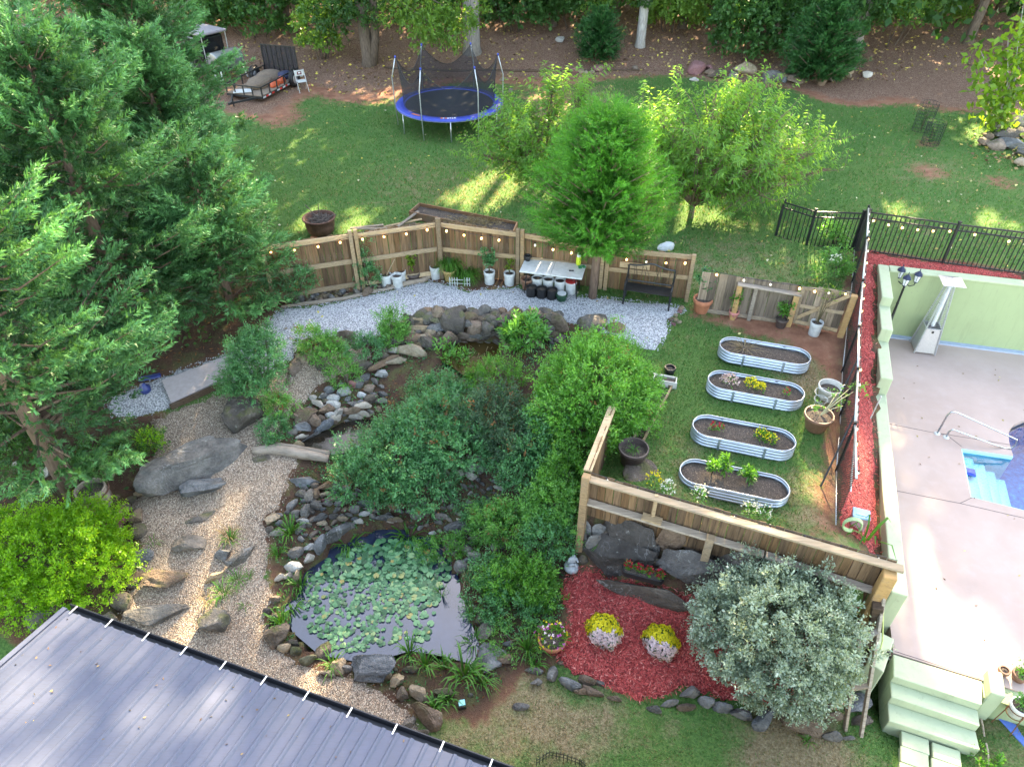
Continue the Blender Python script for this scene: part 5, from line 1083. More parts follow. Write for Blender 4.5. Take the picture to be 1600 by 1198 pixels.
p = T(987,722); pot('large_pot', 'large dark brown pot next to the short side fence', p, .29, .21, .42, M_dkpot, 'pot', .03, .72); tuft('pot_weeds', 'small weeds sprouting in the large dark pot', 'plant', up(p, .3), 30, .12, .012, .16, LM['tuft'], 3)
p = T(1095,486); pot('terracotta_pot', 'terracotta pot with a citrus shrub at the corner of the low fence', p, .235, .165, .4, M_terra, 'pot', .035, .85, rimh=.09)
plant('citrus_shrub', 'glossy dark green citrus shrub growing in the terracotta pot', up(p, .34), .85, LM['nandina'], 70, .11, .05, .42, 11, 'shrub', nst=5, per=9)
p = T(1145,497); pot('pink_pot', 'small salmon pink pot in front of the low grey fence', p, .125, .09, .22, M_pink, 'pot', .015, .85)
plant('young_tree', 'thin seedling with bright leaves growing in the salmon pink pot', up(p, .18), .75, LM['bright'], 26, .12, .045, .16, 12, 'seedling', nst=2)
p = T(1219,510); pot('black_pot', 'black nursery pot with a small citrus beside the golden fence post', p, .15, .115, .25, M_dkpot, 'pot', .015, .85)
plant('young_tree', 'small bushy citrus seedling growing in the black nursery pot', up(p, .2), .55, LM['bright'], 34, .1, .045, .22, 13, 'seedling', nst=3)
p = T(1271,522); bucket('white bucket standing alone in front of the plank gate', p)
plant('bare_sapling', 'sparse yellowing sapling leaning from the bucket by the gate', up(p, .3), 1.1, LM['sapling'], 16, .07, .025, .3, 14, 'sapling', nst=4, low=.65, lean=(.25, .1))
# -- back fence row
for (px, py), lab in (((605,447),'white bucket at the left of the group of three, with a cane'), ((622,448),'white bucket at the front right of the group of three'), ((627,441),'white bucket at the back of the group of three'), ((681,434),'white dirty bucket alone left of the twin fence posts'), ((765,442),'white bucket with the tall citrus bush, right of the little picket fence'), ((796,444),'white bucket with a thin seedling, beside the folding table')):
    p = T(px, py); bucket(lab, p)
    if px == 605: o = thing('garden_cane', 'bare bamboo cane leaning out of a white bucket', 'cane', up(p, .3)); bm = BM(); cyl(bm, (0, 0, 0), (.28, .05, .5), .012); obj('cane_stem', bm, M_rail, o)
    if px == 765: plant('citrus_shrub', 'dark green citrus bush in the white bucket by the fence', up(p, .32), .75, LM['nandina'], 56, .11, .05, .3, 15, 'shrub', nst=4)
    if px == 796: plant('young_tree', 'pale thin seedling in the bucket beside the folding table', up(p, .32), .5, LM['sapling'], 16, .08, .04, .14, 16, 'seedling', nst=2)
p = T(646,437); pot('brown_pot', 'low brown pot with a yellow green plant behind the white buckets', p, .19, .15, .22, M_dkpot)
plant('leafy_plant', 'yellow green leafy plant against the fence behind the white buckets', up(p, .18), .75, LM['sapling'], 34, .12, .06, .2, 17, nst=3)
p = T(703,437); pot('ochre_pot', 'ochre clay pot with painted marks at the foot of the twin posts', p, .19, .13, .34, M_ochre, rimh=.05)
fern = tuft('asparagus_fern', 'feathery green plant arching from the ochre pot', 'plant', up(p, .3), 260, .38, .012, .42, LM['tuft'], 5, arch=.8)
tuft('asparagus_fern', 'mound of feathery green foliage behind the little white picket fence', 'plant', T(727,436), 420, .42, .012, .5, LM['tuft'], 6, arch=.9)
f = thing('picket_edging', 'miniature white picket fence in front of the feathery plant', 'edging', T(718,446)); bm = BM()
for i in range(9):
    if i in (4, 5): continue
    x = -.26 + i * .068; box(bm, (x, -i * .006, .13), (.022, .012, .26)); 
bar(bm, (-.28, 0, .08), (.3, -.05, .08), .01, .022); bar(bm, (-.28, 0, .19), (.3, -.05, .19), .01, .022); obj('pickets', bm, M_white, f)
# folding table with buckets under it
tz = .74; c4 = [G(824,404.5,tz), G(918.6,416,tz), G(907,433.5,tz), G(808,421.5,tz)]; tc = sum(c4, Vector()) / 4; tx = ((c4[1] - c4[0]) + (c4[2] - c4[3])) / 2; tl = tx.length; ta = math.atan2(tx.y, tx.x)
tb = thing('folding_table', 'white plastic folding table standing on the gravel beside the cedar trunk', 'table', (tc.x, tc.y, 0), ta)
bm = BM()
for s in (-1, 1): box(bm, (s * tl / 4, 0, tz - .02), (tl / 2 - .004, .74, .04))
bevel(bm, .012, 2); obj('tabletop', bm, M_white, tb)
for s in (-1, 1):
    bm = BM()
    for y in (-.26, .26): tube(bm, [(s * (tl / 2 - .18), y, tz - .05), (s * (tl / 2 - .12), y, .0)], .014, 6)
    tube(bm, [(s * (tl / 2 - .13), -.26, .2), (s * (tl / 2 - .13), .26, .2)], .012, 6); tube(bm, [(s * (tl / 2 - .15), 0, .3), (s * .3, 0, tz - .06)], .01, 5); obj('leg', bm, M_blk, tb)
def tp_(u, v, z=0): q = Matrix.Rotation(ta, 3, 'Z') @ Vector((u, v, 0)); return Vector((tc.x + q.x, tc.y + q.y, z + .03))
for u, lab in ((-.42, 'white bucket under the folding table, first from the left'), (-.12, 'white bucket under the folding table, second from the left'), (.2, 'white bucket under the folding table, third from the left'), (.5, 'white bucket with green streaks under the right end of the table')):
    b = bucket(lab, tp_(u, .02), soil=u < .4, rim=plain('red_lid', (.4, .03, .03), .5) if u > .4 else None)
for u, lab in ((-.5, 'black fabric grow bag under the table, nearest its left leg'), (-.22, 'black fabric grow bag in the middle under the table'), (.06, 'black fabric grow bag under the table beside the green tub')):
    pot('grow_bag', lab, tp_(u, -.34), .145, .135, .27, M_blk, 'grow bag', .0, .85, 'black grow bags under the table', rimh=.02)
o = pot('green_tub', 'dark green tub with a white disc lid under the table', tp_(.33, -.38), .15, .12, .2, plain('dark_green_plastic', (.015, .06, .03), .5), 'tub', .01, .7); bm = BM(); lathe(bm, [(.12, .2), (.12, .215), (0, .22)], 18); obj('lid', bm, M_white, o)
pot('brown_pot', 'brown plastic pots stacked under the left end of the table', tp_(-.7, .0), .16, .12, .3, M_brownp, fill=.7)
pot('black_pot', 'black plastic pot standing on the left corner of the folding table', tp_(-.74, .24, tz - .03), .09, .065, .15, M_blk, fill=.6)
o = thing('insect_trap', 'yellow green jar with a white lid standing at the back of the table', 'jar', tp_(.62, .34, tz - .03)); bm = BM(); lathe(bm, [(0, 0), (.06, 0), (.07, .05), (.065, .2), (.05, .24), (0, .24)], 16); obj('jar_body', bm, plain('yellow_green_plastic', (.5, .62, .03), .35), o, True)
bm = BM(); lathe(bm, [(.055, .24), (.055, .33), (0, .335)], 16); obj('lid', bm, M_white, o, True)
o = thing('hand_pruners', 'small dark hand tool lying on the white folding table', 'tool', tp_(.5, -.05, tz - .03)); bm = BM(); bar(bm, (-.06, 0, .01), (.06, .03, .01), .025, .015); bar(bm, (-.05, .03, .012), (.06, -.01, .012), .02, .015); obj('blade', bm, M_blk, o)
o = thing('garden_gloves', 'green garden gloves on the right corner of the folding table', 'gloves', tp_(.74, .2, tz - .03))
for s in (0, 1): bm = BM(); box(bm, (s * .1 - .05, s * .03, .015), (.09, .14, .02), .4 * s); bevel(bm, .008); obj('glove', bm, plain('green_cloth', (.03, .2, .08), .9), o)
# bench
bl, br_ = T(973,476), T(1044,487); bd = br_ - bl; bd.z = 0; bL = bd.length; ba = math.atan2(bd.y, bd.x); bo = (bl + br_) / 2
bn = thing('garden_bench', 'black cast metal garden bench with a branch pattern back on white gravel', 'bench', (bo.x, bo.y, h1(bo.x, bo.y) + .02), ba); h2 = bL / 2
for s in (-1, 1):
    for y in (0, .40): bm = BM(); bar(bm, (s * h2, y, 0), (s * h2 * .985, y + (.0 if y == 0 else -.02), .43 if y == 0 else .5), .045, .045, up=Vector((1, 0, 0))); obj('leg', bm, M_black, bn)
    bm = BM(); tube(bm, [(s * h2, -.03, .42), (s * h2, -.02, .58), (s * h2, .1, .63), (s * h2, .38, .62)], .024, 7); obj('armrest', bm, M_black, bn)
for i in range(7): bm = BM(); box(bm, (0, .02 + i * .06, .43), (bL, .045, .02)); obj('seat_slat', bm, M_black, bn)
bk_ = []; 
for i in range(17): t = i / 16; x = -h2 + bL * t; bk_.append((x, .48, .92 + .1 * math.exp(-((t - .5) / .2) ** 2)))
bm = BM(); tube(bm, bk_, .025, 7); tube(bm, [(-h2, .43, .5), (h2, .43, .5)], .02, 6); tube(bm, [(-h2, .43, .45), (-h2, .48, .92)], .024, 6); tube(bm, [(h2, .43, .45), (h2, .48, .92)], .024, 6); obj('backrest', bm, M_black, bn)
bm = BM(); rr = random.Random(3)
for i in range(13):
    x = -h2 + bL * (i + .5) / 13; x2 = x + rr.uniform(-.16, .16); tube(bm, [(x, .43, .51), ((x + x2) / 2 + .02, .455, .7), (x2, .475, .92)], .009, 4)
obj('branch_pattern', bm, plain('bronze_metal', (.10, .075, .05), .4, .7), bn)
# -- oval raised beds
def oval(L, W_, n=14):
    r = W_ / 2; a = L / 2 - r; o = []
    for k in range(n + 1): t = -math.pi / 2 + math.pi * k / n; o.append((a + r * math.cos(t), r * math.sin(t)))
    for k in range(n + 1): t = math.pi / 2 + math.pi * k / n; o.append((-a + r * math.cos(t), r * math.sin(t)))
    return o
n = NT('galvanised_steel'); k = n.noise(3, 4, .6); n.col(n.ramp(k, [(.3, (.36, .40, .47)), (.7, (.52, .57, .64))])); n.metal(.75); n.rough(n.mapr(k, .3, .7, .28, .45)); M_galv = n.m
def raised_bed(label, rx, ry, ang=-17):
    g = G(rx, ry, -.1); zg = h1(g.x, g.y); hh = .3; c = G(rx, ry, zg + hh); o = thing('raised_bed', label, 'raised bed', (c.x, c.y, zg - .01), R(ang), 'galvanised oval raised beds'); L, W_ = 2.06, .68
    prof = []
    for i in range(41): z = hh * i / 40; prof.append((.03 * abs(math.sin(z / hh * 4 * math.pi)) ** .7 - .012, z))
    base_ = np.array(oval(L, W_)); nr = np.roll(base_, -1, 0) - np.roll(base_, 1, 0); nr = np.column_stack([nr[:, 1], -nr[:, 0]]); nr /= np.hypot(*nr.T)[:, None]
    V = np.vstack([np.column_stack([base_ + nr * d, np.full(len(base_), z)]) for d, z in prof]); m = len(base_); F = [[i * m + j, i * m + (j + 1) % m, (i + 1) * m + (j + 1) % m, (i + 1) * m + j] for i in range(40) for j in range(m)]
    link('corrugated_wall', npmesh('corrugated_wall', V, np.array(F), M_galv, True), None, o)
    bm = BM(); tube(bm, [(*p, hh) for p in base_], .014, 6, True); obj('rim', bm, M_galv, o, True)
    for s in (-1, 1):
        for x in (-.45, .45): obj('joint_strip', box(BM(), (x, s * (W_ / 2 + .012), hh / 2), (.05, .014, hh)), M_galv, o)
    ins = base_ * np.array([.985, .96]); r = np.random.default_rng(int(rx)); gxx, gyy = np.meshgrid(np.arange(-1.0, 1.0, .05), np.arange(-.33, .34, .05)); Q = np.column_stack([gxx.ravel(), gyy.ravel()]); Q = Q[inpoly(Q, ins * .96)]
    co = [Vector(p) for p in ins] + [Vector(p) for p in Q]; v, e, f, *_ = delaunay_2d_cdt(co, [(i, (i + 1) % m) for i in range(m)], [], 1, 1e-5)
    V = np.array([(p.x, p.y, 0) for p in v]); V[:, 2] = .2 + _h3(V * 5, int(rx)) * .02 + r.normal(0, .008, len(V)); link('soil', npmesh('soil', V, np.array([q for q in f if len(q) == 3]), M_soil, True), None, o)
    return o
RB1 = raised_bed('galvanised oval raised bed with faded seedlings, nearest the low grey fence', 1195, 547); RB2 = raised_bed('galvanised oval raised bed with pink and yellow flower clumps', 1181, 602)
RB3 = raised_bed('galvanised oval raised bed with red flowers and a yellow flower pair', 1162, 675); RB4 = raised_bed('galvanised oval raised bed with two tall leafy plants, nearest the long fence', 1147, 748)
def bl_(b, u, v, z=.2): return b.matrix_basis @ Vector((u, v, z)) if False else Vector(b.location) + Matrix.Rotation(b.rotation_euler.z, 3, 'Z') @ Vector((u, v, z))
M_yel = leafmat('yellow_petals', (.5, .42, .01), (.75, .68, .02), None, .3, .6, 9); M_pin = leafmat('pale_pink_petals', (.5, .34, .38), (.7, .55, .56), None, .3, .6, 9); M_red = leafmat('crimson_petals', (.25, .006, .02), (.45, .015, .04), None, .2, .6, 9); M_wht = leafmat('white_petals', (.55, .55, .5), (.8, .8, .76), None, .3, .6, 9); M_mag = leafmat('magenta_petals', (.35, .03, .3), (.55, .15, .5), None, .3, .6, 9); M_lav = leafmat('lavender_petals', (.62, .46, .53), (.8, .68, .73), None, .3, .6, 9)
def flower(name, label, p, rad, h, petal, seed, n=90, green=LM['bright'], ng=40, cat='flowers', group=None):
    r = np.random.default_rng(seed); o = thing(name, label, cat, p, group=group)
    q, d, _ = ell(ng, (0, 0, h * .4), (rad * .9, rad * .9, h * .5), r, .4, 1); leaves('foliage', q, d + (0, 0, .2), .07, .03, r.uniform(.2, .9, len(q)), green, o, seed)
    q, d, _ = ell(n, (0, 0, h * .55), (rad, rad, h * .5), r, .9, 1.05, .0); d2 = d + r.normal(0, .8, d.shape); leaves('blooms', q, d2, .045, .035, r.uniform(0, 1, len(q)), petal, o, seed + 1)['kind'] = 'stuff'; return o
flower('flower_clump', 'pale pink flower clump in the left part of the second bed', bl_(RB2, -.55, .02), .17, .2, M_pin, 1, 170); flower('flower_clump', 'yellow flower clump in the middle of the second bed, its left half', bl_(RB2, -.1, .06), .13, .2, M_yel, 2, 130); flower('flower_clump', 'yellow flower clump touching another in the second bed, its right half', bl_(RB2, .1, .0), .1, .17, M_yel, 3, 90)
flower('red_flower', 'single crimson flower at the right end of the second bed', bl_(RB2, .66, -.02), .05, .2, M_red, 4, 26, ng=30)
for k, (u, v) in enumerate(((-.62, .0), (-.46, .02))): flower('red_flower', ['crimson flower, the left of two in the third bed', 'crimson flower, the right of two in the third bed'][k], bl_(RB3, u, v), .05, .2, M_red, 5 + k, 30, ng=34)
for k, (u, v) in enumerate(((.36, .05), (.54, -.02))): flower('flower_clump', ['yellow green flower clump, the left of two in the third bed', 'yellow green flower clump, the right of two in the third bed'][k], bl_(RB3, u, v), .12, .2, M_yel, 8 + k, 60, ng=110)
plant('leafy_plant', 'tall bright leafy plant with a red bud in the fourth bed', bl_(RB4, -.42, .08), .4, LM['bright'], 22, .13, .05, .14, 31, nst=2); plant('leafy_plant', 'bright spreading plant at the back rim of the fourth bed', bl_(RB4, -.2, .22), .38, LM['bright'], 18, .13, .05, .16, 32, nst=3); plant('leafy_plant', 'bright drooping plant right of the middle in the fourth bed', bl_(RB4, .28, .12), .32, LM['bright'], 22, .15, .05, .16, 33, nst=3, droop=.4)
tuft('seedlings', 'faded sparse seedlings in the left half of the first bed', 'seedlings', bl_(RB1, -.45, .08), 60, .14, .01, .5, LM['drygrass'], 9)
# little flowers along the near fence
for px, py, m, lab in ((1019,757,M_yel,'small yellow flower behind the near fence top, by the sunken slab'), (1042,770,M_wht,'white flower clump behind the fence, right of the yellow one'), (1090,778,M_wht,'cream flower clump behind the middle of the near fence'), (1168,803,M_wht,'white flowering plant behind the near fence, below the fourth bed'), (1190,806,M_wht,'white flowering plant at the right of its twin below the fourth bed')):
    flower('fence_flower', lab, T(px, py + 6), .13, .4, m, px, 60, LM['privet'], 60)
# -- wooden beds
def wood_bed(label, cs, zt, h, mat):
    o = thing('wooden_bed', label, 'garden bed', Vector((*cs[0][:2], zt - h))); lo_ = Vector(o.location)
    for i in range(4):
        a, b = Vector(cs[i]), Vector(cs[(i + 1) % 4]); bm = BM(); d = (b - a).normalized() * .018; bar(bm, a + d * (-1 if i % 2 else 1) - lo_ - Vector((0, 0, h / 2)), b - d * (-1 if i % 2 else 1) - lo_ - Vector((0, 0, h / 2)), .035, h); obj('side_board', bm, mat, o)
    c = sum((Vector(q) for q in cs), Vector()) / 4; bm = BM(); prism(bm, [((Vector(q) * .97 + c * .03) - lo_) for q in cs], 0, h * .6); bmesh.ops.subdivide_edges(bm, edges=bm.edges[:], cuts=10, use_grid_fill=True)
    for v in bm.verts:
        if v.co.z > h * .5: v.co.z += random.uniform(-.03, .03)
    obj('soil', bm, M_soil, o, True); return o
wood_bed('long wooden bed frame with dark soil and straw behind the back fence', [G(640,330,.24), G(655,317,.24), G(808,347,.24), G(800,365,.24)], .24, .25, wood('reddish_board', (.16, .09, .05), (.34, .2, .12)))
wood_bed('narrow wooden bed with bare soil along the bright round shrub', [G(1003,690,-.05), G(990,684,-.05), G(1030,596,-.02), G(1050,602,-.02)], -.03, .2, M_rail)
o = thing('straw_pile', 'pale straw heap on the soil of the long wooden bed', 'straw', G(745,345,.17)); rs = np.random.default_rng(2); q = np.column_stack([rs.normal(0, .5, 700), rs.normal(-.1, .16, 700), rs.uniform(.02, .08, 700)]); leaves('straw', q, np.column_stack([rs.normal(0, 1, 700), rs.normal(0, 1, 700), rs.normal(0, .15, 700)]), .16, .015, rs.random(700), LM['drygrass'], o)['kind'] = 'stuff'
o = thing('planter_box', 'small pale rectangular planter box at the end of the narrow bed', 'planter', T(1038,600)); bm = BM()
for s in (-1, 1): box(bm, (0, s * .11, .09), (.5, .02, .18), -.3); box(bm, (s * .24, -s * .07, .09), (.02, .22, .17), -.3)
box(bm, (0, 0, .02), (.48, .2, .03), -.3); obj('box_body', bm, M_cream, o); bm = BM(); box(bm, (0, 0, .1), (.46, .2, .06), -.3); obj('soil', bm, M_soil, o)
pot('black_pot', 'black round pot at the gravel edge beside the bright shrub', T(1046,582), .12, .1, .16, M_blk, fill=.7)
# boards and planks piled behind the fence
sb = thing('board_pile', 'pile of old grey boards lying behind the left fence bays', 'boards', T(590,366)); so_ = Vector(sb.location); rr = random.Random(4)
for a, b in (((528,374),(650,352)), ((540,371),(610,367)), ((556,366),(640,369)), ((548,362),(600,358)), ((590,360),(660,350)), ((622,362),(655,341)), ((560,372),(640,362)), ((575,358),(650,366))):
    p, q = T(*a), T(*b); bm = BM(); z = rr.uniform(.03, .2); bar(bm, p - so_ + Vector((0, 0, z)), q - so_ + Vector((0, 0, z + rr.uniform(-.02, .1))), rr.choice((.1, .14, .18)), .025); obj('board', bm, rr.choice((M_gray, M_gray, M_rail)), sb)
# iron kettle planter with dead sticks
p = T(503,366); M_rust = plain('rusty_iron', (.13, .065, .045), .85, .2, var=.45, scale=6, bump=.5)
kt = thing('iron_kettle', 'big rusty iron kettle filled with dead sticks on the lawn', 'kettle', p); bm = BM(); lathe(bm, [(0, .02), (.3, .05), (.4, .15), (.44, .35), (.45, .5), (.5, .55), (.5, .575), (.45, .58), (.42, .5), (.38, .42), (0, .44)], 28); obj('kettle_body', bm, M_rust, kt, True)
bm = BM(); rr = random.Random(8)
for _ in range(110): a = rr.uniform(0, 6.28); d = rr.uniform(0, .3); b = rr.uniform(0, 6.28); L = rr.uniform(.1, .22); x, y = d * math.cos(a), d * math.sin(a); tube(bm, [(x - L * math.cos(b), y - L * math.sin(b), .47 + rr.uniform(-.01, .04)), (x + L * math.cos(b), y + L * math.sin(b), .5 + rr.uniform(-.02, .12))], .009, 4)
for e in ((.3, -.05, .58), (-.42, .25, .85), (.02, .1, .95), (.52, .12, .6)): tube(bm, [(.02, 0, .48), e], .014, 5)
obj('dead_sticks', bm, plain('dead_wood', (.12, .095, .08), .9, var=.4), kt)
o = thing('brick', 'single red brick lying beside the iron kettle', 'brick', T(491,373)); bm = BM(); box(bm, (0, 0, .04), (.2, .1, .07), .3); bevel(bm, .006); obj('brick_body', bm, M_terra, o)
o = thing('white_bag', 'white crumpled bag on the grass behind the bench fence', 'bag', T(1040,389)); link('bag_body', rock_mesh(77, 3, 3, (.7, .95), .12, .8), M_white, o, (0, 0, .1), (0, 0, .4), (.3, .16, .12))

# ================================================================ POOL SIDE THINGS
# three headed lamp post
p = G(1381,527,DECK); M_glass = plain('frosted_glass', (.7, .72, .75), .2, spec=.7); M_lampb = plain('blue_black_metal', (.02, .025, .06), .35, .3)
lp = thing('lamp_post', 'black garden lamp post with three lantern heads by the green wall', 'lamp post', p)
bm = BM(); lathe(bm, [(0, 0), (.11, 0), (.11, .03), (.075, .06), (.06, .42), (.075, .44), (.075, .47), (.04, .5), (.032, 1.1), (.04, 1.12), (.03, 1.15), (.026, 1.78), (.04, 1.8), (.03, 1.85), (0, 1.86)], 14); obj('pole', bm, M_black, lp, True)
for a in (R(115), R(-5), R(235)):
    x, y = .24 * math.cos(a), .24 * math.sin(a); bm = BM(); tube(bm, [(0, 0, 1.74), (x * .5, y * .5, 1.66), (x * .95, y * .95, 1.7), (x, y, 1.78)], .014, 7); obj('arm', bm, M_black, lp, True)
    hd = thing('lantern', None, None, (x, y, 1.78)); hd.parent = lp
    bm = BM(); lathe(bm, [(0, .03), (.05, .03), (.085, .22), (0, .22)], 6); obj('glass', bm, M_glass, hd)
    bm = BM(); lathe(bm, [(0, 0), (.045, 0), (.06, .03), (.03, .035), (0, .035)], 6); lathe(bm, [(.11, .22), (.115, .235), (.06, .3), (.03, .33), (.012, .34), (.012, .4), (0, .42)], 6)
    for j in range(6): t = j * math.pi / 3; tube(bm, [(.052 * math.cos(t), .052 * math.sin(t), .03), (.09 * math.cos(t), .09 * math.sin(t), .225)], .006, 4)
    obj('cage', bm, M_lampb, hd)
# pyramid heater
hb = [G(1427.5,552,DECK), G(1460,556,DECK)]; e_ = hb[1] - hb[0]; wdt = e_.length; e_.normalize(); nb = Vector((-e_.y, e_.x, 0)); hc = (hb[0] + hb[1]) / 2 + nb * wdt / 2
ht = thing('patio_heater', 'tall silver pyramid patio heater with a square cap on the pool deck', 'patio heater', hc, math.atan2(e_.y, e_.x)); M_silver = plain('brushed_aluminium', (.52, .53, .56), .35, .7, var=.08); M_alup = plain('quilted_aluminium', (.5, .49, .5), .4, .6, var=.12, scale=30)
w0, w1, hh, hm_ = wdt / 2, .075, 2.05, .78
def hw(z): return w0 + (w1 - w0) * z / hh
for sx in (-1, 1):
    for sy in (-1, 1): bm = BM(); bar(bm, (sx * hw(.02), sy * hw(.02), .02), (sx * hw(hh), sy * hw(hh), hh), .035, .035); obj('corner_post', bm, M_silver, ht)
for i in range(4):
    Mz = Matrix.Rotation(i * math.pi / 2, 4, 'Z')
    bm = BM(); q = [bm.verts.new(Mz @ Vector(v)) for v in ((-hw(.05) + .01, -hw(.05) + .008, .05), (hw(.05) - .01, -hw(.05) + .008, .05), (hw(hm_) - .01, -hw(hm_) + .008, hm_), (-hw(hm_) + .01, -hw(hm_) + .008, hm_))]; bm.faces.new(q); obj('lower_panel', bm, M_alup, ht)
    bm = BM(); bar(bm, Mz @ Vector((-hw(hm_), -hw(hm_), hm_)), Mz @ Vector((hw(hm_), -hw(hm_), hm_)), .03, .03)
    for j in range(24): z = hm_ + .06 + j * .05; x = hw(z); bar(bm, Mz @ Vector((-x, -x, z)), Mz @ Vector((x, -x, z)), .005, .005)
    obj('wire_guard', bm, M_silver, ht)
bm = BM(); lathe(bm, [(.05, hm_), (.05, hh - .05)], 14); obj('glass_tube', bm, M_glass, ht, True)
bm = BM(); lathe(bm, [(.03, .0), (.03, .05), (0, .05)], 10, (0, -hw(hm_) - .0, hm_ - .12)); obj('knob', bm, M_blk, ht)
bm = BM(); box(bm, (0, 0, hh + .03), (.2, .2, .05)); obj('neck', bm, M_blk, ht)
bm = BM(); q = [bm.verts.new(v) for v in ((-.27, -.27, hh + .08), (.27, -.27, hh + .08), (.27, .27, hh + .08), (-.27, .27, hh + .08))]; a = bm.verts.new((0, 0, hh + .17))
for i in range(4): bm.faces.new((q[i], q[(i + 1) % 4], a))
bm.faces.new(q[::-1]); obj('cap', bm, M_silver, ht)
# white poles, bin, hose, iron hook, plants by the deck
p = T(1328,770); o = thing('pool_pole', 'long white telescopic pool pole leaning on the mesh fence', 'pole', p); q = G(1340,632,.62) ; q = Vector((T(1336,700).x, T(1336,700).y, 0)); e = G(1340,634,.35); bm = BM(); tube(bm, [(0, 0, .03), (e - p) * .55, e - p], .016, 8, rr=[.02, .016, .013]); obj('pole_shaft', bm, M_white, o)
p = G(1363,646,-.2); e = G(1377,619,.45); o = thing('marker_pole', 'short white pole sticking up beside the green retaining wall', 'pole', p); bm = BM(); cyl(bm, (0, 0, -.15), e - p, .014); obj('pole_shaft', bm, M_white, o)
p = T(1337,822); o = thing('storage_bin', 'faded pink plastic bin with a pale blue lid in the red mulch', 'bin', p, UA); bm = BM(); prism(bm, [(-.14, -.11), (.14, -.11), (.14, .11), (-.14, .11)], 0, .34); bevel(bm, .02, 2); obj('bin_body', bm, plain('faded_pink_plastic', (.5, .3, .33), .5, var=.2), o)
bm = BM(); box(bm, (0, 0, .355), (.31, .25, .04)); bevel(bm, .015, 2); box(bm, (0, 0, .38), (.2, .14, .015)); obj('lid', bm, plain('pale_blue_plastic', (.3, .48, .66), .5, var=.15), o)
tuft('spiky_plant', 'spiky bright green leaves at the end of the red mulch strip', 'plant', T(1352,845), 9, .5, .05, .5, LM['tuft'], 12, arch=.7)
o = thing('hose_coil', 'pale green striped garden hose looped over the end of the near fence', 'hose', T(1326,838)); bm = BM()
for k in range(3): tube(bm, [(.16 * math.cos(a) + k * .012, .05 * math.sin(a * .5) + k * .025, .26 + .16 * math.sin(a)) for a in np.linspace(-.6, 5.0, 18)], .016, 6)
obj('hose_loop', bm, plain('pale_green_hose', (.33, .45, .22), .5), o, True)
o = thing('garden_hose', 'thin yellow green hose hanging down the end of the green wall', 'hose', G(1381,930,.2)); ho = Vector(o.location); bm = BM(); tube(bm, [Vector((0, 0, 0)), G(1380,960,-.2) - ho, G(1379,1000,-.75) - ho, G(1374,1020,-1.05) - ho, G(1366,1025,-1.05) - ho, G(1356,1013,-.9) - ho], .012, 6); obj('hose_loop', bm, plain('yellow_green_hose', (.5, .58, .2), .5), o, True)
o = thing('iron_hook', 'black wrought iron scroll bracket fixed to the low green wall end', 'bracket', G(1383,1030,-1.1)); bm = BM(); tube(bm, [(0, 0, 0), (.01, 0, .1), (0, -.02, .22)], .012, 6); tube(bm, [(.05 * math.cos(a), -.03, .03 + .05 * math.sin(a)) for a in np.linspace(0, 5.4, 14)], .01, 5); tube(bm, [(.035 * math.cos(a), -.03, .16 + .035 * math.sin(a)) for a in np.linspace(0, 5.4, 12)], .01, 5); box(bm, (0, .02, .1), (.05, .02, .26)); obj('scroll', bm, M_black, o)
# right hand pots
p = G(1565,1052,DECK); pot('brown_pot', 'small brown pot with dry soil on the deck edge by the step pier', p, .08, .06, .13, M_brownp, fill=.85); p = G(1590,1060,DECK); pot('brown_pot', 'brown pot with a trailing green plant on the deck edge', p, .12, .09, .16, M_brownp, fill=.85)
plant('trailing_plant', 'trailing green plant in the brown pot on the deck edge', up(p, .13), .2, LM['bright'], 24, .06, .03, .16, 44, nst=4, droop=.3)
p = G(1567,1134,FRONT); o = thing('plant_stand', 'thin rusty wire stand carrying a white pot below the deck', 'plant stand', p); bm = BM()
for a in (.6, 2.7, 4.8): tube(bm, [(.17 * math.cos(a), .17 * math.sin(a), 0), (.13 * math.cos(a), .13 * math.sin(a), .6)], .009, 5)
tube(bm, [(.14 * math.cos(a), .14 * math.sin(a), .6) for a in np.linspace(0, 6.283, 16, endpoint=False)], .009, 5, True); tube(bm, [(.13 * math.cos(a), .13 * math.sin(a), .45) for a in np.linspace(0, 6.283, 16, endpoint=False)], .009, 5, True); obj('wire_frame', bm, plain('rusty_wire', (.16, .07, .03), .8), o)
pot('white_pot', 'white ribbed pot with herbs on the wire stand below the deck', up(p, .46), .15, .11, .25, M_cream, fill=.9); plant('herb_plant', 'bushy pale green herb in the white pot on the wire stand', up(p, .66), .22, LM['privet'], 60, .05, .028, .14, 45, nst=5)
o = thing('blue_tarp', 'blue plastic sheet lying on the grass at the bottom right corner', 'tarp', G(1600,1150,FRONT)); bm = BM(); box(bm, (.1, .1, .03), (.6, .9, .03), .35); bevel(bm, .01); obj('sheet', bm, plain('blue_tarpaulin', (.09, .16, .5), .5), o)
o = thing('bent_edging', 'thin bent pale pipe edging beside the right end of the garden steps', 'edging', G(1535,1130,FRONT)); ho = Vector(o.location); bm = BM(); tube(bm, [G(1533,1122,FRONT + .2) - ho, G(1536,1135,FRONT + .15) - ho, G(1538,1150,FRONT + .05) - ho], .014, 5); tube(bm, [G(1541,1160,FRONT + .15) - ho, G(1544,1175,FRONT + .1) - ho, G(1545,1198,FRONT + .05) - ho], .014, 5); obj('pipe', bm, M_gray, o)
shrub('low_plant', 'sunlit bright low plant at the bottom edge beside the pavers', 'plant', T(1545,1192), [(0, 0, .12, .22, .2, .16)], LM['bright'], 90, .06, .03, .12, 9, 71, stem=False)
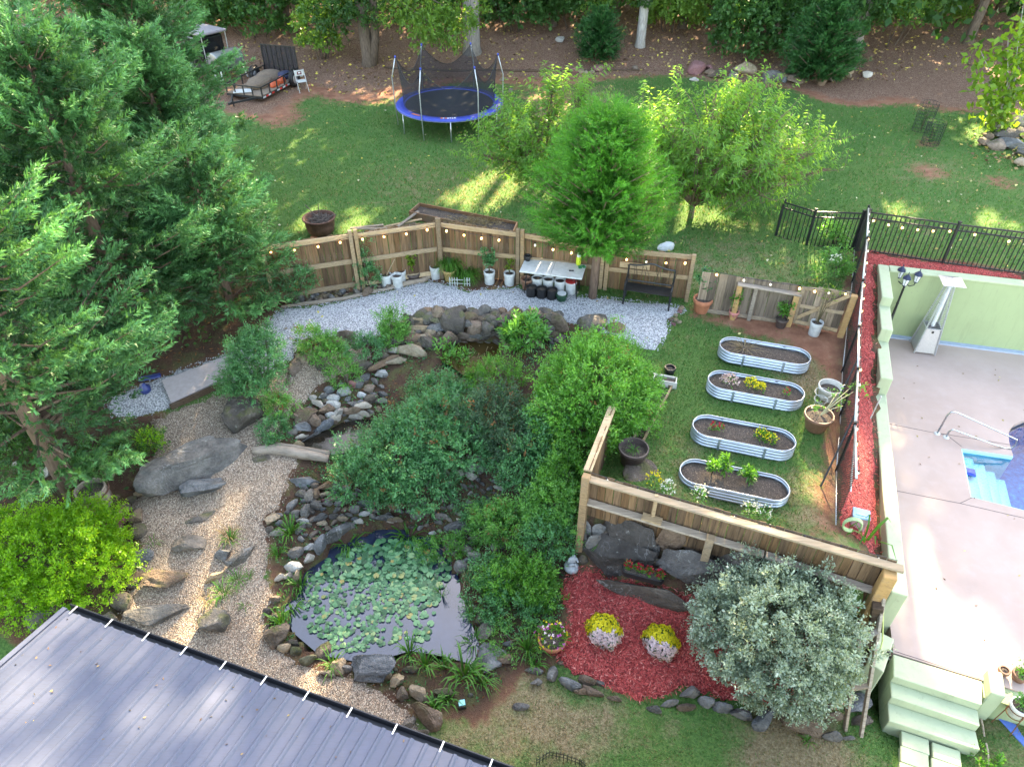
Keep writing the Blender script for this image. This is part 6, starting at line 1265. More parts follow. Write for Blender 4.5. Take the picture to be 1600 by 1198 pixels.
# ================================================================ MULCH BED THINGS
o = thing('flower_trough', 'black oval trough of crimson plumes standing on the low rock slab', 'planter', (*T(1000,921).xy, h1(*T(1003,921).xy) + .40), UA + .05); base_ = oval(.78, .22, 8); bm = BM(); prism(bm, base_, 0, .13); obj('trough_body', bm, M_blk, o); bm = BM(); prism(bm, [(x * .94, y * .85) for x, y in base_], .12, .135); obj('soil', bm, M_soil, o); bm = BM(); tube(bm, [(*q, .135) for q in base_], .009, 5, True); obj('rim', bm, M_blk, o)
for k, u in enumerate((-.28, -.08, .1, .29)): flower('celosia', ['crimson plume flower at the left end of the black trough', 'crimson plume flower, second from the left in the black trough', 'crimson plume flower, third from the left in the black trough', 'crimson plume flower at the right end of the black trough'][k], Vector(o.location) + Matrix.Rotation(UA, 3, 'Z') @ Vector((u, 0, .12)), .055, .17, M_red, 20 + k, 40, LM['bright'], 44, group='celosia in the black trough')
# mums
def mum(label, px, py, rad, seed, split):
    p = T(px, py); o = thing('chrysanthemum', label, 'flowers', p, group='round mums on the red mulch'); r = np.random.default_rng(seed); c = np.array([0, 0, rad * .8])
    q, d, _ = ell(3000, c, (rad, rad, rad * .92), r, .98, 1.015, -.85); sdir = np.array([math.sin(split), -math.cos(split), -.35]); s = d @ sdir + _h3(d * 2.5, seed) * .34 + r.normal(0, .05, len(d)); pinkm = s > .14
    gap = _h3(d * 4, seed + 3) > .95; q, d, pinkm = q[~gap], d[~gap], pinkm[~gap]
    for nm, mk, m in (('yellow_blooms', ~pinkm, M_yel), ('pink_blooms', pinkm, M_lav)):
        Q = np.repeat(q[mk], 4, 0); D = np.repeat(d[mk], 4, 0); t = nrm(np.cross(D, r.normal(0, 1, D.shape))) + D * .2; leaves(nm, Q, t, .026, .022, r.random(len(Q)), m, o, seed, up=D)
    q, d, _ = ell(1400, c, (rad * .93, rad * .93, rad * .86), r, .8, 1, -.9); leaves('foliage', q, d + r.normal(0, .5, d.shape), .05, .025, r.uniform(0, .5, len(q)), LM['nandina'], o, seed)
    bm = BM(); lathe(bm, [(0, 0), (rad * .5, 0), (rad * .62, rad * .4), (0, rad * .42)], 16); obj('pot_body', bm, M_blk, o, True); return o
mum('round mum, yellow above and pale pink below, nearest the mixed flower pot', 942, 996, .285, 1, -.1); mum('round mum, yellow above and lavender below, nearest the round grey bush', 1030, 1013, .285, 2, -.45)
p = T(862,1008); pot('terracotta_pot', 'terracotta pot of mixed flowers at the left corner of the red mulch', p, .25, .17, .26, M_terra, rimh=.06); r = np.random.default_rng(3); o = thing('mixed_flowers', 'yellow, magenta and white flowers filling the terracotta pot by the mulch', 'flowers', up(p, .2))
q, d, _ = ell(260, (0, 0, .1), (.27, .27, .2), r, .5, 1, -.3); leaves('foliage', q, d + (0, 0, .3), .08, .03, r.uniform(.2, .9, len(q)), LM['bright'], o)
for m, k in ((M_yel, 26), (M_mag, 26), (M_lav, 12)):
    q, d, _ = ell(k, (0, 0, .12), (.28, .28, .2), r, .98, 1.04, .0); q = np.repeat(q, 7, 0) + r.normal(0, .004, (k * 7 if len(q) * 7 == k * 7 else len(q) * 7, 3)); D = np.repeat(d, 7, 0); leaves('blooms', q, nrm(np.cross(D, r.normal(0, 1, D.shape))) + D * .3, .032, .022, r.random(len(q)), m, o, k, up=D)['kind'] = 'stuff'
# statue
p = T(893,888); M_stat = plain('weathered_grey_stone', (.36, .37, .38), .8, var=.3, scale=14); st_ = thing('garden_statue', 'small grey stone statue of a seated figure on a round base', 'statue', p)
bm = BM(); lathe(bm, [(0, 0), (.13, 0), (.15, .03), (.15, .09), (.12, .13), (.06, .15), (0, .15)], 18); obj('base', bm, M_stat, st_, True)
bm = BM(); V_ = [(0, 0, .14), (0, 0, .2), (.01, 0, .3), (.02, 0, .37), (.03, -.01, .42), (.06, -.06, .2), (.1, -.1, .16), (-.06, -.07, .2), (-.1, -.04, .15), (.08, -.02, .33), (.11, -.07, .27), (-.06, -.02, .32), (-.08, -.08, .27)]
E_ = [(0, 1), (1, 2), (2, 3), (3, 4), (1, 5), (5, 6), (1, 7), (7, 8), (2, 9), (9, 10), (2, 11), (11, 12)]; me = bpy.data.meshes.new('figure'); me.from_pydata(V_, E_, []); fo = link('figure', me, M_stat, st_); m_ = fo.modifiers.new('skin', 'SKIN'); sv = me.skin_vertices[0].data
for i, rr_ in enumerate((.06, .06, .055, .028, .045, .035, .025, .035, .025, .024, .02, .024, .02)): sv[i].radius = (rr_, rr_)
sv[0].use_root = True; fo.modifiers.new('sub', 'SUBSURF').levels = 2; fo.modifiers['sub'].render_levels = 2
# solar light, wire edging
p = T(722,1103); o = thing('solar_light', 'small dark solar light with a cyan panel on the pond edge', 'solar light', p); bm = BM(); box(bm, (0, 0, .05), (.13, .13, .1), .2); bevel(bm, .01); obj('housing', bm, M_blk, o); bm = BM(); box(bm, (0, .01, .105), (.11, .1, .02), .2); obj('panel', bm, plain('cyan_panel', (.22, .55, .58), .25), o)
o = thing('wire_edging', 'low black wire scroll edging on the dry grass at the bottom edge', 'edging', T(870,1192)); ho = Vector(o.location); bm = BM(); pts = [T(838,1196), T(858,1183), T(880,1187), T(905,1196), T(915,1205)]
for a, b in zip(pts, pts[1:]):
    for z in (.1, .2): tube(bm, [a - ho + Vector((0, 0, z)), b - ho + Vector((0, 0, z))], .006, 4)
    for k in range(4): q = a.lerp(b, k / 4) - ho; tube(bm, [q, q + Vector((0, 0, .27))], .006, 4)
obj('wire', bm, M_black, o)
# barrel planter and dim things under the left trees
p = T(152,785); bp = thing('barrel_planter', 'weathered half barrel planter with iron hoops under the conifer', 'barrel', p); nst = 16
me = None; bm = BM(); box(bm, (0, 0, .22), (.125, .03, .44)); bevel(bm, .005); me = bpy.data.meshes.new('stave'); bm.to_mesh(me); bm.free()
for k in range(nst): a = k * 2 * math.pi / nst; link('stave', me, M_gray, bp, (.3 * math.cos(a), .3 * math.sin(a), 0), (.08, 0, a + math.pi / 2) if False else (-.06, 0, a - math.pi / 2 + math.pi))
for z, r_ in ((.1, .315), (.33, .333)): bm = BM(); lathe(bm, [(r_ - .0, z), (r_ + .008, z), (r_ + .01, z + .035), (r_, z + .035)], 24); obj('hoop', bm, M_rust, bp, True)
obj('soil', soil_disc(.29, .32, .01, 4), M_soil, bp, True); tuft('barrel_weeds', 'thin weeds growing in the half barrel planter', 'plant', up(p, .34), 26, .18, .012, .22, LM['tuft'], 22)
p = T(128,595); pot('black_tub', 'large black round tub in the shade under the conifers', p, .38, .32, .3, M_blk, 'tub', .02, .3, soil=False)
M_bl = plain('blue_tub_plastic', (.025, .04, .17), .4); o = thing('blue_crate', 'blue plastic crate beside the tub under the conifers', 'crate', T(120,560)); bm = BM(); box(bm, (0, 0, .15), (.6, .4, .3), .5); bevel(bm, .02); obj('crate_body', bm, M_bl, o)
o = thing('blue_tarp', 'blue folded tarp on the low slab edge under the conifers', 'tarp', T(235,592)); bm = BM(); box(bm, (0, 0, .05), (.5, .16, .07), .35); bevel(bm, .04, 2); obj('sheet', bm, M_bl, o)
o = thing('blue_jug', 'small blue jug beneath the conifer by the slab edge', 'jug', T(229,612)); bm = BM(); lathe(bm, [(0, 0), (.11, 0), (.12, .14), (.05, .2), (.04, .25), (0, .25)], 14); obj('jug_body', bm, M_bl, o, True)
sl = [T(255,600), T(362,560), T(372,586), T(300,622), T(270,636)]; o = struct(obj('patio_slab', prism(BM(), [q for q in sl], -.9, [q.z + .12 for q in sl]), plain('grey_pink_concrete', (.34, .3, .3), .85, var=.15))); 
bm = BM(); a, b = T(268,640), T(345,606); bar(bm, Vector((a.x, a.y, a.z + .08)), Vector((b.x, b.y, b.z + .08)), .05, .14); tagobj(obj('edging_board', bm, M_dark), 'dark timber board edging the pale slab above the gravel', 'edging')

# ================================================================ LAWN THINGS
# trampoline
M_pad = plain('blue_vinyl', (.035, .06, .36), .5, var=.12); M_tube = plain('galvanised_tube', (.5, .52, .55), .35, .7); M_mat = plain('black_jump_mat', (.012, .015, .024), .7, var=.4, scale=20)
tz_ = .86; tcn = G(702,161,tz_); TR = 2.14; zt0 = h1(tcn.x, tcn.y); tm = thing('trampoline', 'round trampoline with blue pad and sagging black safety net', 'trampoline', (tcn.x, tcn.y, zt0)); hz_ = tz_ - zt0
bm = BM(); lathe(bm, [(TR - .36, hz_ - .01), (TR - .34, hz_ + .03), (TR - .02, hz_ + .03), (TR + .02, hz_ - .01), (TR + .02, hz_ - .05)], 64); obj('safety_pad', bm, M_pad, tm, True)
bm = BM(); lathe(bm, [(TR - .33, hz_ + .0), (0, hz_ - .04)], 64); obj('jump_mat', bm, M_mat, tm, True)
bm = BM(); tube(bm, [(TR * math.cos(a), TR * math.sin(a), hz_ - .05) for a in np.linspace(0, 6.2832, 64, endpoint=False)], .022, 6, True); obj('frame_ring', bm, M_tube, tm, True)
angs = [R(5 + 60 * k) for k in range(6)]
for a in angs:
    c, s = math.cos(a), math.sin(a); bm = BM(); tube(bm, [(TR * 1.0 * c, TR * s, 0), (TR * 1.02 * c, TR * 1.02 * s, hz_), (TR * 1.03 * c, TR * 1.03 * s, hz_ + 1.05), (TR * .99 * c, TR * .99 * s, hz_ + 1.35), (TR * .94 * c, TR * .94 * s, hz_ + 1.78)], .022, 7); e = obj('pole', bm, M_tube, tm, True)
    bm = BM(); cyl(bm, (TR * .94 * c, TR * .94 * s, hz_ + 1.76), (TR * .935 * c, TR * .935 * s, hz_ + 1.84), .035); obj('pole_cap', bm, M_pad, e, True)
    a2 = a + R(30); c, s = math.cos(a2), math.sin(a2); bm = BM(); tube(bm, [(TR * c, TR * s, 0), (TR * c, TR * s, hz_ - .05)], .022, 7); obj('leg', bm, M_tube, tm, True)
n = NT('black_safety_net'); uvn = n.n('ShaderNodeTexCoord'); sx = n.n('ShaderNodeSeparateXYZ'); n.l(uvn.outputs['Object'], sx.inputs[0]); tr2 = n.n('ShaderNodeBsdfTransparent'); ms = n.n('ShaderNodeMixShader')
ms.inputs[0].default_value = .6; n.col((.01, .012, .02)); n.rough(.8); n.l(tr2.outputs[0], ms.inputs[1]); n.l(n.b.outputs[0], ms.inputs[2]); n.l(ms.outputs[0], n.out.inputs[0]); M_net = n.m
V = []; F = []; NN = 96; NZ = 6
for i in range(NN):
    a = 2 * math.pi * i / NN + R(5); f = ((i / NN * 6) % 1); sag = (1 - (2 * f - 1) ** 2); rt_ = TR * (.93 - .13 * sag); zt_ = hz_ + 1.76 - .72 * sag
    for j in range(NZ + 1): t = j / NZ; r_ = (TR - .3) + (rt_ - TR + .3) * t ** 1.5; V.append((r_ * math.cos(a), r_ * math.sin(a), hz_ + .02 + (zt_ - hz_ - .02) * t))
for i in range(NN):
    for j in range(NZ): k = (i + 1) % NN; F.append([i * 7 + j, k * 7 + j, k * 7 + j + 1, i * 7 + j + 1])
link('safety_net', npmesh('safety_net', V, np.array(F), M_net, True), None, tm)
bm = BM(); tube(bm, [V[i * 7 + 6] for i in range(NN)], .012, 4, True); obj('net_cord', bm, M_black, tm)
M_org = plain('orange_print', (.6, .17, .06), .6); M_wpr = plain('white_print', (.7, .7, .72), .6)
def padmark(a0, a1, r0, r1, m):
    bm = BM(); k = 5; v = [[bm.verts.new((r * math.cos(a), r * math.sin(a), hz_ + .036)) for a in np.linspace(a0, a1, k)] for r in (r0, r1)]
    for i in range(k - 1): bm.faces.new((v[0][i], v[0][i + 1], v[1][i + 1], v[1][i]))
    obj('pad_print', bm, m, tm)
padmark(R(226), R(238), TR - .24, TR - .14, M_org)
for k, (w_, m) in enumerate(((2.6, M_org), (1.6, M_wpr), (1.8, M_org), (1.6, M_wpr), (1.4, M_wpr), (1.5, M_wpr), (1.8, M_wpr))): a = 264 + k * 2.6; padmark(R(a), R(a + w_), TR - .27 + .02 * (k % 2), TR - .13 - .02 * (k % 3 == 1), m)
# utility trailer
q0, q1, q2 = G(352,147,.5), G(412,150,.5), G(470,119,.5); tw_ = (q1 - q0).length; tln = (q2 - q1).length; tdir = (q2 - q1).normalized(); tang = math.atan2(tdir.y, tdir.x); cen = (q0 + q2) / 2
zg = h1(cen.x, cen.y); tr = thing('utility_trailer', 'black open utility trailer with an upright mesh ramp on the lawn edge', 'trailer', (cen.x, cen.y, zg), tang); hl, hw_ = tln / 2, tw_ / 2; bz = .5 - zg
bm = BM(); box(bm, (0, 0, bz), (tln, tw_, .05)); obj('bed', bm, plain('worn_deck_boards', (.2, .15, .11), .85, var=.3), tr)
bm = BM()
for s in (-1, 1):
    box(bm, (0, s * hw_, bz - .05), (tln, .05, .1)); box(bm, (0, s * hw_, bz + .38), (tln, .045, .045))
    for k in range(6): box(bm, (-hl + tln * k / 5 * .97 + .03, s * hw_, bz + .17), (.045, .045, .4))
for x in (-hl, hl): box(bm, (x, 0, bz - .05), (.05, tw_, .1))
box(bm, (-hl, 0, bz + .38), (.045, tw_, .045))
for k in range(1, 4): box(bm, (-hl, -hw_ + tw_ * k / 4, bz + .17), (.04, .04, .4))
obj('frame', bm, M_black, tr)
bm = BM()
for s in (-1, 1): bar(bm, (-hl, s * hw_ * .7, bz - .06), (-hl - 1.0, 0, bz - .06), .06, .08)
box(bm, (-hl - 1.05, 0, bz - .04), (.2, .1, .09)); tube(bm, [(-hl - .85, 0, bz + .1), (-hl - .85, 0, 0)], .03, 7); obj('tongue', bm, M_black, tr)
rmp = thing('ramp', None, None, (hl, 0, bz)); rmp.parent = tr; bm = BM()
for k in range(8): box(bm, (0, -hw_ + tw_ * k / 7, .65), (.04, .035, 1.3))
for z in (.03, 1.28): box(bm, (0, 0, z), (.04, tw_, .04))
obj('ramp_bars', bm, M_black, rmp); bm = BM(); box(bm, (.01, 0, .65), (.008, tw_ - .03, 1.26)); obj('ramp_mesh', bm, M_net, rmp)
for s in (-1, 1):
    w = thing('wheel', None, None, (hl * .55, s * (hw_ + .15), .33)); w.parent = tr; w.rotation_euler = (R(90), 0, 0); bm = BM(); lathe(bm, [(.2, -.09), (.31, -.1), (.33, -.06), (.33, .06), (.31, .1), (.2, .09), (.19, .0), (.2, -.09)], 24); obj('tyre', bm, M_blk, w, True); bm = BM(); lathe(bm, [(0, -.05), (.1, -.06), (.2, -.085), (.2, .085), (.1, .06), (0, .05)], 18); obj('rim', bm, M_silver, w, True)
    bm = BM(); tube(bm, [(hl * .55 + .42 * math.cos(a), s * (hw_ + .15), .33 + .42 * math.sin(a)) for a in np.linspace(.1, 3.04, 9)], .03, 5); obj('fender', bm, M_black, tr)
bm = BM()
for x in (-1.3, -.9, -.2, .25, .6): box(bm, (x - .1, -hw_ - .028, bz - .05), (.2, .006, .07))
obj('white_tape', bm, M_white, tr)['kind'] = 'stuff'; 
for x in (-1.08, -.62, .0, .45): obj('red_tape', box(BM(), (x - .1, -hw_ - .029, bz - .05), (.18, .006, .07)), plain('red_reflector', (.5, .03, .02), .4), tr)
bm = BM(); box(bm, (hl + .1, -hw_ + .1, bz + .1), (.1, .4, .2)); obj('tail_box', bm, M_white, tr)
Mt = tr.matrix_basis
def tl(x, y, z): return Vector(tr.location) + Matrix.Rotation(tang, 3, 'Z') @ Vector((x, y, z))
M_tarp = plain('brown_canvas', (.15, .11, .08), .9, var=.25, scale=5)
for k, (x, y, sx_, sy, sz, m, lab, nm) in enumerate(((-.3, .05, .7, .5, .38, M_tarp, 'brown canvas bundle at the front of the trailer bed', 'canvas_bundle'), (.75, .2, .75, .5, .36, M_tarp, 'brown canvas bundle at the back of the trailer bed', 'canvas_bundle'), (1.1, -.4, .4, .3, .3, plain('navy_pattern_cloth', (.03, .035, .08), .8, var=.8, scale=25), 'dark blue patterned bag on the trailer next to the ramp', 'patterned_bag'), (-.1, -.62, .3, .16, .22, plain('orange_red_plastic', (.5, .09, .03), .5), 'orange red container behind the trailer side rail', 'orange_container'), (.45, -.62, .25, .16, .24, plain('orange_red_plastic', (.5, .09, .03), .5), 'orange red container beside the brown bundle on the trailer', 'orange_container'))):
    o = thing(nm, lab, 'cargo', tl(x, y, bz + .02), tang); link('bundle_body', rock_mesh(90 + k, 3, 3, (.6, .95), .1, .7), m, o, (0, 0, sz / 2), None, (sx_, sy, sz / 2 + .03))
o = thing('white_board', 'white board lying across the front corner of the trailer', 'board', tl(-hl + .3, .25, bz + .06), tang + .5); bm = BM(); box(bm, (0, 0, 0), (.5, .8, .03)); bevel(bm, .01); obj('board', bm, M_white, o)
# folding chair
p = T(474,143); fc = thing('folding_chair', 'white folding chair with a dark emblem standing by the trailer wheel', 'chair', p, R(-62)); M_wm = plain('white_enamel', (.5, .5, .48), .4)
bm = BM(); box(bm, (0, 0, .45), (.42, .4, .025)); bevel(bm, .02); obj('seat', bm, M_wm, fc)
bm = BM(); box(bm, (-.2, 0, .74), (.025, .42, .24)); bevel(bm, .02); obj('backrest', bm, M_wm, fc)
bm = BM(); box(bm, (-.184, 0, .74), (.006, .2, .13)); obj('emblem', bm, plain('dark_red_print', (.12, .015, .02), .6), fc); bm = BM(); box(bm, (-.18, .0, .75), (.006, .1, .05)); obj('emblem', bm, M_wpr, fc)
for s in (-1, 1):
    bm = BM(); tube(bm, [(-.24, s * .21, .88), (.22, s * .21, 0)], .012, 6); obj('leg', bm, M_wm, fc); bm = BM(); tube(bm, [(.12, s * .19, .45), (-.26, s * .19, 0)], .012, 6); obj('leg', bm, M_wm, fc)
# old vehicle half hidden by the conifer
p = T(345,128); vz = h1(p.x, p.y); vh = thing('old_cart', 'old cart with a roof canopy and a rounded silver front, half hidden by the conifer', 'cart', (p.x - .5, p.y + 1.0, vz), R(-35))
bm = BM(); box(bm, (0, 0, .55), (2.6, 1.3, .18)); obj('chassis', bm, M_black, vh)
bm = BM(); cyl(bm, (1.0, -.7, .85), (1.0, .7, .85), .42, n=22); bevel(bm, .05, 2); obj('rounded_front', bm, plain('silver_panel', (.2, .21, .22), .35, .5), vh, True)
bm = BM(); box(bm, (-.35, 0, 1.25), (1.2, 1.25, 1.0)); bevel(bm, .08, 2); obj('cab', bm, plain('dark_tinted_glass', (.01, .011, .013), .15), vh)
bm = BM(); box(bm, (-.3, 0, 1.92), (1.7, 1.4, .12)); bevel(bm, .055, 3); obj('canopy', bm, plain('lilac_grey_vinyl', (.2, .18, .21), .5), vh)
for x in (-1.0, .42):
    for s in (-1, 1): bm = BM(); tube(bm, [(x, s * .62, .6), (x + .05, s * .64, 1.88)], .022, 6); obj('canopy_post', bm, M_tube, vh)
for x in (1.25, .75):
    for s in (-1, 1): bm = BM(); tube(bm, [(x, s * .6, .8), (x + .15, s * .66, 0)], .035, 6); obj('support_leg', bm, M_wm, vh)
for s in (-1, 1): w = obj('wheel', lathe(BM(), [(0, -.07), (.26, -.08), (.3, -.04), (.3, .04), (.26, .08), (0, .07)], 20), M_blk, vh, True, (-.7, s * .62, .3), (R(90), 0, 0))
p = T(335,150); o = thing('cable_spool', 'tan round wooden spool behind the front of the trailer', 'spool', (p.x, p.y + .1, h1(p.x, p.y)), R(30)); bm = BM(); cyl(bm, (0, -.1, .28), (0, .1, .28), .28, n=20); cyl(bm, (0, -.12, .28), (0, .12, .28), .06, n=10); obj('spool_disc', bm, M_log, o)
# wire cages round young trees
for px, py, hh, lab in ((1438,205,1.05,'dark wire cage round a dead sapling, the taller of two on the lawn'), (1452,226,.8,'dark wire cage round a sapling, the shorter of two on the lawn')):
    p = T(px, py); o = thing('wire_cage', lab, 'plant guard', p); bm = BM(); rr = random.Random(px)
    for k in range(16): a = k * 2 * math.pi / 16; tube(bm, [(.3 * math.cos(a), .3 * math.sin(a), 0), (.31 * math.cos(a) + rr.uniform(-.03, .03), .31 * math.sin(a), hh)], .006, 4)
    for k in range(9): z = hh * k / 8.2 + .04; tube(bm, [(.3 * math.cos(a), .3 * math.sin(a), z) for a in np.linspace(0, 6.283, 16, endpoint=False)], .006, 4, True)
    obj('wire', bm, M_black, o); plant('caged_sapling', 'thin dark sapling inside the ' + ('taller' if hh > 1 else 'shorter') + ' wire cage', p, hh, LM['wood1'], 30, .08, .04, .2, px, 'sapling', nst=4, low=.1)
# ================================================================ STRING LIGHTS
n = NT('warm_bulb'); n.col((.9, .7, .4)); n.b.inputs['Emission Color'].default_value = (1, .55, .16, 1); n.b.inputs['Emission Strength'].default_value = 1.0; M_bulb = n.m
n = NT('clear_bulb'); n.col((.8, .78, .72)); n.rough(.1); n.b.inputs['Emission Color'].default_value = (1, .85, .6, 1); n.b.inputs['Emission Strength'].default_value = .12; M_bulb2 = n.m
_bl = BM(); lathe(_bl, [(0, -.075), (.022, -.06), (.03, -.035), (.022, -.01), (.014, 0)], 10); bulbme = bpy.data.meshes.new('bulb'); _bl.to_mesh(bulbme); _bl.free(); bulbme.polygons.foreach_set('use_smooth', [True] * len(bulbme.polygons)); bulbme.materials.append(None)
_bl = BM(); cyl(_bl, (0, 0, -.005), (0, 0, .045), .014, n=8); sockme = bpy.data.meshes.new('socket'); _bl.to_mesh(sockme); _bl.free(); sockme.materials.append(M_blk)
def lights(label, pts, n_, lit=.7, sag=.05, seed=1):
    pts = [Vector(p) for p in pts]; o = thing('string_lights', label, 'string lights', pts[0]); bm = BM(); Q = []; r = random.Random(seed); seg = len(pts) - 1
    for i in range(seg):
        for k in range(8): t = k / 8; q = pts[i].lerp(pts[i + 1], t); q.z -= sag * 4 * t * (1 - t); Q.append(q - pts[0])
    Q.append(pts[-1] - pts[0]); tube(bm, Q, .006, 4); obj('cable', bm, M_blk, o)
    for i in range(n_):
        f = (i + .5) / n_ * (len(Q) - 1); k = int(f); q = Q[k].lerp(Q[min(k + 1, len(Q) - 1)], f - k); b = link('bulb', bulbme, None, o, q + Vector((0, 0, -.045)), (r.uniform(-.4, .4), r.uniform(-.4, .4), 0), (1, 1, 1)); b.material_slots[0].link = 'OBJECT'; b.material_slots[0].material = M_bulb if r.random() < lit else M_bulb2
        link('socket', sockme, None, b)
def fr_(c, z, o=.12): return Vector((c.x, c.y - o, z))
lights('string of warm bulbs along the left two fence bays', [fr_(cA, zA - .06), fr_(mAB, (zA + zB_) / 2 - .06), fr_(cB, zB_ - .05)], 8, 1, .06, 2)
lights('string of bulbs along the fence from the twin posts to the bench', [fr_(cB, zB_ - .08), fr_(cC, zC - .12), fr_(cD, zD - .1), fr_(cE, zE - .08)], 14, .75, .1, 3)
lights('string of bulbs along the top of the low grey fence and gate', [fr_(gA, zgA + .1, .04), fr_(gB, zgB + .02, .04), fr_(gC, zgC + .05, .04)], 7, .4, .05, 4)
mp = [A_ + dd * t for t in np.linspace(0, 1, 7)]
for q in mp: q.z = float(hz(q.x, q.y, HRAW)[0]) + hm + .06
lights('string of bulbs along the top of the tall mesh fence', [q + Vector((.05, 0, 0)) for q in mp], 22, .25, .05, 5)
lights('string of warm bulbs along the black picket fence behind the pool', [G(1340,336,.6) * 0 + Vector((mB.x + .1, mB.y - .05, 1.62)), Vector((mC.x, mC.y - .05, 1.72)), Vector((mE.x, mE.y - .05, 1.8))], 12, 1, .12, 6)
lights('string of clear bulbs along the top rail of the near fence', [A3 + Vector((0, 0, zN0 + .04)), A3.lerp(B3, .5) + Vector((0, 0, .97)), B3 + Vector((0, 0, zN1 + .04))], 9, .0, .02, 7)
# ================================================================ TREES AND SHRUBS
# ground spots for sun patches, let in by leaves cut out of the crowns: (pixel, radius in m, stretch)
SPOTS = [(1425,880,.45),(1430,940,.6),(1465,990,.65),(1500,1030,.7),(1545,1050,.6),(1590,1050,.5),(1385,840,.4),(1272,700,.5),(1285,770,.55),(1262,640,.35),(1345,720,.45),(1350,800,.4),(800,315,1.9),(760,300,.9),(840,340,1.2),(1060,350,1.7),(1010,330,1.3),(1090,400,.8),(700,310,.5),(860,250,.9),(1110,400,.5),(560,345,.7),(480,340,.6),(885,180,1.0),(850,150,.7),(800,240,.8),
 (165,1040,.5),(235,1062,.28),(330,1085,.25),(350,800,.35),(290,1030,.5),(420,975,.4),(500,1080,.6),(130,830,.75),(110,760,.4),(830,565,.45),(950,530,.8),(1010,580,.5),(1120,900,.6),(900,700,.4),(820,880,.35),(760,920,.3),(1240,220,.9),(1370,140,.5),(1390,330,.6),(1560,350,.7),(1130,150,1.0),(1200,280,.6),(1150,250,.7),(1050,200,.8),(1185,360,.6),(950,200,.9),(900,280,.5),(1400,620,.3),(1530,640,.35),(1450,1150,.6),(480,555,.3),(430,640,.35),(400,560,.35),(450,900,.3),(330,900,.25),(270,110,.8),(60,120,.7),(320,60,.7),(1580,120,1.0)]
SPC = []
for px, py, r_ in SPOTS:
    q = T(px, min(py, 1190)) if not (py > 850 and px > 1390) else G(px, py, DECK)
    if py > 1040 and px < 400: q = G(px, py, 1.2)
    SPC.append((q.x, q.y, q.z, r_))
for px, py, z, r_ in ((1200,200,2.5,1.0),(1150,150,3.2,.9),(1100,190,3,.8),(1240,245,2,.9),(1185,330,1.2,.8),(1290,270,2,.7),(1020,140,3.6,.7),(1060,290,1.6,.7),(900,200,3,.6),(840,240,2.2,.6),(960,190,4.2,.7),(860,300,2.5,.5),(930,240,3.6,.5),(1130,900,.3,.55),(1180,880,.5,.5),(840,555,1.2,.45),(960,530,1.4,.6),(835,640,.6,.35),(905,715,.4,.3),(130,820,.3,.5),(150,880,.0,.4),(120,760,.2,.4),(790,620,.6,.4),(830,870,-.6,.35),(760,940,-1.2,.3),(270,110,4.8,.6),(190,30,6,.8),(350,250,3,.5),(380,420,1.5,.5),(60,330,5,.6),(1560,110,2.5,1.0),(660,30,2.5,.8),(700,60,2.2,.6),(1590,60,3,.8)):
    q = G(px, py, z); SPC.append((q.x, q.y, z, r_))
SPC = np.array(SPC)
def lit_gap(P, r):
    """leaves that would stand in the way of those spots"""
    P = np.asarray(P); kill = np.zeros(len(P), bool)
    for x, y, z, rr_ in SPC:
        t = (P[:, 2] - z) / SUNV.z; gx_ = P[:, 0] - SUNV.x * t; gy_ = P[:, 1] - SUNV.y * t
        d = np.hypot(gx_ - x, (gy_ - y) * .62) + r.normal(0, .10, len(P)); kill |= d < rr_
    return kill
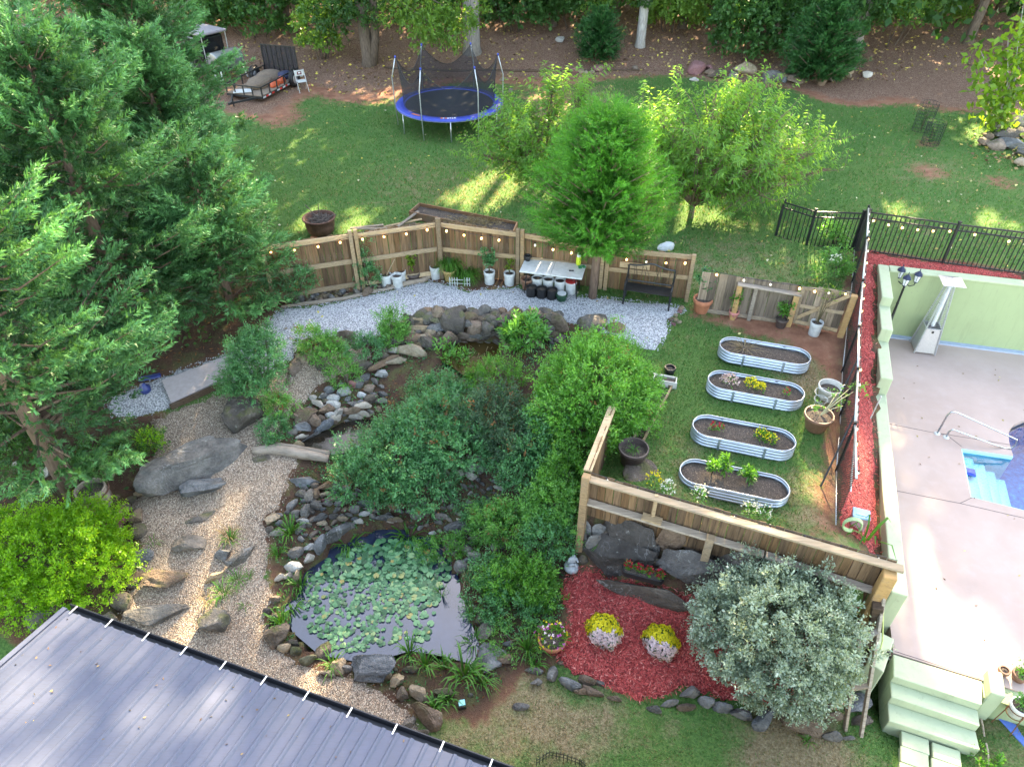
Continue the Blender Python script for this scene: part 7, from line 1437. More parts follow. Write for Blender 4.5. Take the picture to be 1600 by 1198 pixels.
def cypress(label, base, h, rad, seed, nb, npl, mat, z0=.06, per=30, L=.5, ll=.17, lw=.03, prof=1.0, barkm=None, group='conifers', name='conifer_tree', trunk=.16, up0=.5, lean=(0, 0), spread=.62, planar=1, egg=0):
    r = np.random.default_rng(seed); o = thing(name, label, 'tree', base, group=group); C0 = []; A = []; K = []
    hb_ = r.uniform(0, 1, nb) ** .85; brs = []
    for i in range(nb):
        f = hb_[i]; z = h * (z0 + (1 - z0) * f); az = i * 2.39996 + r.normal(0, .25); Lb = rad * ((1 - f) ** .75 * prof + .06) * r.uniform(.72, 1.12) * (min(1, .82 + f * 2) if z0 < .15 else 1)
        if egg: Lb = rad * (1 - f) ** .62 * min(1, .72 + 1.3 * f) * r.uniform(.78, .98)
        d = np.array([math.cos(az), math.sin(az), 0]); cx_, cy_ = lean[0] * f, lean[1] * f
        p0 = np.array([cx_, cy_, z]); e1 = p0 + d * Lb * .5 + (0, 0, Lb * .06 * up0); e2 = p0 + d * Lb + (0, 0, Lb * .55 * up0 + .12)
        if Lb > .5: brs.append(([Vector(p0), Vector(e1), Vector(e2)], [.028 * h / 7, .018, .006]))
        m = max(3, int(npl * (Lb / rad) ** .8)); t = r.uniform(.12, 1.0, m) ** .62; pos = (p0 * ((1 - t) ** 2)[:, None] + 2 * (e1 * (t * (1 - t))[:, None]) + e2 * (t * t)[:, None])
        sd = np.array([-d[1], d[0], 0]); off = r.normal(0, 1, m) * (Lb * .13 + .07) * (1.2 - t); pos = pos + sd * off[:, None] + np.column_stack([np.zeros(m), np.zeros(m), r.normal(0, .09, m)])
        ax = d * .95 + sd * np.clip(off / (.14 * Lb + .01), -1, 1)[:, None] * .42 + np.array([0, 0, .6]) * (.6 + .7 * f) + r.normal(0, .14, (m, 3))
        C0.append(pos); A.append(ax); K.append(np.clip(t * .8 + .15 * np.sin(az * 3) + r.normal(0, .1, m), 0, 1))
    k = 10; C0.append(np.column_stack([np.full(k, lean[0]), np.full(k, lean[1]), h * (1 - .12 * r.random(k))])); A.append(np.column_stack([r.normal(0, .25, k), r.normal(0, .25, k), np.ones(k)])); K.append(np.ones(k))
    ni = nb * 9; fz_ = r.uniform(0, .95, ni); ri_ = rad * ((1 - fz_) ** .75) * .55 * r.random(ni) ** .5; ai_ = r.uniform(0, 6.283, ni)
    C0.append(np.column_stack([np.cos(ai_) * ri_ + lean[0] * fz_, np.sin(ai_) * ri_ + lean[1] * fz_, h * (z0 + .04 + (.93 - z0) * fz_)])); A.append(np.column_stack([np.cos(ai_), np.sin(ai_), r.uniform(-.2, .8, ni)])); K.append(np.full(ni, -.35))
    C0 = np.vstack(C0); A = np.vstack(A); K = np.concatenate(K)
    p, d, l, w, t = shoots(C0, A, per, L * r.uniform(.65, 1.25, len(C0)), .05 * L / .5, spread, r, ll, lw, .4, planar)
    rnd = np.clip(-.14 + .58 * np.repeat(K, per) + .56 * t + r.normal(0, .09, len(t)), 0, 1) ** 1.35; leaves('foliage', p, d, l, w, rnd, mat, o, seed, tri=True)  # dark crown heart, bright spray tips: light and shade painted into needle colour
    stems(o, [([Vector((0, 0, -.3)), Vector((lean[0] * .4, lean[1] * .4, h * .4)), Vector((lean[0], lean[1], h * .95))], [trunk, trunk * .7, .02])], barkm or M_barkr, 'trunk', 10); stems(o, brs, barkm or M_barkr, 'branches', 5); return o
def gnd(x, y): return Vector((x, y, h1(x, y)))
def gpx(px, py, Y): q = atY(px, py, Y); return gnd(q.x, q.y)
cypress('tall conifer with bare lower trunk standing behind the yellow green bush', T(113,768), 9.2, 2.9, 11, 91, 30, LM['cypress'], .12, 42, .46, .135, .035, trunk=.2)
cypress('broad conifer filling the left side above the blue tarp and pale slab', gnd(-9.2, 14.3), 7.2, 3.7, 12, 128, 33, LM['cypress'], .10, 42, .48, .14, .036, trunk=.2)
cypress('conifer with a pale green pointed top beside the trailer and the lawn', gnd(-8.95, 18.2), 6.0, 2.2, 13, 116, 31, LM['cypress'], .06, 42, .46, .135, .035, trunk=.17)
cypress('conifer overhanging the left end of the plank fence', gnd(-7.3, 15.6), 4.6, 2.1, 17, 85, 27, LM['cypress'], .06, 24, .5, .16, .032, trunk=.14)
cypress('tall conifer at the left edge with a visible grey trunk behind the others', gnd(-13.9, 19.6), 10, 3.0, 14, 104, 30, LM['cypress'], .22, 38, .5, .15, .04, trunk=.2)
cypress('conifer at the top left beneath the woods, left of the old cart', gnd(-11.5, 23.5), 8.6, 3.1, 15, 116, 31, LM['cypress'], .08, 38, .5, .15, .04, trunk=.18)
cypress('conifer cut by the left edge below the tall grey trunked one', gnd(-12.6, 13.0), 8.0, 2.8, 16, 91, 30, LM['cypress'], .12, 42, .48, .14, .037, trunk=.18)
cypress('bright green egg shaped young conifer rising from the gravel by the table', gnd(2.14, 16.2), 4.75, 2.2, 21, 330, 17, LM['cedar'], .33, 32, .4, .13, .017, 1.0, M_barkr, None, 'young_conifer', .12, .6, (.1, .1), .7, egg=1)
# hanging peach trees behind it
def peach(label, base, limbs, seed, nsh, ll=.2, lw=.046, mat=None, per=20, name='peach_tree', group='long leaved fruit trees'):
    r = np.random.default_rng(seed); o = thing(name, label, 'tree', base, group=group); S_ = [([Vector((0, 0, -.2)), Vector((0, 0, .55))], [.1, .08])]; C0 = []; A = []; K = []
    for e in limbs:
        e = Vector(e); m = Vector((e.x * .45, e.y * .45, .55 + (e.z - .55) * .55)); S_.append(([Vector((0, 0, .4)), m, e], [.06, .04, .012]))
        for _ in range(nsh):
            t = r.uniform(.22, 1); q = Vector((0, 0, .5)).lerp(m, t * 2) if t < .5 else m.lerp(e, t * 2 - 1); sp_ = .68 * (1.1 - t * .5); q = q + Vector(r.normal(0, sp_ * .55, 3)); q.z = max(q.z, .35); C0.append(q); A.append(Vector((e.x, e.y, 0)).normalized() * .5 + Vector((r.normal(0, .45), r.normal(0, .45), r.uniform(.25, 1.1)))); K.append(np.clip((q.z - .6) / max(e.z, 1) * .7 + r.normal(.1, .12), 0, 1))
            if r.random() < .35: S_.append(([m.lerp(e, r.uniform(0, 1)), q, q + Vector(nrm(np.array(A[-1]))) * .5], [.012, .009, .004]))
    C0 = np.array(C0); A = np.array(A); p, d, l, w, t = shoots(C0, A, per, r.uniform(.45, .95, len(C0)), .02, .9, r, ll, lw, .3); d[:, 2] -= .55
    leaves('foliage', p, d, l, w, np.clip(.08 + .5 * np.repeat(K, per) + .35 * t + r.normal(0, .1, len(t)), 0, 1), mat or LM['peach'], o, seed, fold=.2, droop=.12); stems(o, S_, M_barkr, 'branches', 6); return o
peach('wide peach tree with drooping yellow tipped leaves behind the bench fence', gnd(5.6, 20.6), [(-2.0,.6,2.9),(-.7,1.2,3.3),(.9,.7,3.4),(2.3,.4,2.8),(3.2,-.4,2.2),(3.7,.9,2.2),(1.7,-1.1,2.2),(-.4,-.9,2.8),(-1.9,-.4,2.5),(.5,-1.3,2.4),(2.6,-1.2,1.6),(1.2,1.7,3.2),(-1.4,-.2,3.1),(.2,.2,3.7),(2.4,1.2,2.8),(4.1,.2,1.5),(-2.4,.2,2.0),(1.6,.9,3.5)], 31, 80)
peach('smaller peach tree half hidden behind the young conifer', gnd(1.1, 23.0), [(-1.9,.0,2.1),(-1.1,.7,2.7),(.2,.8,3.2),(1.2,.4,3.1),(-.8,-.8,2.0),(-2.2,-.7,1.5),(.8,-.7,2.3)], 32, 95)
# shrubs between the ponds and the fence
def sh(name, label, px, py, z, lobes, *a, **k):
    """shrub whose middle is seen at the pixel at height z"""
    q = G(px, py, z); return shrub(name, label, k.pop('cat', 'shrub'), gnd(q.x, q.y), lobes, *a, **k)
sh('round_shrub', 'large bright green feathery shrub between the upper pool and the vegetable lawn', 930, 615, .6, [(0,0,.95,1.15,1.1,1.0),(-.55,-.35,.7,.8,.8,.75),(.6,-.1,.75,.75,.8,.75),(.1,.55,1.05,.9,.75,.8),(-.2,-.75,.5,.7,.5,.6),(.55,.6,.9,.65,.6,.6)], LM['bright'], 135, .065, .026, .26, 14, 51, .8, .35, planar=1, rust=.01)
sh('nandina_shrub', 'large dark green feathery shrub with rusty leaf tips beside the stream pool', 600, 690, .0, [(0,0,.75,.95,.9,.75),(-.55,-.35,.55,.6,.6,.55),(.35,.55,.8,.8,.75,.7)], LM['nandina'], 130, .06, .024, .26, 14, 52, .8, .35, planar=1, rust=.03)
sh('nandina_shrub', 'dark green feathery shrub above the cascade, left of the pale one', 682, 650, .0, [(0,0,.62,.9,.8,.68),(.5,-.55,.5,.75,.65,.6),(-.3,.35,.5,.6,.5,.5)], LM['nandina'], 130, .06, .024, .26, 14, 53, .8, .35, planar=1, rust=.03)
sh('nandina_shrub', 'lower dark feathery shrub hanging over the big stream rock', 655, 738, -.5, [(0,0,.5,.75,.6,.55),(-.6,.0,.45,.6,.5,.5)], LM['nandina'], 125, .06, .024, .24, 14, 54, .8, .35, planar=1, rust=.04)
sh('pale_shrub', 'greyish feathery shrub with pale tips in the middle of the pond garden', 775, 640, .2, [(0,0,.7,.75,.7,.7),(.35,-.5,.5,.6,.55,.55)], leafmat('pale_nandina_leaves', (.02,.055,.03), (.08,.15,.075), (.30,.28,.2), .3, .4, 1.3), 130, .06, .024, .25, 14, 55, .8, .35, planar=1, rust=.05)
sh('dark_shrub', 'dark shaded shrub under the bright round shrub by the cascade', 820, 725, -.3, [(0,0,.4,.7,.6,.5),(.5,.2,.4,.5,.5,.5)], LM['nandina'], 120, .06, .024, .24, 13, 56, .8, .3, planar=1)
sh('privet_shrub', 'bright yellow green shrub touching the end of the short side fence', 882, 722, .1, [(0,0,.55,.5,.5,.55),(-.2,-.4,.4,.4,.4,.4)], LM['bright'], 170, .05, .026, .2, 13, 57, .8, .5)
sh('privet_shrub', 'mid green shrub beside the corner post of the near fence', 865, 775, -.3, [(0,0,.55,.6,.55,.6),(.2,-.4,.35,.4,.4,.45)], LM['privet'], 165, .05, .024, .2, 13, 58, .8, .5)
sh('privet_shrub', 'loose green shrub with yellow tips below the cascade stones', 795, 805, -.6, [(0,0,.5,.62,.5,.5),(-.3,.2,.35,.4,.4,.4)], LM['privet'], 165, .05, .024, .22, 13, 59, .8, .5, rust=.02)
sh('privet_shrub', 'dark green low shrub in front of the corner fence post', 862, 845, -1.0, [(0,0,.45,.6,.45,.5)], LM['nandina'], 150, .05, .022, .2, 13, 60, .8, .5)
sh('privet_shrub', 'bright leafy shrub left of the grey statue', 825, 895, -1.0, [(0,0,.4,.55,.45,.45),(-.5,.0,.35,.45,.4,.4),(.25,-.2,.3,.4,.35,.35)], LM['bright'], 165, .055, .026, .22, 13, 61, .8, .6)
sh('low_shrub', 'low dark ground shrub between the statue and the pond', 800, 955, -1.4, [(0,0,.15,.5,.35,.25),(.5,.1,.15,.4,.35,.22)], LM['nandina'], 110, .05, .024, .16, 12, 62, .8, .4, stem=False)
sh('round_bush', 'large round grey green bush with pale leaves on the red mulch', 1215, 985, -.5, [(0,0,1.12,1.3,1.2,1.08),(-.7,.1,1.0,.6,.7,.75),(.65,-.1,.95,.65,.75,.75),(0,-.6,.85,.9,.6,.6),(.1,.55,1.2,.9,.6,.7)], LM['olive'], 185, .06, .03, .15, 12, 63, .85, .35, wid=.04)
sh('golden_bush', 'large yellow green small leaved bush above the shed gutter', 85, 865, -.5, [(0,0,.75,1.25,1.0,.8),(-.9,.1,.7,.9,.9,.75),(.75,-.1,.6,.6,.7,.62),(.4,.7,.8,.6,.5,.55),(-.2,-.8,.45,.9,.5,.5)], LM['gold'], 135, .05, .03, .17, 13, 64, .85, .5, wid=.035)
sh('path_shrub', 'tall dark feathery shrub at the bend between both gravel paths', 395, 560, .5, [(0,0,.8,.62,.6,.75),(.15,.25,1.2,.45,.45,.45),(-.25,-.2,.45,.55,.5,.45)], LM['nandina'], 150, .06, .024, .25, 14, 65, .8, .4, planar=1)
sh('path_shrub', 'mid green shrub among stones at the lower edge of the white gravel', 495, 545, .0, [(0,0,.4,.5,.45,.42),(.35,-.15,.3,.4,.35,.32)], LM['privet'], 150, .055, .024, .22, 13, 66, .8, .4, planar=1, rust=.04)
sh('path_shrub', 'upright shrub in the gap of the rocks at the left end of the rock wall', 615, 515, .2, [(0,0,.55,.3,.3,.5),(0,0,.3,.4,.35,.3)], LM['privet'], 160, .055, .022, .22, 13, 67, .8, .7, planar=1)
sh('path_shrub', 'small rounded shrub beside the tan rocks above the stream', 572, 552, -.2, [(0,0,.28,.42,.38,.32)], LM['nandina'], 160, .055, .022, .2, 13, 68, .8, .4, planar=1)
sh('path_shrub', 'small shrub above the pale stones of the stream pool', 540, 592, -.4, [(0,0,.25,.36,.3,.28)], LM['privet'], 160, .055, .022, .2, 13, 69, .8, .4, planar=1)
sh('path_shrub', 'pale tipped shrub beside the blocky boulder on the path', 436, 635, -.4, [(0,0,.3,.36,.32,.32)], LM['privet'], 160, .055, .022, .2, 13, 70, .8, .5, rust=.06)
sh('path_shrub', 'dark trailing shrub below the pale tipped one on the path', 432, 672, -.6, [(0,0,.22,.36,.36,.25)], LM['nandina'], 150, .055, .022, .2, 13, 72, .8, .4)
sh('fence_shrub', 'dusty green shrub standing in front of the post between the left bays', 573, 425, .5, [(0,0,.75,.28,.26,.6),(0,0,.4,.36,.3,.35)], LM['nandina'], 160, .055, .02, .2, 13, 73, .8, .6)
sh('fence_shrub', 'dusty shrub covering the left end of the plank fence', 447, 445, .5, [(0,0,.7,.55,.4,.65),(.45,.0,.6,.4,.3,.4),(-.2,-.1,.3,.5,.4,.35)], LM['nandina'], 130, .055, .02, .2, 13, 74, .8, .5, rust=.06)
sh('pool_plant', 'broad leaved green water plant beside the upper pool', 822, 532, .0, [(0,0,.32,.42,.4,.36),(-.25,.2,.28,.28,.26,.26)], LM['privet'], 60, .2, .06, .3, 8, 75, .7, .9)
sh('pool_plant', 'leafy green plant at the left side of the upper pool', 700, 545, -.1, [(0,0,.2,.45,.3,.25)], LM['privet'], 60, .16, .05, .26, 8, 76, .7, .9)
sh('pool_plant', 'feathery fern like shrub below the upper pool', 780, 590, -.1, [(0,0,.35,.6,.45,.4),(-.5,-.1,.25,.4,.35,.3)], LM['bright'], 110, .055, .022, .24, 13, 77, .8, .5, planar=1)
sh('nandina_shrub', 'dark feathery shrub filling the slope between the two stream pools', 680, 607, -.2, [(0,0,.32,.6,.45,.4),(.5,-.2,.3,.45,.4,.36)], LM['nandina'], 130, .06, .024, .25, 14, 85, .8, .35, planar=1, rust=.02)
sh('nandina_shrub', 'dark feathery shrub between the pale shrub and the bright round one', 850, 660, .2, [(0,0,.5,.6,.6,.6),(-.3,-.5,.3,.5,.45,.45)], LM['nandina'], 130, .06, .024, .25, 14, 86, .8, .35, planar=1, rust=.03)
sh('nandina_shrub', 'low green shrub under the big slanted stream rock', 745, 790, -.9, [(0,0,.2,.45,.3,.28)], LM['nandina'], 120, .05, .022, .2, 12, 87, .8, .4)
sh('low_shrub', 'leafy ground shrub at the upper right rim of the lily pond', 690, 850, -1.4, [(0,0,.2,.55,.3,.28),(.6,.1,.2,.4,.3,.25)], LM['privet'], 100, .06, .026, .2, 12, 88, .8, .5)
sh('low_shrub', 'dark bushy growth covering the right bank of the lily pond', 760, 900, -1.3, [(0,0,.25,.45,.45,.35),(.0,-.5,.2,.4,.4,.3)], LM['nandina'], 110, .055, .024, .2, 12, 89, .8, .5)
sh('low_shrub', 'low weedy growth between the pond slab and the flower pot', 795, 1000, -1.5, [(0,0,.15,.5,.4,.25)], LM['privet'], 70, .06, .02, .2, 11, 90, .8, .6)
for px, py, lab, s_ in ((1300,390,'small blue green shrub at the foot of the metal fence', 78), (1303,432,'small shrub with white blooms beside the mesh fence', 79)):
    sh('lawn_shrub', lab, px, py, .4, [(0,0,.3,.42,.38,.32)], LM['privet'], 90, .07, .035, .22, 11, s_, .8, .5)
o = thing('white_blooms', 'two white blooms on the small shrub beside the mesh fence', 'flowers', T(1298,432)); r = np.random.default_rng(1); q, d, _ = ell(40, (0, 0, .55), (.12, .1, .08), r, .9, 1); leaves('blooms', q, d, .06, .05, r.random(len(q)), M_wht, o)['kind'] = 'stuff'
sh('low_shrub', 'small yellow green shrub between the conifer and the big boulder', 238, 700, -.7, [(0,0,.25,.25,.25,.25)], LM['gold'], 150, .05, .026, .18, 12, 80, .8, .5, stem=False)
sh('low_shrub', 'low dark weeds behind the half barrel planter', 165, 720, -.7, [(0,0,.2,.9,.5,.3),(.6,.3,.2,.6,.4,.3)], LM['wood1'], 60, .07, .03, .2, 11, 81, .8, .5, stem=False)
sh('low_shrub', 'dark undergrowth shrub at the left edge below the conifers', 30, 720, -.7, [(0,0,.4,.8,.6,.5),(-.6,.4,.4,.7,.6,.5)], LM['wood1'], 60, .08, .035, .22, 11, 82, .8, .5, stem=False)
# ---- lily pond plants
lily = thing('water_lily', 'wide spread of round green lily pads on the pond', 'water lily', Vector((*G(590,930,WATER).xy, WATER))); LM['pad'] = None
n = NT('lily_pad'); rn_ = n.objrnd(); at_ = n.attr('rnd'); n.col(n.ramp(n.math('FRACT', n.math('ADD', rn_, at_)), [(0, (.016, .06, .02)), (.35, (.05, .15, .06)), (.85, (.11, .24, .105)), (.95, (.2, .3, .12)), (1, (.26, .2, .05))])); n.rough(.4); n.b.inputs['Specular IOR Level'].default_value = .4; M_pad_ = n.m
def padmesh(seed):
    r = random.Random(seed); bm = BM(); c = bm.verts.new((0, 0, .004)); k = 14; a0 = .18; vs = [bm.verts.new((math.cos(t) * r.uniform(.94, 1.06), math.sin(t) * r.uniform(.94, 1.06), r.uniform(0, .05))) for t in np.linspace(a0, 2 * math.pi - a0, k)]
    for i in range(k - 1): bm.faces.new((c, vs[i], vs[i + 1]))
    me = bpy.data.meshes.new('lily_pad'); bm.to_mesh(me); bm.free(); me.materials.append(M_pad_); return me
PADS = [padmesh(i) for i in range(5)]; pdl = np.array([(468,945),(485,905),(515,872),(550,858),(600,842),(650,845),(685,862),(712,880),(700,905),(686,930),(676,965),(668,1000),(640,1000),(600,1005),(560,1018),(520,1012),(485,985)], float)
hol = [(590,880,13),(545,925,12),(600,985,16),(530,965,14),(655,960,22),(640,985,20),(505,930,10),(690,880,20),(560,990,10),(480,960,12),(575,945,8)]
r = random.Random(5); n_ = 0; extra = []; pos_ = []
while n_ < 1500:
    x, y = r.uniform(462, 715), r.uniform(838, 1022)
    if not inpoly([(x, y)], pdl)[0] or any((x - a) ** 2 + (y - b) ** 2 < c * c for a, b, c in hol) and r.random() < .72: continue
    dens = .45 + .55 * math.exp(-(((x - 630) / 60) ** 2 + ((y - 900) / 50) ** 2)); 
    if r.random() > dens: continue
    s = r.uniform(.03, .058) * (1.25 if y < 905 or x > 640 else .9); q = G(x, y, WATER + .012 + r.uniform(0, .02) + (.05 if y < 900 and r.random() < .4 else 0))
    if n_ < 300: link('lily_pad', PADS[n_ % 5], None, lily, q - Vector(lily.location), (r.gauss(0, .12), r.gauss(0, .12), r.uniform(0, 6.28)), (s, s, s))
    else: extra.append((q - Vector(lily.location), s, r.uniform(0, 6.28), r.gauss(0, .1)))
    n_ += 1
V = []; F = []; rd = []
for q, s, a, tlt in extra:
    k = len(V); V.append(q + Vector((0, 0, .003)))
    for t in np.linspace(.2, 6.08, 9): V.append(q + Vector((s * math.cos(t + a), s * math.sin(t + a), s * math.sin(t) * tlt)))
    for i in range(8): F.append((k, k + 1 + i, k + 2 + i)); rd.append((s * 97) % 1)
link('lily_pads', npmesh('lily_pads', V, np.array(F), M_pad_, False, {'rnd': rd}), None, lily)['kind'] = 'stuff'
k = 0
for px, py, n__, h_, w_, sp_, m, lab in [(455,835,40,.34,.022,.36,'tuft','arching grass clump between the cobbles and the lily pond'),(435,868,26,.22,.02,.25,'tuft','small bright grass clump on the gravel beside the pale stones'),(455,955,40,.4,.03,.35,'tuft','strap leaved clump at the left pond edge above the dark boulder'),(440,975,30,.34,.028,.3,'tuft','sunlit yellow green clump beside the dark pond boulder'),(470,920,34,.32,.03,.3,'tuft','leafy clump at the upper left pond edge'),(720,880,22,.5,.012,.2,'tuft','thin reeds standing in the dark right side of the pond'),(735,915,26,.45,.012,.25,'drygrass','dry reeds at the right pond edge below the cascade'),(738,965,24,.3,.016,.25,'tuft','short reeds beside the right pond boulders'),(742,1010,30,.34,.02,.3,'tuft','leafy reeds left of the flat grey slab'),(610,1030,16,.3,.03,.26,'tuft','iris clump right of the big split boulder'),(640,1022,24,.32,.025,.3,'tuft','iris clump in shallow water at the lower pond edge'),(665,1040,26,.3,.025,.3,'tuft','green clump left of the low pond corner'),(695,1045,26,.3,.02,.32,'tuft','grassy clump in the middle of the lower pond bank'),(725,1055,34,.42,.03,.45,'tuft','long leaved clump below the flat grey slab'),(750,1065,36,.3,.018,.35,'tuft','grass clump between the slab and the solar light'),(700,1095,22,.26,.025,.25,'tuft','small clump beside the mossy border stone'),(680,1105,20,.22,.03,.22,'tuft','low leafy clump behind the round brown boulder'),(825,1020,46,.42,.016,.36,'tuft','spiky grass clump left of the terracotta flower pot'),(835,1040,20,.2,.03,.22,'tuft','small leafy weed beside the mulch border stones'),(520,1040,30,.2,.016,.3,'tuft','moss like grass between the lower pond stones'),(500,1012,26,.26,.018,.3,'tuft','grass behind the mossy stones of the pond'),(358,840,46,.2,.012,.28,'drygrass','dry grass clump on the path above the striped stone'),(362,848,30,.24,.014,.25,'tuft','green grass clump beside the dark blue stone'),(350,930,46,.24,.014,.32,'tuft','long grass clump above the upright dark boulder'),(372,908,34,.22,.014,.28,'tuft','grass growing below the striped stone on the path'),(388,905,14,.14,.014,.18,'tuft','tiny grass sprout on the gravel right of the striped stone'),(325,940,30,.2,.012,.28,'drygrass','dry grass at the left of the upright dark boulder'),(385,948,12,.14,.012,.16,'tuft','tiny grass sprout on the gravel above the upright boulder'),(452,600,14,.14,.016,.16,'tuft','tiny green sprout alone on the upper gravel path'),(430,690,26,.24,.02,.25,'tuft','leafy sprout below the trailing path shrub'),(240,850,14,.16,.014,.2,'tuft','weeds growing beside the left bed stones'),(730,575,26,.5,.016,.45,'tuft','arching grass below the upper pool'),(755,565,18,.4,.016,.4,'drygrass','dry arching grass at the right of the upper pool'),(690,930,14,.3,.012,.2,'tuft','thin reed in the open dark water'),(590,850,40,.3,.03,.4,'tuft','leafy water plants at the upper rim of the lily pond'),(640,842,40,.3,.03,.45,'tuft','leafy water plants under the cascade stones'),(545,855,34,.3,.03,.4,'tuft','leafy water plants below the big slanted rock'),(1325,1050,26,.25,.03,.25,'tuft','green weeds beside the wooden ladder'),(1300,1085,14,.2,.06,.2,'tuft','broad bright leaf sprouting under the round grey bush'),(1262,1158,16,.14,.018,.16,'tuft','small weed in front of the brown border boulder'),(940,855,14,.18,.02,.2,'tuft','ferny weed in the rock corner under the fence')]:
    q = G(px, py, WATER) if lab in ('thin reeds standing in the dark right side of the pond', 'thin reed in the open dark water') else T(px, py); tuft('grass_clump', lab, 'grass clump', q, n__, h_, w_, sp_, LM[m], 300 + k, 'grass clumps along path and pond', arch=.6); k += 1
r = np.random.default_rng(33); bb = PZ['bank']; n_ = 15000; x = r.uniform(*[f(bb[:, 0]) for f in (np.min, np.max)], n_); y = r.uniform(*[f(bb[:, 1]) for f in (np.min, np.max)], n_); P = np.column_stack([x, y]); m = inpoly(P, bb)
for kz in ('pond', 'midpool', 'toppool', 'pea', 'mulch', 'white'): m &= ~inpoly(P, PZ[kz])
m &= (np.sin(x * 4.1 + np.sin(y * 3)) * np.sin(y * 3.7 + np.sin(x * 5)) > -.15); x, y = x[m], y[m]; k_ = len(x)
tagobj(leaves('ground_cover', np.column_stack([x, y, hz(x, y) + r.uniform(0, .06, k_)]), np.column_stack([r.normal(0, .8, k_), r.normal(0, .8, k_), r.uniform(.1, .9, k_)]), .085 * r.uniform(.5, 1.4, k_), .03, np.clip(r.normal(.4, .25, k_), 0, 1), LM['nandina'], None, 4), kind='stuff')
lb_ = PZ['leftbed']; n_ = 7000; x = r.uniform(np.min(lb_[:, 0]), np.max(lb_[:, 0]), n_); y = r.uniform(np.min(lb_[:, 1]), np.max(lb_[:, 1]), n_); m = inpoly(np.column_stack([x, y]), lb_) & ~inpoly(np.column_stack([x, y]), PZ['white']) & ~inpoly(np.column_stack([x, y]), PZ['pea']); x, y = x[m], y[m]; k_ = len(x); cl_ = np.sin(x * 3.3 + np.sin(y * 2)) * np.sin(y * 2.9) > .1
tagobj(leaves('needle_litter', np.column_stack([x, y, hz(x, y) + .02])[~cl_], np.column_stack([r.normal(0, 1, k_), r.normal(0, 1, k_), r.normal(0, .2, k_)])[~cl_], .11, .025, r.random(k_)[~cl_], LM['rust'], None, 7), kind='stuff')
tagobj(leaves('ground_ivy', np.column_stack([x, y, hz(x, y) + r.uniform(0, .12, k_)])[cl_], np.column_stack([r.normal(0, .8, k_), r.normal(0, .8, k_), r.uniform(.1, .8, k_)])[cl_], .13, .07, r.random(k_)[cl_] * .7, LM['wood1'], None, 8), kind='stuff')
n_ = 2600; x = r.uniform(np.min(bb[:, 0]), np.max(bb[:, 0]), n_); y = r.uniform(np.min(bb[:, 1]), np.max(bb[:, 1]), n_); m = inpoly(np.column_stack([x, y]), bb) & ~inpoly(np.column_stack([x, y]), PZ['pond']); x, y = x[m], y[m]; k_ = len(x)
tagobj(leaves('dead_leaves', np.column_stack([x, y, hz(x, y) + .03]), np.column_stack([r.normal(0, 1, k_), r.normal(0, 1, k_), r.normal(0, .25, k_)]), .06, .03, r.random(k_), LM['rust'], None, 6), kind='stuff')
# ---- woods at the top
def wshrub(name, label, px, py, Y, lobes, m, ntw=22, ll=.16, lw=.09, seed=1, cat='shrub', group=None, **k):
    q = atY(px, py, Y); return shrub(name, label, cat, gnd(q.x, Y), lobes, LM[m], ntw * .5, ll * 1.25, lw * 1.25, .42, 9, seed, .85, .1, group, **k)
cypress('dense dark green juniper on the wooded bank behind the row of stones', gpx(1278,112,33.5), 3.4, 1.9, 201, 130, 13, leafmat('dark_juniper', (.012,.05,.012), (.045,.15,.035), (.08,.2,.05), .25, .5, 1), .04, 20, .45, .2, .05, group='junipers on the bank', name='juniper')
cypress('small dark juniper on the bank left of the pale trunk', gpx(935,82,37), 2.2, 1.3, 202, 80, 10, MATS['dark_juniper'], .04, 18, .4, .18, .045, group='junipers on the bank', name='juniper')
wg = 'leafy shrubs along the woods'
wshrub('woodland_shrub', 'dense dark leafed shrub on the bank above the row of stones', 1168, 75, 36.5, [(0,0,1.3,1.7,1.3,1.4),(-.5,.2,2.4,1.4,1.2,1.3),(.9,.3,2.2,1.4,1.2,1.3)], 'wood1', 30, .2, .12, 211, group=wg)
wshrub('woodland_shrub', 'ivy covered shrubby tree base with yellow specks right of the juniper', 1385, 75, 37, [(0,0,1.9,2.2,1.2,1.1),(1.6,.5,2.6,1.6,1.2,1.2)], 'wood1', 30, .2, .12, 212, group=wg)
wshrub('woodland_shrub', 'bright leafed bush between the trailer ramp and the double trunk', 500, 85, 37, [(0,0,1.3,1.0,.9,1.4),(.8,.2,2.4,1.3,1.0,1.1)], 'wood2', 28, .18, .1, 213, group=wg)
wshrub('woodland_shrub', 'mass of dark leaves behind the utility trailer', 400, 60, 39.5, [(0,0,1.2,2.4,1.2,1.5),(-2.2,.5,1.6,2.0,1.3,1.8),(1.8,.5,2.2,1.6,1.2,1.4)], 'wood1', 26, .2, .11, 214, group=wg)
wshrub('woodland_shrub', 'small fern like bush on the dark slope at the upper right', 1475, 62, 40, [(0,0,.5,.9,.7,.55)], 'wood2', 26, .2, .1, 215, group=wg)
wshrub('woodland_shrub', 'dark leaf mass at the top right corner of the woods', 1560, 30, 42, [(0,0,2,3.0,1.4,1.8),(3,0,2,3,1.4,2)], 'wood1', 20, .22, .13, 216, group=wg)
wshrub('woodland_shrub', 'dark leaf mass at the top between the grey trunk and the pale trunk', 860, 20, 42.5, [(0,0,2,2.6,1.4,1.5),(-2,.3,2.4,1.6,1.2,1.3)], 'wood1', 22, .22, .13, 217, group=wg)
wshrub('woodland_shrub', 'dark undergrowth at the top left behind the conifers', 230, 40, 42, [(0,0,2,4,1.6,2),(-4,0,2,4,1.6,2.4)], 'wood1', 18, .24, .13, 218, group=wg)
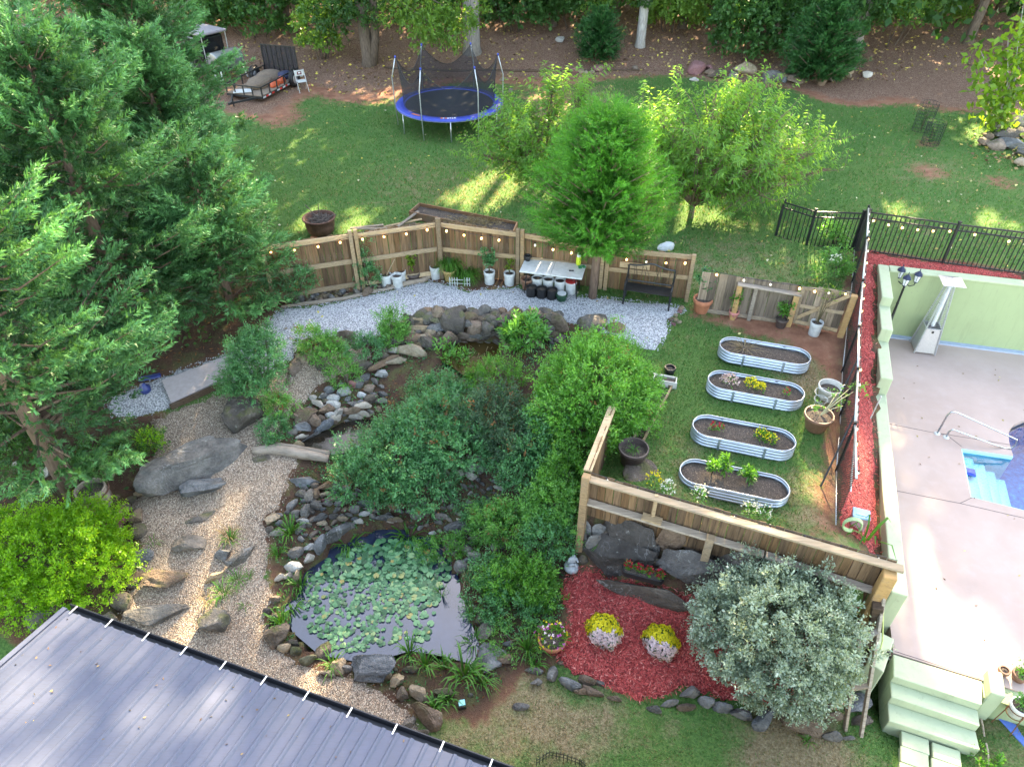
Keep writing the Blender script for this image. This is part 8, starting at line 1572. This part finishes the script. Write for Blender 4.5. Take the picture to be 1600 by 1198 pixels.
for i, (px, py, Y, sx, m) in enumerate(((665,40,40.5,1.6,'wood1'),(800,42,40.5,1.8,'wood1'),(1050,45,40.3,1.7,'wood2'),(1230,40,40,2.0,'wood1'),(1290,35,40.5,2.0,'wood1'),(1450,42,40.5,1.6,'wood1'),(1590,60,39,1.3,'wood1'),(560,35,42,1.6,'wood1'),(330,60,41,1.8,'wood2'),(900,38,41,2.2,'wood1'))):
    wshrub('woodland_shrub', ['mid green thicket behind the trampoline poles','dark thicket right of the vine wrapped trunk','light green thicket right of the pale trunk','dark thicket above the juniper','dark thicket between juniper and leaning trunk','dark thicket left of the slim pale trunk','dark bush beneath the sapling at the right edge','dark thicket left of the double trunk','light green thicket above the old cart','dark thicket left of the pale trunk'][i], px, py, Y, [(0,0,1.3,sx,1.0,1.4),(sx*.6,.4,2.4,sx*.7,.9,1.3),(-sx*.7,.2,2.0,sx*.7,.9,1.2)], m, 22, .22, .13, 240 + i, group=wg)
# trunks and overhanging trees; crowns well above the frame shade the yard
def tree(label, base, h, trunk, crowns, m, n, seed, barkm, ll=.44, lw=.3, hang=(), fork=0, name='woodland_tree', group='tall trees of the woods', gap=True, ivy=0):
    r = np.random.default_rng(seed); o = thing(name, label, 'tree', base, group=group); S_ = []; top = Vector((r.normal(0, .5), r.normal(0, .4), h))
    S_.append(([Vector((0, 0, -.4)), Vector((0, 0, .3)), Vector((top.x * .3, top.y * .3, h * .4)), top], [trunk * 1.5, trunk, trunk * .75, trunk * .15]))
    if fork: S_.append(([Vector((.1, 0, -.3)), Vector((.45, .1, 1.2)), Vector((1.4, .3, h * .6))], [trunk * .9, trunk * .75, trunk * .3]))
    P = []; D = []; L_ = []; W_ = []
    for (x, y, z, a, b, c) in crowns:
        S_.append(([Vector((top.x * .3 * z / h, 0, z * .55)), Vector((x * .5, y * .5, z * .75)), Vector((x, y, z))], [trunk * .4, trunk * .25, .03])); k = int(n * a * b * c / 64)
        v = sph(k, r) * (r.uniform(.25, 1, (k, 1)) ** .5) * (a, b, c) + (x, y, z); P.append(v); D.append(sph(k, r)); L_.append(np.full(k, ll)); W_.append(np.full(k, lw))
    P = np.vstack(P); D = np.vstack(D); L_ = np.concatenate(L_); W_ = np.concatenate(W_); D[:, 2] -= .3
    if gap: kl = lit_gap(P + np.array(base), r); P, D, L_, W_ = P[~kl], D[~kl], L_[~kl], W_[~kl]
    leaves('crown', P, D, L_ * r.uniform(.7, 1.2, len(P)), W_, np.clip(r.normal(.45, .2, len(P)), 0, 1), LM[m], o, seed)
    hp = []; 
    for (x, y, z, a, b, c, mm, nn) in hang:      # lower boughs with small leaves
        S_.append(([Vector((0, 0, min(z + 1.5, h * .5))), Vector((x * .5, y * .5, z + .9)), Vector((x, y, z))], [.06, .04, .01])); q, d, kk = ell(nn, (x, y, z), (a, b, c), r, .3, 1.05, -1); d2 = d * .6 + np.column_stack([r.normal(0, .4, len(d)), r.normal(0, .4, len(d)), r.uniform(-.9, .1, len(d))])
        p, d, l, w, t = shoots(q, d2, 10, .45, .04, .8, r, .19, .09, .3, 1); leaves('low_bough', p, d, l, w, np.clip(np.repeat(kk, 10) * .5 + .3 * t + r.normal(0, .1, len(t)), 0, 1), LM[mm], o, seed + 1)
    if ivy:
        k = 900; a = r.uniform(0, 6.283, k); z = r.uniform(ivy, ivy + 3.2, k); q = np.column_stack([np.cos(a) * trunk * 1.15, np.sin(a) * trunk * 1.15, z]); leaves('ivy', q, np.column_stack([np.cos(a) * .5, np.sin(a) * .5, -np.ones(k) * .6]), .18, .13, r.random(k), LM['wood1'], o, seed)
    stems(o, S_, barkm, 'trunk', 9); return o
def cr(*cs): return list(cs)
big = lambda s, z=14, w=4.2: [(s * .5, 0, z, w, 3.2, 4.2), (-s, .8, z - 5, w * .95, 3, 3.6), (s * .8, .3, z + 5.5, w * .85, 3, 3.6), (-s * .2, -.5, z - 8.2, w * .8, 2.6, 2.6)]
tree('brown double trunked tree on the red clay beside the trampoline', gpx(577,112,36.6), 22, .29, big(1.6), 'wood1', 900, 401, M_bark, hang=((.3,-.8,2.9,1.5,1.1,.8,'wood1',170), (-1.5,-.3,2.3,1.2,.9,1.0,'wood1',150), (2.6,-1.4,2.9,1.5,1.1,.8,'wood2',230), (3.6,-2.3,2.2,1.3,.9,.8,'wood2',190), (4.6,-1.6,2.6,1.2,.9,.7,'wood2',130)), fork=1)
tree('shaggy grey vine wrapped trunk behind the trampoline net', gpx(738,92,38), 24, .42, big(-1.4, 15), 'wood1', 900, 402, M_barkg)
tree('pale trunked tree with ivy standing above the bank', gpx(999,83,38.5), 23, .24, big(1.3, 14.5), 'wood1', 900, 403, M_barkp, hang=((1.6,-.5,2.5,1.5,1.0,.9,'wood2',200), (-.6,-.2,2.9,1.0,.8,.7,'wood1',120)), ivy=1.9)
tree('leaning grey trunk wrapped in ivy right of the juniper', gpx(1325,107,34.8), 21, .3, big(-1.2, 13), 'wood1', 900, 404, M_barkg, hang=((.3,-.4,2.9,1.5,1.0,.9,'wood1',200), (1.9,.4,2.9,1.3,1.0,.9,'wood2',130)), ivy=1.6)
tree('dark trunk standing in the shade behind the trailer', gpx(452,58,41), 23, .3, big(1.5, 14), 'wood1', 900, 405, M_bark)
tree('slim pale trunk at the upper right of the woods', gpx(1513,64,40.5), 20, .12, big(1.4, 13), 'wood1', 900, 406, M_barkp)
tree('thin leaning trunk above the dark leafed shrub', gpx(1103,42,43), 19, .1, big(-1.2, 12.5), 'wood1', 900, 407, M_bark)
tree('tree with foliage hanging over the bank right of the grey trunk', gpx(865,45,41.5), 20, .2, big(1.3, 13), 'wood1', 900, 408, M_bark, hang=((-1.4,-1.8,2.7,1.5,1.1,.8,'wood1',170), (.9,-2.4,2.4,1.4,1.1,.9,'wood1',190), (2.0,-2.8,2.0,.8,.8,.8,'wood2',80)))
tree('tree with pale yellowish boughs beside the small juniper', gpx(962,30,43.5), 20, .16, big(-1, 13), 'wood2', 900, 409, M_bark, hang=((-.3,-1.5,2.4,1.1,.8,.9,'wood2',120),))
rr = random.Random(9); k = 0
for X in np.arange(-16, 36, 4.6):
    for Y, zz in ((45.5, 15.5), (50, 11.5)):
        x = X + rr.uniform(-1.2, 1.2) + (2.3 if Y > 48 else 0); b = gnd(x, Y + rr.uniform(-1, 1)); k += 1
        tree('tall shaded tree deep in the woods behind the bank' if Y > 48 else 'tall shaded tree in the first row of woods behind the bank', b, zz + 9, rr.uniform(.16, .3), big(rr.choice((-1, 1)) * rr.uniform(1, 1.8), zz + rr.uniform(-1, 1), 4.6), 'wood1', 850, 420 + k, M_bark, group='far trees closing the woods')
for X, Y, z in ((17, 40, 12), (22, 37, 11), (26, 33, 10), (13.5, 39.5, 13), (9, 41, 12), (20, 43, 19), (26, 42, 19), (31, 39, 17), (14, 43, 20), (8, 43, 20)):
    k += 1; tree('tall tree standing beyond the right side of the lawn', gnd(X, Y), z + 8, .22, big(1.3, z, 4.4), 'wood1', 900, 460 + k, M_bark, group='trees right of the lawn')
for X in np.arange(9, 33, 4.0):  # unseen row, added to cast shade on the pool deck and front lawn
    k += 1; tree('very tall unseen tree added to shade the deck and front lawn', gnd(X + rr.uniform(-.8, .8), 47.5), 32, .3, [(0, 0, 24, 3.6, 3, 4.5), (-2, .5, 20, 3, 2.6, 3.6), (1.5, -.3, 28, 2.8, 2.6, 3.2)], 'wood1', 1050, 520 + k, M_bark, group='unseen very tall trees added for shade')
# undergrowth and the dark floor behind
r = np.random.default_rng(77); n_ = 26000; x = r.uniform(-34, 42, n_); y = r.uniform(44, 54, n_); z = hz(x, y) + r.uniform(0, 1, n_) ** 1.4 * 6.5; d = sph(n_, r); d[:, 2] -= .4
tagobj(leaves('woods_undergrowth', np.column_stack([x, y, z]), d, .42, .26, np.clip(r.normal(.35, .2, n_), 0, 1), LM['wood1'], None, 3), kind='stuff')
# sapling at the right edge
sp0 = T(1556,206); sa = thing('broadleaf_sapling', 'slender sapling with big yellow green leaves over the rock pile', 'sapling', sp0); r = np.random.default_rng(8); S_ = []; P = []; D = []
for px, py, dy in ((1600,0,.4),(1575,60,.0),(1530,120,-.2),(1545,160,-.3),(1598,90,.2),(1590,140,-.2),(1530,75,.2),(1610,40,.6),(1560,185,-.3),(1625,120,0)):
    e = atY(px, py, sp0.y + dy) - sp0; m = Vector((e.x * .35, e.y * .4, e.z * .55)); S_.append(([Vector((0, 0, 0)), m, e], [.03, .02, .006]))
    for _ in range(85): t = r.uniform(.3, 1.1); q = m.lerp(e, (t - .3) / .7); P.append(np.array(q) + r.normal(0, .26, 3)); D.append(r.normal(0, 1, 3) + (0, 0, -.5))
P = np.array(P); leaves('foliage', P, D, r.uniform(.22, .36, len(P)), r.uniform(.13, .21, len(P)), r.random(len(P)) ** 1.2, LM['sapling'], sa, 8, fold=.1); stems(sa, S_, M_barkp, 'trunk', 6)
# ---- grass blades
def grassfield(name, n, x0, x1, y0, y1, L, W_, seed, dryk=1.0, ok=None):
    r = np.random.default_rng(seed); x = r.uniform(x0, x1, n); y = r.uniform(y0, y1, n); g = hz(x, y, GRASSW); dr = hz(x, y, DRYW); keep = r.random(n) < np.clip(g * 1.4 - .35, 0, 1)
    P = np.column_stack([x, y])
    for k in ('white', 'pea', 'mulch', 'strip', 'pond', 'deckcut'): keep &= ~inpoly(P, PZ[k])
    pat = .5 + .5 * np.sin(x * 1.1 + np.sin(y * .9)) * np.sin(y * 1.3 + np.sin(x * .7)); x, y, dr, pat = x[keep], y[keep], dr[keep], pat[keep]; m = len(x)
    P = np.column_stack([x, y, hz(x, y) - .005]); D = np.column_stack([r.normal(0, .55, m), r.normal(0, .55, m), np.full(m, 1.0)]); isd = r.random(m) < np.clip(dr * 1.25 - .08, 0, .85)
    rn = np.clip(.15 + .35 * pat + r.normal(.1, .18, m), 0, 1)
    for nm, mk, mt in ((name, ~isd, 'grass'), ('dry_' + name, isd, 'drygrass')):
        if mk.sum(): tagobj(leaves(nm, P[mk], D[mk], L * r.uniform(.5, 1.3, mk.sum()), W_, rn[mk], LM[mt], None, seed, tri=True), kind='stuff')
grassfield('garden_grass', 52000, 1.5, 9.5, 8.2, 16.6, .07, .016, 1)
grassfield('front_grass', 42000, -2.5, 9.5, 3.6, 7.4, .06, .014, 2)
grassfield('lawn_grass', 120000, -11, 21, 15.5, 36.5, .085, .03, 3)
# ---- loose chips and pebbles
def scat(name, n, pl, size, mat, seed, dz, flat=False, wid=.3, Hm=None):
    r = np.random.default_rng(seed); pl = np.asarray(pl); x0, y0 = pl.min(0); x1, y1 = pl.max(0); P = np.column_stack([r.uniform(x0, x1, n), r.uniform(y0, y1, n)]); P = P[inpoly(P, pl)]; m = len(P); z = hz(P[:, 0], P[:, 1], Hm) + dz
    if flat: return tagobj(leaves(name, np.column_stack([P, z]), np.column_stack([r.normal(0, 1, m), r.normal(0, 1, m), r.normal(0, .22, m)]), size * r.uniform(.5, 1.5, m), size * wid, r.random(m), mat, None, seed), kind='stuff')
    a = r.uniform(0, 6.283, m); s = size * r.uniform(.5, 1.3, m); V = np.empty((m, 4, 3))
    for k in range(3): V[:, k, 0] = P[:, 0] + s * np.cos(a + k * 2.09) * r.uniform(.7, 1.2, m); V[:, k, 1] = P[:, 1] + s * np.sin(a + k * 2.09) * r.uniform(.7, 1.2, m); V[:, k, 2] = z - .006
    V[:, 3, 0] = P[:, 0]; V[:, 3, 1] = P[:, 1]; V[:, 3, 2] = z + s * .8; b = np.arange(m)[:, None] * 4; F = np.concatenate([b + [0, 1, 3], b + [1, 2, 3], b + [2, 0, 3]], 0)
    return tagobj(link(name, npmesh(name, V.reshape(-1, 3), F, mat, False, {'rnd': np.tile(r.random(m), 3)})), kind='stuff')
def chipmat(name, stops, rough=.9):
    n = NT(name); n.col(n.ramp(n.attr('rnd'), stops)); n.rough(rough); return n.m
scat('white_gravel', 26000, PZ['white'], .022, chipmat('white_chips', [(0, (.17, .17, .185)), (.4, (.33, .33, .345)), (1, (.5, .495, .49))]), 11, .03)
scat('pea_gravel', 34000, PZ['pea'], .016, chipmat('pea_chips', [(0, (.09, .065, .05)), (.4, (.22, .165, .12)), (.8, (.33, .265, .2)), (1, (.45, .4, .34))]), 12, .035)
M_chip = chipmat('mulch_chips', [(0, (.17, .02, .02)), (.5, (.43, .058, .054)), (.85, (.56, .11, .09)), (1, (.65, .3, .24))])
scat('red_mulch_chips', 26000, PZ['mulch'], .075, M_chip, 13, .06, True, .2); scat('red_mulch_chips', 26000, PZ['strip'], .075, M_chip, 14, .055, True, .2, HRAW)
# fallen leaves
r = np.random.default_rng(5); M_fall = chipmat('fallen_leaf', [(0, (.10, .05, .025)), (.5, (.3, .2, .09)), (.8, (.5, .42, .06)), (1, (.55, .5, .35))], .7)
n_ = 5200; x = r.uniform(-14, 24, n_); y = r.uniform(33, 46, n_); lt = hz(x, y, GRASSW) < .5; x, y = x[lt], y[lt]
tagobj(leaves('leaf_litter', np.column_stack([x, y, hz(x, y) + .02]), np.column_stack([r.normal(0, 1, len(x)), r.normal(0, 1, len(x)), r.normal(0, .3, len(x))]), .16, .1, r.random(len(x)) * .8, M_fall, None, 1), kind='stuff')
n_ = 420; x = r.uniform(-9, 19, n_); y = r.uniform(14, 34, n_); g = hz(x, y, GRASSW) > .6; x, y = x[g], y[g]; inn = inpoly(np.column_stack([x, y]), PZ['deckcut']); x, y = x[~inn], y[~inn]
tagobj(leaves('fallen_leaves', np.column_stack([x, y, hz(x, y) + .04]), np.column_stack([r.normal(0, 1, len(x)), r.normal(0, 1, len(x)), r.normal(0, .2, len(x))]), .1, .07, .5 + .5 * r.random(len(x)), M_fall, None, 2), kind='stuff')
q = [T(1580 + r.normal(0, 30), 225 + r.normal(0, 18)) for _ in range(260)]; q = np.array([p[:] for p in q]); tagobj(leaves('fallen_leaves', q + (0, 0, .05), np.column_stack([r.normal(0, 1, 260), r.normal(0, 1, 260), r.normal(0, .3, 260)]), .16, .1, r.random(260) * .9, M_fall, None, 3), kind='stuff')

n_ = 90; P = np.array([L3(r.uniform(.5, Lw), r.uniform(.35, 7) ** 1.0)[:] + (DECK + .012,) for _ in range(n_)]); pk = ~inpoly(P[:, :2], pa); P = P[pk]
tagobj(leaves('deck_leaves', P, np.column_stack([r.normal(0, 1, len(P)), r.normal(0, 1, len(P)), r.normal(0, .1, len(P))]), .06, .035, r.random(len(P)), M_fall, None, 9), kind='stuff')
P = np.array([(Vector(rA) + rpnt(r.uniform(.1, 9), abs(r.normal(0, 1.1)) + .05, .012))[:] for _ in range(110)])
tagobj(leaves('roof_leaves', P, np.column_stack([r.normal(0, 1, len(P)), r.normal(0, 1, len(P)), r.normal(0, .12, len(P))]), .045, .025, r.random(len(P)) * .7, M_fall, None, 10), kind='stuff')
